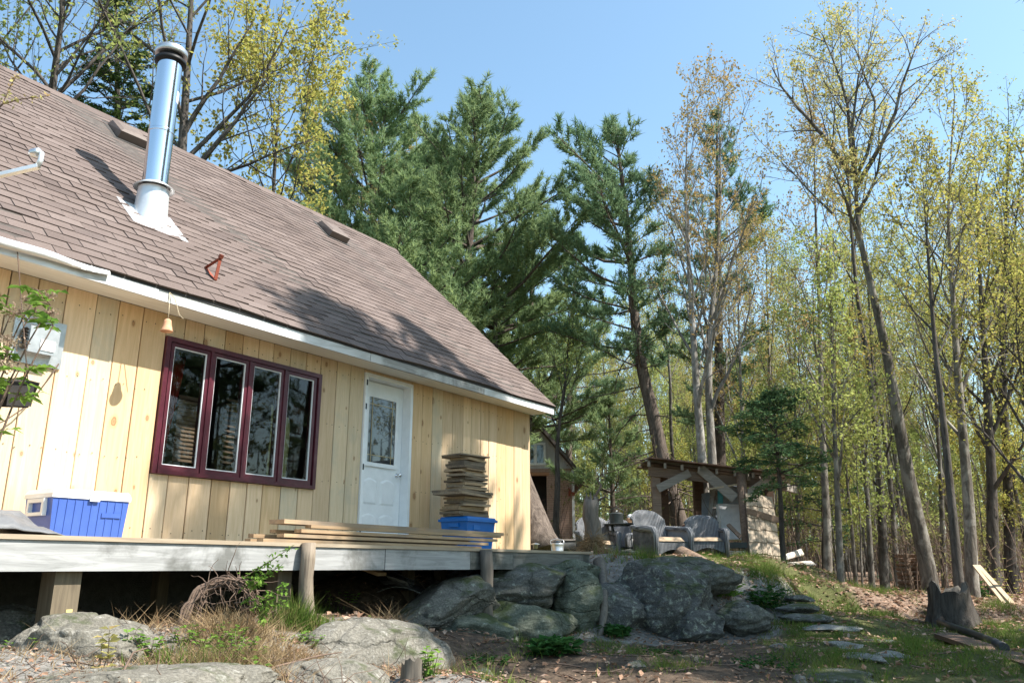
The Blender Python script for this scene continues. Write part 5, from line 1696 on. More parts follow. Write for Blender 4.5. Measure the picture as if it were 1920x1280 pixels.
for i, (u, v, d, m_, lab) in enumerate(((1556, 1176, (.33, .24, .04), 'flatstone', 'stepping stone highest up the slope, below the dark stone stack'),
                                   (1642, 1203, (.26, .18, .04), 'flatstone', 'upper right stepping stone in the grass'),
                                   (1583, 1209, (.25, .17, .04), 'flatstone', 'stepping stone left of the upper right one'),
                                   (1618, 1232, (.25, .14, .04), 'flatstone', 'lower stepping stone in the grass'),
                                   (1672, 1229, (.16, .11, .035), 'flatstone', 'smallest stepping stone right of the lower one'),
                                   (1560, 1268, (.40, .36, .05), 'rock', 'large flat slab sunk in the grass at the bottom edge'),
                                   (1195, 1250, (.16, .10, .05), 'rock_pale', 'pale stone lying on the dark soil near the broad leaved plant'),
                                   (1460, 1212, (.14, .1, .035), 'rock_pale', 'pale stone chips beside the large flat slab'),
                                   (1500, 1276, (.07, .06, .05), 'rock_pale', 'fist sized pale stone at the bottom edge beside the slab'),
                                   (905, 1268, (.10, .07, .06), 'rock_pale', 'pale broken stone at the bottom edge near the small stump'))):
    q = ground_hit(u, v)
    B('flat_stone', lab, q + Vector((0, 0, -d[2] * .25)), (d[0], d[1], d[2] * 1.2), i * .7, 30 + i, m_, sub=4, group='stones lying on the ground')

# ------------------------------------------------------------------ yard things
def rest(u, v, y):
    p = at(u, v, y)
    return Vector((p.x, p.y, gz(p.x, p.y)))

def wicker_chair(label, loc, rz, sc=1.0, cushion=True):
    o = thing('wicker_chair', label, 'chair', loc, rz, 'grey wicker armchairs')
    o.scale = sc if isinstance(sc, tuple) else (sc,) * 3
    W, D = .36, .33
    rows = []
    n = 18
    for i in range(9):
        q = i / 8
        rw = []
        for j in range(n + 1):
            a = -1 + 2 * j / n
            x = a * (W - .03 + .015 * q)
            top_ = .97 - .17 * abs(a) ** 3.2
            z = .30 + (top_ - .30) * q
            y = D - .02 + .14 * q - .10 * abs(a) ** 2.4 + .01
            rw.append((x, y, z))
        rows.append(rw)
    MB().sheet(rows, .035).build('backrest', M['wicker'], o)
    rim = [Vector(p) + Vector((0, .015, 0)) for p in rows[-1]]
    MB().tube(rim, .024, 8).build('back_rim', M['wicker'], o)
    for s in (-1, 1):
        mb = MB()
        path = [(s * (W - .02), D + .05, .66), (s * W, D - .12, .635), (s * (W + .015), 0, .61), (s * (W + .02), -.2, .60), (s * (W + .015), -D + .02, .585), (s * (W + .005), -D - .035, .52), (s * W, -D - .04, .42), (s * W, -D - .02, .0)]
        mb.tube(path, [.04, .05, .058, .062, .062, .056, .046, .036], 10)
        g_ = []
        for i in range(5):
            q = i / 4
            g_.append([(s * W, D - .02 - (2 * D - .04) * j / 8, .04 + (.56 - .0) * q - .0) for j in range(9)])
        mb.sheet(g_, .02 * s)
        mb.build('arm', M['wicker'], o)
        MB().tube([(s * (W - .03), D - .02, 0), (s * (W - .03), D, .4)], .025, 8).build('leg', M['wicker'], o)
    poly = [(-W + .01, -D - .0, .36), (-W + .01, -D, .12)] + [((-1 + 2 * j / 10) * (W - .06), -D, .12 + .11 * math.sin(math.pi * j / 10)) for j in range(11)] + [(W - .01, -D, .12), (W - .01, -D, .36)]
    MB().prism(poly, (0, .025, 0)).build('skirt', M['wicker'], o)
    MB().box((0, 0, .355), (2 * W - .05, 2 * D - .02, .04)).build('seat', M['wicker'], o)
    cu = []
    for i in range(8):
        for_ = []
        for j in range(11):
            a, b = -1 + 2 * j / 10, -1 + 2 * i / 7
            for_.append((a * (W - .05), -.02 + b * (D - .01), .378 + .085 * (max(0, 1 - a ** 8) * max(0, 1 - b ** 8)) ** .6))
        cu.append(for_)
    if cushion: MB().sheet(cu).build('cushion', M['cushion'], o)
    return o
wicker_chair('grey wicker armchair behind the weathered post, facing the cabin end', rest(1119, 1028, 14.6), .12, (.88, .88, .84))
wicker_chair('grey wicker armchair turned aside, right of the glass topped table', rest(1240, 1032, 14.0), .45, (.98, .98, .90))
wicker_chair('low shaded wicker armchair in front of the open shed', rest(1324, 1040, 14.3), -.08, (.86, .86, .76))
wicker_chair('dark wicker armchair mostly hidden behind another beside the weathered post', rest(1150, 1026, 15.6), -.3, (.88, .88, .84), False)

# round glass table on black iron legs with things on it
tl = rest(1172, 1030, 14.7)
tb_ = thing('garden_table', 'round glass topped garden table on black iron legs between two chairs', 'table', tl)
MB().lathe([(0, .70), (.34, .70), (.345, .705), (.34, .712), (0, .712)], 36).build('table_top', M['tableglass'], tb_)
MB().lathe([(.34, .685), (.365, .69), (.37, .705), (.36, .715), (.342, .713)], 36).build('rim', M['iron'], tb_)
for i in range(4):
    a = .6 + i * math.pi / 2
    c, s = math.cos(a), math.sin(a)
    MB().tube([(c * .31, s * .31, .69), (c * .25, s * .25, .5), (c * .21, s * .21, .3), (c * .25, s * .25, .1), (c * .31, s * .31, 0)], .014, 7).build('leg', M['iron'], tb_)
MB().lathe([(.21, .29), (.225, .30), (.21, .31), (.195, .30), (.21, .29)], 24).build('ring', M['iron'], tb_)
kt = thing('metal_pot', 'dark lidded pot standing on the glass topped table', 'pot', tl + Vector((-.12, .08, .713)))
MB().lathe([(0, 0), (.11, 0), (.12, .03), (.12, .17), (.125, .18), (.11, .185), (.09, .20), (0, .21)], 20).build('body', M['iron'], kt)
MB().tube([(-.12, 0, .12), (-.13, 0, .24), (0, 0, .29), (.13, 0, .24), (.12, 0, .12)], .007, 6).build('handle', M['iron'], kt)
MB().lathe([(0, .21), (.015, .215), (.018, .235), (0, .24)], 10).build('knob', M['galv'], kt)
an = thing('clay_pot', 'small orange and white pot on the glass topped table', 'pot', tl + Vector((.12, .02, .713)))
MB().lathe([(0, 0), (.05, 0), (.07, .09), (.065, .1), (0, .09)], 16).build('body', M['clay'], an)
MB().lathe([(.045, .09), (.06, .12), (.04, .16), (0, .17)], 12).build('lid', M['white'], an)

# weathered post with dry roots
pp_ = rest(1112, 1060, 11.4)
wp = thing('old_post', 'weathered broken post between the deck end and the chairs', 'post', pp_)
hh = at(1106, 938, 11.4).z - pp_.z
mb = MB().tube([(.02 * math.sin(i * 1.3), .02 * math.cos(i), -.3 + (hh + .3) * i / 10) for i in range(11)], [.16, .145, .132, .126, .12, .118, .116, .116, .114, .112, .108], 16)
mb.jitter(.014, 11, 3).build('trunk', M['oldpost'], wp)
mb = MB()
for i in range(7):
    a = i * .9
    mb.lathe([(.03, 0), (.018, .08), (0, .12 + .06 * math.sin(i * 3))], 6, (.07 * math.cos(a), .07 * math.sin(a), hh - .03))
mb.build('splinter', M['oldpost'], wp)
tw = MB()
rr = random.Random(4)
tw.tube([(.0, 0, hh - .05), (.08, -.03, hh + .1), (.14, 0, hh + .2), (.09, .02, hh + .3), (.16, 0, hh + .38), (.22, .02, hh + .3)], [.025, .02, .018, .014, .01, .006], 6)
tw.tube([(.05, 0, hh - .02), (.2, .03, hh + .06), (.26, 0, hh + .0)], [.02, .014, .006], 6)
tw.build('dead_twig', M['twig'], wp)
rt_ = at(1130, 1062, 10.0)
mb = MB().tube([at(u, v, y) - rt_ for (u, v, y) in ((1122, 1050, 10.3), (1130, 1075, 9.75), (1133, 1110, 9.35), (1131, 1150, 9.1), (1127, 1185, 9.0), (1120, 1205, 8.95))], [.06, .055, .045, .04, .036, .04], 10)
mb.jitter(.03, 7, 8)
o = mb.build('dead_root', M['postdark']); o.location = rt_
tag(o, 'old thick root hanging down the rock face beside the green boulder', 'root')

# leaning rough trunk at the cabin corner
lt = rest(1024, 1030, 13.7)
lt.z -= .1
ltt = thing('leaning_tree', 'thick rough trunk leaning away behind the cabin corner', 'tree trunk', lt)
pth = [at(u, v, y) - lt for (u, v, y) in ((1015, 1035, 13.6), (1007, 1010, 13.65), (992, 960, 13.8), (974, 905, 13.95), (957, 850, 14.1), (940, 800, 14.3))]
MB().tube(pth, [.36, .29, .25, .225, .21, .20], 18).jitter(.05, 5, 1).build('trunk', M['bark_pine'], ltt)

# pail and small solar light by the trunk
pa = rest(1045, 1020, 13.0)
pa_o = thing('metal_pail', 'small ribbed metal pail in the grass beside the leaning trunk', 'pail', pa)
MB().lathe([(0, 0), (.085, 0), (.09, .02), (.095, .06), (.092, .065), (.10, .11), (.097, .115), (.105, .17), (.11, .19), (.105, .195), (.10, .18), (0, .17)], 22).build('body', M['galv'], pa_o)
MB().lathe([(.0, .20), (.08, .198), (.06, .23), (0, .24)], 18).build('lid', M['glassgreen'], pa_o)
MB().tube([(-.107, 0, .17), (-.1, .05, .24), (0, .08, .27), (.1, .05, .24), (.107, 0, .17)], .005, 6).build('handle', M['galv'], pa_o)
sl = rest(1004, 1022, 12.6)
so_ = thing('garden_light', 'little garden light on a stake at the cabin corner', 'lamp', sl)
MB().tube([(0, 0, -.05), (0, 0, .15)], .012, 7).build('stake', M['black'], so_)
MB().lathe([(.0, .24), (.06, .225), (.07, .215), (.04, .21), (.03, .15), (0, .15)], 14).build('head', M['galv'], so_)

# dark hull lying behind the leaning trunk
hu = rest(1060, 1010, 16.5)
hull = thing('upturned_boat', 'dark long hull lying in the grass before the outbuilding', 'boat', hu, .06)
rows = []
for i in range(17):
    q = -1 + 2 * i / 16
    w_ = .42 * (1 - abs(q) ** 2.6) + .01
    h_ = .42 + .10 * q * q
    rows.append([(q * 1.6, w_ * math.sin(a), h_ * (1 - math.cos(a) * .0) - h_ * max(0, math.cos(a)) ** .7) for a in [(-1 + 2 * j / 10) * math.pi / 2 for j in range(11)]])
MB().sheet(rows, .015).build('hull', M['hull'], hull)
for s in (0, -1):
    MB().tube([Vector(r_[s]) + Vector((0, 0, .012)) for r_ in rows], .022, 6).build('gunwale', M['hullrim'], hull)
for q in (-.7, 0, .7):
    MB().box((q, 0, .36), (.16, .7, .025)).build('thwart', M['hullrim'], hull)

# far outbuilding
OY = 26.0
ob_w = at(1077, 985, OY)
obz = gz(3, 26)
ox1 = ob_w.x
apx = at(968, 752, OY)
eav = at(1080, 878, OY)
ox0 = 2 * apx.x - ox1
ob = thing('outbuilding', 'small gabled outbuilding behind the cabin end, grey above and brown below', 'outbuilding', (apx.x, OY, obz))
def ol(x, y, z): return (x - apx.x, y - OY, z - obz)
zm = at(1000, 878, OY).z
dx0, dx1 = at(985, 900, OY).x, at(1025, 900, OY).x
dzt = at(1000, 891, OY).z
w0, w1, wz0, wz1 = at(984, 850, OY).x, at(1023, 850, OY).x, at(1000, 872, OY).z, at(1000, 830, OY).z
lw = MB()
lw.prism([ol(ox0, OY, obz - .3), ol(dx0, OY, obz - .3), ol(dx0, OY, zm), ol(ox0, OY, zm)], (0, .15, 0))
lw.prism([ol(dx1, OY, obz - .3), ol(ox1, OY, obz - .3), ol(ox1, OY, zm), ol(dx1, OY, zm)], (0, .15, 0))
lw.prism([ol(dx0, OY, dzt), ol(dx1, OY, dzt), ol(dx1, OY, zm), ol(dx0, OY, zm)], (0, .15, 0))
def sidm():
    m, t, o = nt('brown_brick_pattern_siding')
    vec, _ = coords(t, per_object=False, rot=(R(90), 0, 0))
    br = N(t, 'ShaderNodeTexBrick', inp={'Scale': 3.2, 'Mortar Size': .02, 'Brick Width': .6, 'Row Height': .22})
    br.inputs['Color1'].default_value = (.40, .26, .20, 1); br.inputs['Color2'].default_value = (.46, .31, .245, 1); br.inputs['Mortar'].default_value = (.24, .165, .14, 1)
    L(t, vec, br.inputs['Vector'])
    n = noise_n(t, vec, 3, 4)
    col = mix(t, ramp(t, n, [(.4, 0.0), (.7, .4)]), br.outputs['Color'], (.34, .24, .19))
    finish(t, o, col, .95, br.outputs['Fac'], .4, .02)
    return m
M['siding'] = sidm()
lw.build('lower_wall', M['siding'], ob)
sd = MB()
sd.bbox(ox0 - apx.x, ox0 - apx.x + .15, .15, 6, -.3, zm - obz); sd.bbox(ox1 - apx.x - .15, ox1 - apx.x, .15, 6, -.3, zm - obz)
for k_, (a_, b_) in enumerate(((ox0 - apx.x, ox0 - apx.x + .15), (ox1 - apx.x - .15, ox1 - apx.x))):
    MB().bbox(a_, b_, .15, 6, -.3, zm - obz).build('side_wall', M['siding'], ob)
MB().prism([ol(ox0, OY, zm), ol(w0, OY, zm), ol(w0, OY, wz1), ol(w1, OY, wz1), ol(w1, OY, zm), ol(ox1, OY, zm), ol(apx.x, OY, apx.z)][:0] or [ol(ox0, OY + .01, zm), ol(ox1, OY + .01, zm), ol(apx.x, OY + .01, apx.z)], (0, .14, 0)).build('gable', M['barn'], ob)
MB().bbox(ox0 - apx.x, ox1 - apx.x, 5.85, 6, -.3, zm - obz).build('back_wall', M['barn'], ob)
MB().bbox(dx0 - apx.x - .3, dx1 - apx.x + .3, 1.2, 1.25, -.3, zm - obz).build('inner_wall', M['room'], ob)
rf = MB()
sl_ = (apx.z - zm) / (ox1 - apx.x)
for s in (-1, 1):
    X = (ox1 - apx.x) + .35
    mb = MB().prism([(0, -.45, apx.z - obz + .10), (s * X, -.45, apx.z - obz + .10 - sl_ * X), (s * X, -.45, apx.z - obz - .04 - sl_ * X), (0, -.45, apx.z - obz - .04)], (0, 6.8, 0))
    mb.build('roof_slope', M['darkroof'], ob)
wm = MB()
xm = (w0 + w1) / 2 - apx.x
a_, b_, c_, d_ = w0 - apx.x, w1 - apx.x, wz0 - obz, wz1 - obz
for (p_, q_, r_, s_) in ((a_, a_ + .07, c_, d_), (b_ - .07, b_, c_, d_), (a_ + .07, b_ - .07, c_, c_ + .07), (a_ + .07, b_ - .07, d_ - .07, d_), (xm - .05, xm + .05, c_ + .07, d_ - .07)):
    wm.bbox(p_, q_, -.05, .02, r_, s_)
wo_ = wm.build('window_frame', M['white'], ob)
for (p_, q_) in ((a_ + .07, xm - .05), (xm + .05, b_ - .07)):
    MB().bbox(p_, q_, -.01, .005, c_ + .07, d_ - .07).build('pane', M['glassgreen'], wo_)
MB().bbox(dx0 - apx.x - .1, dx1 - apx.x + .08, -.04, .0, dzt - obz, dzt - obz + .10).build('door_lintel', M['orangewood'], ob)
MB().bbox(ox1 - apx.x - .06, ox1 - apx.x + .02, -.03, .0, -.3, zm - obz - .05).build('corner_board', M['white'], ob)
lm = at(1071, 922, OY)
MB().prism([ol(lm.x - .09, OY, lm.z + .14), ol(lm.x - .09, OY, lm.z - .12), ol(lm.x + .1, OY, lm.z - .12), ol(lm.x + .1, OY, lm.z - .02), ol(lm.x, OY, lm.z)], (0, -.15, 0)).build('wall_lamp', M['rust'], ob)

# the open shed
SY = 16.9
sh0 = rest(1300, 1040, SY)
shed = thing('open_shed', 'low open timber shed with a board roof behind the chairs', 'shed', sh0)
Q = lambda u, v, y: at(u, v, y) - sh0
def gpt(u, y):
    r, _ = ray(u, 1040); return Vector((r * y, y, gz(r * y, y) - .15)) - sh0
def zat(u, v, y):
    p = Q(u, v, y); return p
# posts
def post(u0, v0, y, w_, m_='shedwood', round_=False):
    tp = Q(u0, v0, y); bt = gpt(u0, y); bt.x = tp.x
    mb = MB()
    if round_: mb.tube([bt, bt * .6 + tp * .4 + Vector((.03, 0, 0)), tp], [.14, .11, .095], 10).jitter(.02, 6)
    else: mb.beam(bt, tp, w_, w_, (0, 1, 0))
    mb.build('post', M[m_], shed)
post(1228, 882, SY, .17); post(1389, 885, SY - .3, .15, 'shedwood', True); post(1306, 872, SY + 1.3, .2, 'brownplank'); post(1440, 905, SY + 1.2, .15, 'brownplank'); post(1243, 880, SY + 1.3, .15, 'brownplank')
def beam(u0, v0, y0, u1, v1, y1, w_, h_, m_, nm):
    MB().beam(Q(u0, v0, y0), Q(u1, v1, y1), w_, h_).build(nm, M[m_], shed)
beam(1216, 883, SY - .1, 1475, 912, SY - .1, .07, .19, 'shedwood', 'beam')
beam(1235, 880, SY + 1.3, 1470, 905, SY + 1.3, .07, .17, 'brownplank', 'beam')
beam(1398, 893, SY - .2, 1492, 918, SY + 1.2, .07, .15, 'shedgrey', 'beam')
beam(1222, 884, SY, 1236, 882, SY + 1.3, .07, .15, 'brownplank', 'beam')
beam(1233, 916, SY - .2, 1293, 886, SY - .2, .05, .16, 'shedgrey', 'brace')
beam(1312, 878, SY - .22, 1378, 934, SY - .3, .05, .20, 'shedgrey', 'brace')
beam(1392, 934, SY - .32, 1450, 893, SY - .25, .05, .18, 'shedgrey', 'brace')
for i, u in enumerate((1217, 1247, 1279, 1311, 1344, 1378, 1412, 1446)):
    v = 869 + (u - 1215) * .108
    beam(u, v, SY - .35, u - 3, v - 1, SY + 1.45, .05, .11, 'shedgrey', 'rafter')
nbd = 6
for i in range(nbd):
    y_ = SY - .36 + i * .31
    a_, b_ = Q(1212, 863, SY), Q(1478, 893, SY)
    a_ = Vector((a_.x + rnd.uniform(-.05, .05), y_ - SY, a_.z + .0)); b_ = Vector((b_.x + rnd.uniform(-.1, .1), y_ - SY, b_.z))
    MB().beam(a_, b_, .29, .025).build('roof_board', M[rnd.choice(['shedwood', 'shedgrey', 'brownplank'])], shed)

def lean(name, label, cat, pts4, th, m_, loc=None):
    """a flat thing leaning at its place: four corners (u,v,y)"""
    w = [at(*p) for p in pts4]
    o0 = (w[2] + w[3]) / 2
    n_ = (w[1] - w[0]).cross(w[3] - w[0]).normalized() * th
    if n_.y < 0: n_ = -n_
    o = MB().prism([p - o0 for p in w], n_).build(name, M[m_])
    o.location = o0
    return tag(o, label, cat)
lean('wall_panel', 'blue grey panel standing upright in the shed behind the birch board', 'panel', ((1316, 925, 17.9), (1353, 918, 17.9), (1352, 1015, 17.7), (1316, 1015, 17.7)), .04, 'bluegrey')
lean('birch_board', 'pale birch board with dark knots leaning in the shed', 'board', ((1333, 916, 17.6), (1345, 916, 17.6), (1339, 1020, 17.2), (1322, 1020, 17.2)), .05, 'bark_pale')
lean('teal_sheet', 'narrow teal sheet standing beside the birch board', 'sheet', ((1347, 918, 17.7), (1356, 930, 17.7), (1354, 1010, 17.4), (1347, 1010, 17.4)), .03, 'tealcloth')
lean('grey_board', 'wide dark grey board under the shed beam', 'board', ((1354, 900, 18.3), (1388, 905, 18.3), (1388, 960, 18.2), (1354, 955, 18.2)), .04, 'bluegrey')
mt = at(1374, 1012, 17.2)
mo = thing('old_mattress', 'pale stained mattress standing on edge in the shed', 'mattress', mt)
hw_, hh_ = .26, .72
MB().box((0, 0, hh_ / 2), (2 * hw_, .14, hh_), (-.10, 0, 0)).jitter(.03, 4).build('body', M['mattress'], mo)
MB().tube([(-hw_, -.08, .02), (-hw_, -.15, hh_ - .03), (hw_, -.15, hh_ - .03), (hw_, -.08, .02)], .012, 6).build('piping', M['mattress'], mo)
lean('broken_plank', 'short broken plank tipped over the black grill', 'plank', ((1362, 983, 16.0), (1368, 980, 16.0), (1391, 1003, 15.8), (1387, 1008, 15.8)), .05, 'shedwood')
gr = rest(1372, 1040, 15.3)
go = thing('metal_grill', 'black metal grill with a pale rack beside the log post', 'grill', gr)
for (x, y) in ((-.2, -.15), (.2, -.15), (-.2, .2), (.2, .2)):
    MB().tube([(x, y, 0), (x, y, .38)], .014, 6).build('leg', M['iron'], go)
MB().box((0, .02, .42), (.5, .42, .10)).build('tray', M['iron'], go)
for i in range(8):
    MB().tube([(-.19, -.16, .06 + i * .035), (.19, -.16, .06 + i * .035)], .006, 5).build('rack_bar', M['white'], go)
lean('shed_rod', 'thin pale pole lying across the shed opening', 'pole', ((1328, 915, 16.6), (1384, 906, 16.6), (1384, 909, 16.6), (1328, 918, 16.6)), .03, 'palepole')
dm = rest(1303, 1022, 17.5)
db = thing('dark_crate', 'dark blue and red box half hidden behind the low wicker chair', 'crate', dm + Vector((.0, 0, .0)))
MB().box((0, 0, .35), (.4, .3, .7)).jitter(.01, 3).build('body', M['brownplank'], db)
MB().box((0, 0, .715), (.43, .33, .03)).build('lid', M['rust'], db)

# the leaning panel of wooden shakes
C0, C1, C2, C3 = at(1396, 925, 16.35), at(1447, 932, 16.6), at(1466, 1066, 15.9), at(1406, 1062, 15.6)
sp0 = (C2 + C3) / 2
spn = thing('shake_panel', 'sun bleached panel of wooden shakes leaning on the shed end', 'panel', sp0)
def bil(a, b):
    return (C0 * (1 - a) + C1 * a) * (1 - b) + (C3 * (1 - a) + C2 * a) * b - sp0
nrm_ = (C1 - C0).cross(C3 - C0).normalized()
if nrm_.y > 0: nrm_ = -nrm_
MB().prism([bil(0, 0), bil(1, 0), bil(1, 1), bil(0, 1)], -nrm_ * .03).build('backing', M['brownplank'], spn)
nr_ = 6
for r_ in range(nr_):
    ws = [rnd.uniform(.7, 1.3) for _ in range(5)]
    tot = sum(ws); a = 0
    for w_ in ws:
        b0, b1 = r_ / nr_, (r_ + 1) / nr_ + rnd.uniform(-.012, .02)
        a2 = a + w_ / tot
        p = [bil(a + .006, b0) + nrm_ * .003, bil(a2 - .006, b0) + nrm_ * .003, bil(a2 - .006, b1) + nrm_ * .02, bil(a + .006, min(1.01, b1 + rnd.uniform(-.012, .012))) + nrm_ * .02]
        MB().prism(p, nrm_ * .02).build('shake', M['shake'], spn)
        a = a2
MB().beam(bil(-.03, .27) + nrm_ * .06, bil(1.05, .35) + nrm_ * .06, .03, .12).build('batten', M['shedwood'], spn)
# low pile of roof sheets
rs_ = rest(1490, 1075, 16.8)
dbx = thing('low_crate', 'dark low box under the slanting roof sheets', 'crate', rs_)
MB().box((0, 0, .20), (1.0, .7, .40)).build('body', M['brownplank'], dbx)
MB().box((.28, -.36, .16), (.14, .02, .08)).build('label_plate', M['white'], dbx)
for i in range(5):
    MB().box((-.4 + i * .2, -.365, .22), (.17, .02, .36)).build('slat', M['brownplank'], dbx)
lean('roof_sheet', 'upper pale roof sheet tilted over the dark low box', 'sheet', ((1455, 1044, 16.9), (1502, 1028, 17.6), (1508, 1038, 17.6), (1456, 1052, 16.6)), .02, 'sheetmetal')
lean('roof_sheet', 'lower pale roof sheet lying flat over the dark low box', 'sheet', ((1455, 1056, 16.9), (1520, 1050, 17.2), (1530, 1057, 16.5), (1456, 1064, 16.2)), .02, 'sheetmetal')
# log, plank, sloping plank
lg0 = at(1278, 1038, 12.6)
lo = thing('fallen_log', 'short brown log lying before the low wicker chair', 'log', lg0)
MB().tube([at(u, v, y) - lg0 for (u, v, y) in ((1276, 1036, 12.9), (1290, 1044, 12.7), (1306, 1051, 12.5), (1322, 1060, 12.3))], [.105, .11, .105, .10], 16).jitter(.02, 7).build('bark', M['log'], lo)
w = [at(1316, 1052, 12.5), at(1380, 1062, 12.6)]
o = MB().beam(Vector((0, 0, 0)), w[1] - w[0], .12, .05).build('reddish_plank', M['orangewood']); o.location = w[0]
tag(o, 'reddish plank lying from the brown log towards the shed', 'plank')
w = [at(1500, 1072, 15.6), at(1566, 1122, 13.9)]
o = MB().beam(Vector((0, 0, 0)), w[1] - w[0], .30, .05).build('sloping_plank', M['shedwood']); o.location = w[0]
tag(o, 'dark plank sloping down the bank beside the two close trunks', 'plank')
# woodpile
wl = rest(1718, 1095, 22.5)
wpz = thing('woodpile', 'dark stack of split firewood behind the leaning maple', 'woodpile', wl)
k = 0
for r_ in range(8):
    for c_ in range(3):
        MB().tube([(-.28 + c_ * .28 + rnd.uniform(-.03, .03), -.35, .06 + r_ * .115), (-.28 + c_ * .28, .35, .06 + r_ * .115 + rnd.uniform(-.01, .01))], rnd.uniform(.05, .065), 7).build('split_log', M['log'], wpz)
# leaning poles
for i, (a_, b_) in enumerate((((1828, 1060, 15.0), (1886, 1142, 12.9)), ((1834, 1060, 15.0), (1902, 1145, 12.7)))):
    p0, p1 = at(*a_), at(*b_)
    p1.z = gz(p1.x, p1.y)
    o = MB().beam(Vector((0, 0, 0)), p1 - p0, .07, .035).build('leaning_pole', M['palepole']); o.location = p0
    tag(o, ['upper of two pale poles leaning against the peeled trunk', 'lower right of two pale poles leaning near the peeled trunk'][i], 'pole', 'pale poles leaning on a trunk')
# planks and drain pipe on the grass
p0, p1 = ground_hit(1768, 1200), ground_hit(1960, 1268)
for k, off in enumerate((0, .2)):
    q0, q1 = p0 + Vector((off * .6, off * .8, .05 + .0 * k)), p1 + Vector((off * .6, off * .8, .05))
    o = MB().beam(Vector((0, 0, 0)), q1 - q0, .17, .045).build('brown_plank', M['brownplank']); o.location = q0
    tag(o, ['nearer of two brown planks lying in the grass at the lower right', 'farther of two brown planks lying in the grass at the lower right'][k], 'plank', 'brown planks in the grass')
pts = [ground_hit(u, v) + Vector((0, 0, .045)) for (u, v) in ((1755, 1170), (1790, 1184), (1825, 1196), (1860, 1210), (1885, 1224))]
o = MB().tube([p - pts[0] for p in pts], .045, 10).build('drain_pipe', M['pipe']); o.location = pts[0]
tag(o, 'black drain pipe lying in the grass beside the broken stump', 'pipe')

# stumps
def stump(label, loc, r, h, seed, m='bark_dark', flare=1.6, hollow=True):
    rr = random.Random(seed)
    o = thing('tree_stump', label, 'stump', loc)
    k = 26
    rows = []
    ph = [rr.uniform(0, 6.28) for _ in range(5)]
    tops = [h * (.88 + .10 * math.sin(2 * a_ + ph[0]) + .08 * math.sin(5 * a_ + ph[1]) + .08 * rr.uniform(-1, 1)) for a_ in [2 * math.pi * j / k for j in range(k)]]
    for i in range(8):
        q = i / 7
        rw = []
        for j in range(k + 1):
            a_ = 2 * math.pi * (j % k) / k
            lobes = 1 + .24 * math.sin(5 * a_ + ph[2]) * (1 - q) + .07 * math.sin(11 * a_ + ph[3])
            rad = r * (1 + (flare - 1) * (1 - q) ** 2.2) * lobes
            rw.append((rad * math.cos(a_), rad * math.sin(a_), -.12 + (tops[j % k] + .12) * q))
        rows.append(rw)
    MB().sheet(rows).jitter(.05 * r, 14, seed).build('bark', M[m], o)
    rows2 = [rows[-1], [(x * .8, y * .8, z - .02) for x, y, z in rows[-1]], [(x * .45, y * .45, h * .45) for x, y, z in rows[-1]], [(0, 0, h * .4)] * (k + 1)]
    MB().sheet(rows2).build('rotten_heart', M['postdark'], o)
    return o
q = ground_hit(1786, 1172)
stump('large broken hollow stump on the grass at the wood edge', q, .23, .52, 3, flare=1.55)
q = ground_hit(772, 1275)
stump('small rotten stump at the bottom edge below the long slab', q, .06, .13, 5, 'postdark', 1.25)
q = at(478, 1192, 5.9)
stump('tiny cut stump among the dry grass below the deck', q, .045, .13, 6, 'post', 1.2)

# scraps under the deck
sc_ = atp(750, 1112, 5.7)
so2 = thing('shingle_scraps', 'curled dark roofing scraps lying on the rock under the deck', 'roofing scraps', sc_)
for i in range(6):
    rows = []
    for a_ in range(6):
        rows.append([(-.22 + a_ * .09 + .02 * i, -.1 + b_ * .07, .02 + .03 * i + .05 * math.sin(a_ * .7 + i) + .02 * b_ * (i % 2)) for b_ in range(4)])
    ob_ = MB().sheet(rows, .006).build('scrap', M['drip'] if i % 3 else M['flatstone'], so2)
    ob_.rotation_euler = (0, 0, i * .5)
w = atp(680, 1063, 5.5), atp(716, 1076, 5.3)
o = MB().beam(Vector((0, 0, 0)), w[1] - w[0], .16, .03).build('hanging_board', M['lumber']); o.location = w[0]
tag(o, 'short pale board wedged under the deck near the round post', 'board')
# ------------------------------------------------------------------ plants near the deck
def stems_and_leaves(name, label, cat, loc, stems, leaves, mst, mlf, group=None):
    o = thing(name, label, cat, loc, 0, group)
    if name in ('small_plant', 'fern_clump', 'leafy_shrub'):
        for q, mi in zip(stems.Q, stems.mq):
            leaves.Q.append(q + leaves.n); leaves.mq.append(mi + 1)
        leaves.V += stems.V
        leaves.n += stems.n
        link('foliage', leaves.mesh('foliage', [M[mlf], M[mst]], False), o)  # the plant's separate stems are merged into this mesh with the leaves
        return o
    if stems is not None and stems.n: link('stem', stems.mesh('stem', M[mst]), o)
    if leaves is not None and leaves.n: link('foliage', leaves.mesh('foliage', M[mlf], False), o)
    return o

def long_leaves(rs, C, D, ln, w, droop=.3):
    """pointed leaf of two bent quads from C along D"""
    n = len(C)
    D = unit(D)
    side = unit(np.cross(D, np.array([0, 0, 1.0]) + rs.normal(0, .3, (n, 3))))
    ln = ln * rs.uniform(.7, 1.25, (n, 1)); w = w * rs.uniform(.8, 1.2, (n, 1))
    m = C + D * ln * .5 + np.array([0, 0, .06]) * ln
    e = C + D * ln - np.array([0, 0, 1.0]) * ln * droop
    return np.stack([C, m + side * w, e, m - side * w], 1)

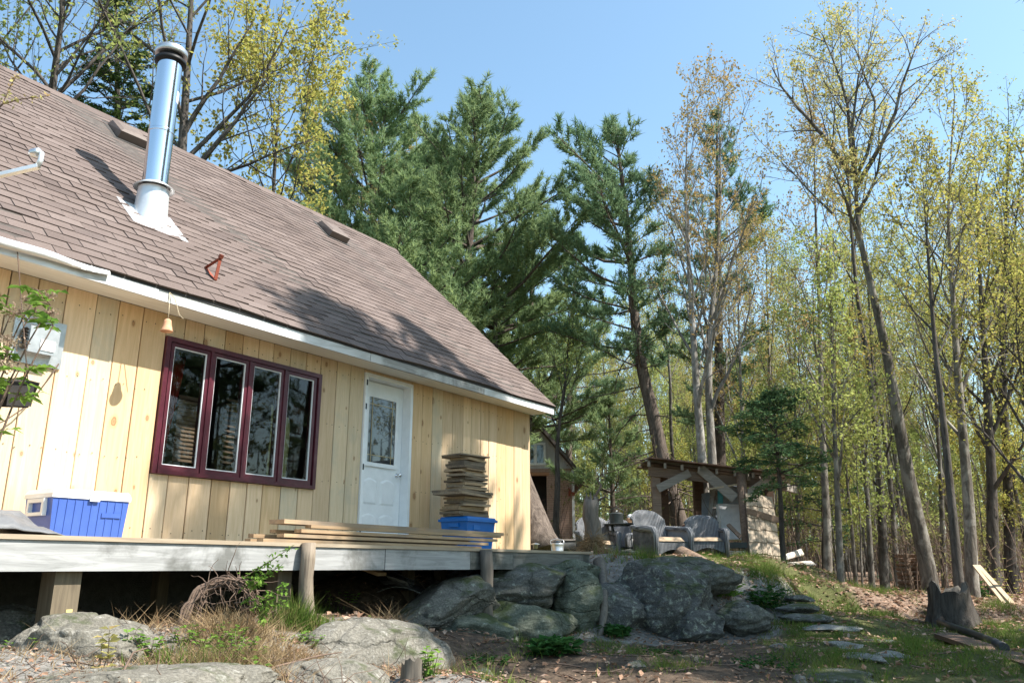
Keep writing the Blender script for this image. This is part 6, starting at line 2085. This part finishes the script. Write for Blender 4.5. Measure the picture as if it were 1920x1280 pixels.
# leafy elder growing up beside the planter
rs = np.random.RandomState(71)
o0 = hw(2.35, 5.45, .3)
T, F, FL = Geo(), Geo(), Geo()
tips = []
base0 = np.array([0., 0, 0])
for (u, v, y) in ((95, 572, 4.9), (52, 598, 4.9), (20, 590, 5.0), (72, 545, 5.0), (15, 660, 4.8), (35, 695, 4.8), (100, 610, 4.9), (-30, 560, 5.0), (-60, 640, 4.8)):
    e = np.array(at(u, v, y) - o0)
    mid = base0 * .45 + e * .55 + np.array([-.22, -.1, .0]) + rs.normal(0, .05, 3)
    t_ = np.linspace(0, 1, 9)[:, None]
    pts = (1 - t_) ** 2 * base0 + 2 * t_ * (1 - t_) * mid + t_ ** 2 * e
    T.tube(pts, np.linspace(.012, .004, 9), 5)
    tips.append((pts[-1], unit(pts[-1] - pts[-2]), pts))
C, D = [], []
for (tp, d, pts) in tips:
    for node in (8, 6):
        c = pts[node]
        for k in range(4):
            a = rs.uniform(0, 6.28)
            dd = unit(np.array([math.cos(a), math.sin(a), rs.uniform(-.1, .35)]))
            L_ = rs.uniform(.08, .14)
            pet = c + dd * L_
            T.tube(np.array([c, c + dd * L_ * .5 + [0, 0, .01], pet]), [.003, .0025, .002], 3)
            hor = unit(np.cross(dd, [0, 0, 1.]))
            for (f_, s_) in ((.45, 1), (.45, -1), (.8, 1), (.8, -1), (1.0, 0)):
                C.append(c + dd * L_ * f_); D.append(dd * (.6 if s_ else 1) + hor * s_ * .9)
F.quads(long_leaves(rs, np.array(C), np.array(D), .088, .018, .22))
for (u, v, y) in ((20, 642, 4.75), (12, 686, 4.75), (28, 585, 4.85), (50, 560, 4.95), (92, 555, 4.95), (95, 585, 4.9)):
    c = np.array(at(u, v, y) - o0)
    n_ = 260 if u < 30 else 120
    pp = c + rs.normal(0, 1, (n_, 3)) * np.array([.034, .034, .02]) * (1 if u < 30 else .6)
    FL.quads(leaf_quads(rs, pp, .009))
el = stems_and_leaves('elder_bush', 'green leafy bush with pinkish bud clusters rising beside the hanging planter', 'bush', o0, T, F, 'twig', 'leaf_plant')
link('flower_cluster', FL.mesh('flower_cluster', M['flower'], False), el)

# twig with yellow buds reaching over the roof at the left
o0 = hw(1.1, 4.6, .2)
T, F = Geo(), Geo()
pts_ = [np.array([0, 0, 0.]), np.array(at(-150, 600, 4.3) - o0), np.array(at(-60, 260, 4.4) - o0), np.array(at(5, 195, 4.5) - o0), np.array(at(40, 186, 4.5) - o0), np.array(at(92, 180, 4.5) - o0)]
T.tube(np.array(pts_), [.03, .022, .012, .006, .004, .002], 6)
b2 = [pts_[3], np.array(at(18, 165, 4.5) - o0), np.array(at(32, 140, 4.5) - o0)]
T.tube(np.array(b2), [.005, .004, .002], 4)
C = []
for seg in (pts_[3:], b2):
    for i in range(len(seg) - 1):
        for k in range(14):
            q = rs.rand()
            C.append(seg[i] * (1 - q) + seg[i + 1] * q + rs.normal(0, .012, 3))
F.quads(leaf_quads(rs, np.array(C), .016))
stems_and_leaves('lilac_branch', 'thin twig with yellow green buds in front of the roof near the receiver arm', 'branch', o0, T, F, 'twig', 'leaf_pale')

# tangled half dry bush under the deck edge
rs = np.random.RandomState(72)
o0 = Vector(atp(332, 1215, 4.75)); o0.z = gz(o0.x, o0.y)
y0 = o0.y
T, F = Geo(), Geo()
def px(u, v, dy=0): return np.array(at(u, v, y0 + dy) - o0)
main = []
for k in range(9):
    j = rs.normal(0, 7, 10)
    pts = np.array([px(330 + j[0] * .6, 1215, 0), px(345 + j[1], 1150 + j[2], .05), px(375 + j[3], 1105 + j[4], .1), px(410 + j[5], 1086 + j[6], .1 + .02 * k), px(455 + j[7] * 2, 1090 + j[8] * 1.6, .1), px(470 + 20 * rs.rand(), 1110 + 40 * rs.rand(), .12)])
    n_ = 22
    s_ = np.linspace(0, 5, n_)
    P = np.stack([np.interp(s_, range(6), pts[:, c]) for c in range(3)], 1)
    P[1:-1] = (P[:-2] + P[1:-1] * 2 + P[2:]) / 4
    T.tube(P, np.linspace(.011, .004, n_), 5)
    main.append(P)
for k in range(70):
    P = main[rs.randint(len(main))]
    o, d = interp(P, rs.uniform(.35, .98))
    dd = unit(np.array([rs.normal(.1, .6), rs.normal(0, .35), rs.normal(-.55, .6)]))
    T.tube(curve_path(rs, o, dd, rs.uniform(.08, .34), 5, -.5, .35), np.linspace(.0045, .0015, 6), 3)
C, D = [], []
for pts in (((440, 1092), (480, 1068), (512, 1048), (545, 1026)), ((450, 1096), (490, 1078), (525, 1062)), ((440, 1130), (480, 1126), (520, 1112), (534, 1098)), ((450, 1140), (500, 1134), (535, 1128)), ((455, 1100), (478, 1096), (492, 1085)), ((498, 1136), (492, 1150), (494, 1165))):
    P = np.array([px(u, v, .05 - .1 * i / len(pts)) for i, (u, v) in enumerate(pts)])
    s_ = np.linspace(0, len(pts) - 1, 14)
    P = np.stack([np.interp(s_, range(len(pts)), P[:, c]) for c in range(3)], 1)
    T.tube(P, np.linspace(.005, .0015, 14), 4)
    for i in range(2, 14):
        for q in range(6):
            C.append(P[i] + rs.normal(0, .012, 3)); D.append(unit(P[min(i + 1, 13)] - P[i - 1]) * .5 + rs.normal(0, .7, 3))
F.quads(long_leaves(rs, np.array(C), np.array(D), .036, .009, .1))
stems_and_leaves('tangled_bush', 'tangled brown bush with fresh green sprigs before the deck posts', 'bush', o0, T, F, 'twig', 'leaf_plant')

# small plants
def sprout(label, u, v, h, n, seed, mlf='leaf_plant', lf=.05, spread=.1, w=.014, name='small_plant', group='small green plants on the rocks', y=None, upd=.9, lw=None):
    rs = np.random.RandomState(seed)
    g = ground_hit(u, v) if y is None else at(u, v, y)
    T, F = Geo(), Geo()
    C, D = [], []
    for k in range(n):
        a = rs.uniform(0, 6.28)
        d = unit(np.array([math.cos(a) * spread * 4, math.sin(a) * spread * 4, upd]))
        o = np.array([rs.normal(0, spread * .6), rs.normal(0, spread * .6), -.03])
        P = curve_path(rs, o, d, h * rs.uniform(.5, 1.1), 4, .1, .08)
        T.tube(P, [.004, .003, .003, .002, .0015], 3)
        for i in range(1, 5):
            for q in range(3):
                a2 = rs.uniform(0, 6.28)
                C.append(P[i]); D.append(np.array([math.cos(a2), math.sin(a2), rs.uniform(0, .6)]))
    F.quads(long_leaves(rs, np.array(C), np.array(D), lf, w, .15))
    return stems_and_leaves(name, label, 'plant', g, T, F, 'twig' if mlf != 'leaf_hosta' else 'hosta_stem', mlf, group)
M['hosta_stem'] = M['grass']
sprout('scattered green weeds on the pale rock at the lower left', 55, 1215, .10, 16, 201, lf=.03, spread=.14, w=.008)
sprout('tall thin weed beside the big square post', 76, 1190, .16, 3, 202, lf=.03, spread=.02, w=.007)
sprout('bright green weed clump in front of the dark gap under the deck', 262, 1230, .16, 10, 203, lf=.04, spread=.06, w=.014)
sprout('seedling with drooping light leaves in front of the rounded pale rock', 190, 1262, .22, 3, 204, 'leaf_pale', .06, .03, .02)
sprout('single leafy shoot right of the bright weed clump', 295, 1235, .13, 2, 205, lf=.04, spread=.02, w=.016)
sprout('green weeds among the dry grass near the tiny stump', 420, 1225, .13, 22, 206, lf=.035, spread=.16, w=.010)
sprout('green weeds at the bottom edge below the tiny stump', 480, 1262, .12, 18, 207, lf=.035, spread=.14, w=.010)
sprout('weeds growing in the bedrock crack below the round post', 690, 1178, .10, 18, 208, lf=.03, spread=.12, w=.009)
sprout('weed beside the small rotten stump', 800, 1270, .22, 7, 209, lf=.05, spread=.05, w=.016)
sprout('few weeds under the deck beside the curled scraps', 650, 1128, .14, 7, 210, lf=.035, spread=.1, w=.012)
sprout('broad leaved low plant on the dark soil below the green boulder', 1030, 1222, .12, 30, 211, 'leaf_hosta', .11, .12, .034)
sprout('broad leaved plant at the foot of the green boulder', 1150, 1190, .12, 22, 212, 'leaf_hosta', .10, .10, .03)
sprout('fern like green clump right of the huge dark boulder', 1352, 1118, .34, 44, 213, 'leaf_plant', .10, .17, .016, name='fern_clump', group='green clumps on the bank')
sprout('second green clump lower on the bank above the dark stone stack', 1442, 1140, .32, 44, 214, 'leaf_hosta', .10, .17, .015, name='fern_clump', group='green clumps on the bank')
sprout('bright small clump beside the brown log', 1308, 1072, .2, 12, 215, 'leaf_plant', .06, .06, .018, name='fern_clump', group='green clumps on the bank')
sprout('sparse leafy shrub at the right edge behind the leaning poles', 1888, 1130, 1.0, 16, 216, 'leaf_yellow', .06, .16, .02, name='leafy_shrub', group='leafy shrubs in the wood')
sprout('dark green clump at the foot of the peeled trunk', 1842, 1120, .35, 30, 217, 'leaf_hosta', .07, .15, .018, name='leafy_shrub', group='leafy shrubs in the wood')
sprout('low dark evergreen seedling clump beside the woodpile', 1690, 1092, .5, 40, 218, 'hemlock', .10, .2, .014, name='leafy_shrub', group='leafy shrubs in the wood')
sprout('leafy weeds spreading over the dry grass below the bush', 400, 1200, .14, 26, 221, lf=.035, spread=.2, w=.011)
sprout('low green weeds in front of the round deck post', 560, 1205, .11, 22, 222, lf=.03, spread=.15, w=.010)
sprout('weeds in the hollow between the pale rock and the slab', 330, 1262, .10, 20, 223, lf=.032, spread=.16, w=.011)
sprout('low weeds on the shaded soil right of the small stump', 900, 1240, .10, 20, 224, 'leaf_hosta', .04, .2, .012)
sprout('low weeds scattered below the huge dark boulder', 1230, 1225, .10, 26, 225, 'leaf_hosta', .04, .25, .012)
sprout('weeds beside the large flat slab at the bottom edge', 1420, 1250, .12, 24, 226, 'leaf_hosta', .045, .22, .013)
# bare bent twigs at the bottom edge
for i, (pts, lab) in enumerate((([(222, 1290, 3.95), (235, 1250, 4.0), (250, 1222, 4.05), (276, 1214, 4.1)], 'bent bare twig at the bottom edge below the weed clump'),
                        ([(430, 1290, 4.6), (520, 1248, 4.9), (600, 1228, 5.2), (640, 1222, 5.4)], 'long thin bare twig lying over the dry grass'),
                        ([(520, 1272, 4.7), (580, 1250, 4.9), (640, 1244, 5.1), (690, 1243, 5.3)], 'second long bare twig below the first over the sunlit slab'))):
    w = [at(*p) for p in pts]
    o = MB().tube([p - w[0] for p in w], [.007, .006, .005, .003], 6).build('bare_twig', M['twig']); o.location = w[0]
    tag(o, lab, 'twig', 'bare twigs')

# ------------------------------------------------------------------ ground cover
def scatter_xy(rs, n, x0, x1, y0, y1, fn):
    X, Y = [], []
    got = 0
    while got < n:
        x = rs.uniform(x0, x1, n); y = rs.uniform(y0, y1, n)
        k = rs.rand(n) < fn(x, y)
        X.append(x[k]); Y.append(y[k]); got += k.sum()
        if k.sum() == 0: break
    return np.concatenate(X)[:n], np.concatenate(Y)[:n]

def blades(rs, x, y, h, w, lean_=.35):
    z = ground_np(x, y) - .01
    n = len(x)
    a = rs.uniform(0, 6.28, n)
    hh = h * rs.uniform(.5, 1.3, n) * np.clip(.75 + .9 * np.sin(x * 5.3 + 2 * np.sin(y * 3.1)) * np.sin(y * 4.7 + 1.5 * np.sin(x * 6.1)), .3, 1.7)
    b = np.stack([x, y, z], 1)
    s_ = np.stack([np.cos(a), np.sin(a), np.zeros(n)], 1) * (w * rs.uniform(.7, 1.2, n))[:, None]
    le = rs.normal(0, lean_, (n, 2)) * hh[:, None]
    tip = b + np.concatenate([le, hh[:, None]], 1)
    return np.stack([b - s_, b + s_, tip], 1)

def clump(x, y, sc, seed):
    return np.array([mnoise.noise(Vector((a * sc, b * sc, seed))) for a, b in zip(x, y)])
rs = np.random.RandomState(81)
G = Geo()
def gfn(x, y):
    rk, gr_, li = zones(x, y)
    c = .5 + .9 * (np.sin(x * 1.9 + 1.3 * np.sin(y * 1.2)) * np.sin(y * 1.7 + .8 * np.sin(x * 2.3)))
    return np.clip(gr_ * (1 - .8 * li) * c, 0, 1)
x, y = scatter_xy(rs, 70000, 1.2, 12, 5.6, 14.5, gfn)
G.tris(blades(rs, x, y, .075, .0045, .5))
x, y = scatter_xy(rs, 16000, .4, 7, 10.8, 18, gfn)
G.tris(blades(rs, x, y, .08, .005, .4))
def spot(cx, cy, r):
    return lambda x, y: np.exp(-((x - cx) ** 2 + (y - cy) ** 2) / (r * r))
for (u, v, r_, n_, h_) in ((566, 1175, .16, 900, .16), (600, 1150, .2, 350, .12), (1236, 1040, .35, 1800, .17), (1060, 1030, .5, 1500, .12), (1225, 1055, .4, 900, .12), (350, 1255, .2, 250, .12)):
    q = ground_hit(u, v)
    x, y = scatter_xy(rs, n_, q.x - 2 * r_, q.x + 2 * r_, q.y - 2 * r_, q.y + 2 * r_, spot(q.x, q.y, r_))
    G.tris(blades(rs, x, y, h_, .0045, .35))
x, y = scatter_xy(rs, 14000, 2.6, 7.2, 10.6, 16.5, lambda x, y: np.clip(.15 + np.sin(x * 4.1 + 2 * np.sin(y * 1.9)) * np.sin(y * 3.7 + x), 0, 1))
G.tris(blades(rs, x, y, .10, .0045, .7))
def wfn(x, y):
    return np.clip(np.sin(x * 3.7 + 2 * np.sin(y * 2.3)) * np.sin(y * 3.3 + x), 0, 1) ** 1.5
x, y = scatter_xy(rs, 5200, -.6, 4.5, 5.2, 9.2, wfn)
G.tris(blades(rs, x, y, .085, .004, .6))
tag(link('grass', G.mesh('grass', M['grass'], False)), 'short spring grass in patches over the slope', kind='stuff')
# dry grass and needles
G = Geo()
for (u, v, r_, n_, h_) in ((440, 1215, .5, 2600, .10), (520, 1240, .4, 1800, .09), (400, 1255, .35, 1800, .08), (760, 1220, .3, 1400, .12), (620, 1165, .3, 1200, .05), (140, 1262, .5, 900, .05), (640, 1240, .5, 800, .06)):
    q = ground_hit(u, v)
    x, y = scatter_xy(rs, n_, q.x - 2 * r_, q.x + 2 * r_, q.y - 2 * r_, q.y + 2 * r_, spot(q.x, q.y, r_))
    G.tris(blades(rs, x, y, h_, .0035, 1.0))
pb = pp_
n_ = 2600
a = rs.uniform(0, 6.28, n_); rr_ = np.abs(rs.normal(0, .2, n_))
c = np.stack([pb.x + np.cos(a) * rr_, pb.y - .05 + np.sin(a) * rr_, np.full(n_, 0.)], 1)
c[:, 2] = gz(pb.x, pb.y) + .30 * np.exp(-(rr_ / .16) ** 2) - .02
dr = unit(rs.normal(0, 1, (n_, 3)) + np.stack([np.cos(a), np.sin(a), np.full(n_, -.9)], 1))
sd_ = unit(np.cross(dr, rand_dirs(rs, n_))) * .004
G.tris(np.stack([c - sd_, c + sd_, c + dr * rs.uniform(.1, .28, (n_, 1))], 1))
tag(link('dry_grass', G.mesh('dry_grass', M['drygrass'], False)), 'matted dry grass and needles between the rocks', kind='stuff')
# dead leaves
G = Geo()
def lfn(x, y):
    rk, gr_, li = zones(x, y)
    return np.clip(li * (1.3 - .02 * y), 0, 1)
x, y = scatter_xy(rs, 34000, 3, 26, 10.2, 34, lfn)
def flat_leaves(x, y, s):
    z = ground_np(x, y) + rs.uniform(.004, .03, len(x))
    C = np.stack([x, y, z], 1)
    n = len(C)
    a = rand_dirs(rs, n) * np.array([1, 1, .35]); a = unit(a)
    nn_ = unit(rs.normal(0, .35, (n, 3)) + np.array([0, 0, 1.0]))
    b = unit(np.cross(nn_, a)); sz = (s * rs.uniform(.6, 1.3, n))[:, None]
    return np.stack([C - a * sz, C + b * sz * .6 + nn_ * sz * .25, C + a * sz, C - b * sz * .6 + nn_ * sz * .15], 1)
G.quads(flat_leaves(x, y, .045))
def nfn(x, y):
    rk, gr_, li = zones(x, y)
    return np.clip((.35 + rk) * (1 - li) * (.4 + .6 * np.sin(x * 3 + np.sin(y * 4)) ** 2), 0, 1)
x, y = scatter_xy(rs, 9000, -4, 6, 3.0, 10.5, nfn)
G.quads(flat_leaves(x, y, .016))
x, y = scatter_xy(rs, 2600, 2.4, 7, 10.5, 16.5, lambda x, y: .3 + .7 * np.sin(x * 3.1 + y * 2) ** 2)
G.quads(flat_leaves(x, y, .036))
x, y = scatter_xy(rs, 5200, -1.5, 9, 5, 12.5, lambda x, y: .35 + .65 * np.sin(x * 2.1 + y) ** 2)
G.quads(flat_leaves(x, y, .03))
tag(link('dead_leaves', G.mesh('dead_leaves', M['litter'], False)), 'dead brown leaves on the floor of the wood', kind='stuff')
# fallen twigs and bits of bark
G = Geo()
for i in range(420):
    q = (rs.normal(-1.35, .55), rs.normal(4.9, .75))
    a_ = rs.uniform(0, 6.28); ln_ = rs.uniform(.06, .3); z_ = gz(*q)
    P = curve_path(rs, np.array([q[0], q[1], z_ + .005]), np.array([math.cos(a_), math.sin(a_), rs.uniform(0, .5)]), ln_, 4, -.2, .3)
    G.tube(P, [.0035, .003, .0025, .002, .001], 3)
for i in range(520):
    x_, y_ = rs.uniform(-2.5, 7), rs.uniform(4.2, 13)
    a_ = rs.uniform(0, 6.28); ln_ = rs.uniform(.05, .4)
    pts = [np.array([x_ + math.cos(a_) * ln_ * q + rs.normal(0, .02), y_ + math.sin(a_) * ln_ * q + rs.normal(0, .02), 0]) for q in (0, .5, 1)]
    for p in pts: p[2] = gz(p[0], p[1]) + .012
    G.tube(np.array(pts), [.006, .005, .003], 4)
m_ = 1500
x, y = rs.uniform(-2.5, 6, m_), rs.uniform(4, 10.5, m_)
C = np.stack([x, y, ground_np(x, y) + .004], 1)
G.quads(leaf_quads(rs, C, .014, 2.0), 1)
tag(link('fallen_twigs', G.mesh('fallen_twigs', [M['twig'], M['rock']])), 'fallen twigs and chips strewn over the soil', kind='stuff')
# undergrowth of thin bare stems in the wood
G, F = Geo(), Geo()
def ufn(x, y):
    return np.clip(((x - .16 * y > 0) | (y > 24)) * (np.abs(x - (.40 * y + .3)) > .9) * 1.0, 0, 1)
x, y = scatter_xy(rs, 2100, .5, 36, 17, 50, ufn)
z = ground_np(x, y)
C = []
for i in range(len(x)):
    h_ = rs.uniform(.8, 3.4)
    P = curve_path(rs, np.array([x[i], y[i], z[i] - .1]), np.array([rs.normal(0, .15), rs.normal(0, .15), 1]), h_, 4, .2, .08)
    G.tube(P, np.linspace(.012, .005, 5), 3)
    for k in range(4):
        o, d = interp(P, rs.uniform(.3, .95))
        pts = curve_path(rs, o, unit(np.array([rs.normal(0, 1), rs.normal(0, 1), .7])), h_ * rs.uniform(.15, .4), 2, .2, .15)
        G.tube(pts, [.006, .005, .003], 3)
        if i % 2: C.append(pts[-1]); C.append(pts[1])
C = np.array(C); C = np.repeat(C, 3, 0) + rs.normal(0, .07, (len(C) * 3, 3))
G.quads(leaf_quads(rs, C, .045), 1)
tag(link('undergrowth', G.mesh('undergrowth', [M['twig'], M['leaf_far']])), 'thin bare undergrowth stems between the trunks', kind='stuff')
# the far wood that closes the view
G = Geo()
n_ = 900
for i in range(n_):
    y_ = rs.uniform(62, 120)
    x_ = rs.uniform(-.25, .85) * y_
    g0 = gz(x_, y_)
    h_ = rs.uniform(9, 15)
    G.tube(np.array([[x_, y_, g0 - .3], [x_ + rs.normal(0, .3), y_, g0 + h_ * .5], [x_ + rs.normal(0, .6), y_, g0 + h_]]), [rs.uniform(.1, .2), .1, .04], 4)
m_ = 26000
y_ = rs.uniform(62, 118, m_); x_ = rs.uniform(-.25, .85, m_) * y_
zf = rs.beta(1.3, 1.6, m_) * 13
c = np.stack([x_, y_, ground_np(x_, y_) + zf], 1)
lowm = zf < 3.2
G.quads(leaf_quads(rs, c[~lowm], .20), 1)
G.quads(leaf_quads(rs, c[lowm], .30), 2)
m2 = 9000
y_ = rs.uniform(60, 110, m2); x_ = rs.uniform(-.25, .85, m2) * y_
c = np.stack([x_, y_, ground_np(x_, y_) + rs.uniform(0, 2.6, m2)], 1)
G.quads(leaf_quads(rs, c, .42), 2)
for i in range(300):
    x_ = rs.uniform(46, 85); y_ = rs.uniform(-55, 55)
    g0 = gz(x_, y_); h_ = rs.uniform(9, 15)
    G.tube(np.array([[x_, y_, g0 - .3], [x_ + rs.normal(0, .3), y_, g0 + h_ * .5], [x_ + rs.normal(0, .6), y_, g0 + h_]]), [rs.uniform(.1, .2), .1, .04], 4)
m3 = 9000
x_ = rs.uniform(46, 85, m3); y_ = rs.uniform(-55, 55, m3)
c = np.stack([x_, y_, ground_np(x_, y_) + rs.beta(1.2, 1.5, m3) * 13], 1)
G.quads(leaf_quads(rs, c, .35), 1)
tag(link('far_wood', G.mesh('far_wood', [M['bark_far'], M['leaf_far'], M['far_brush']])), 'far wood of grey trunks closing the view', kind='stuff')
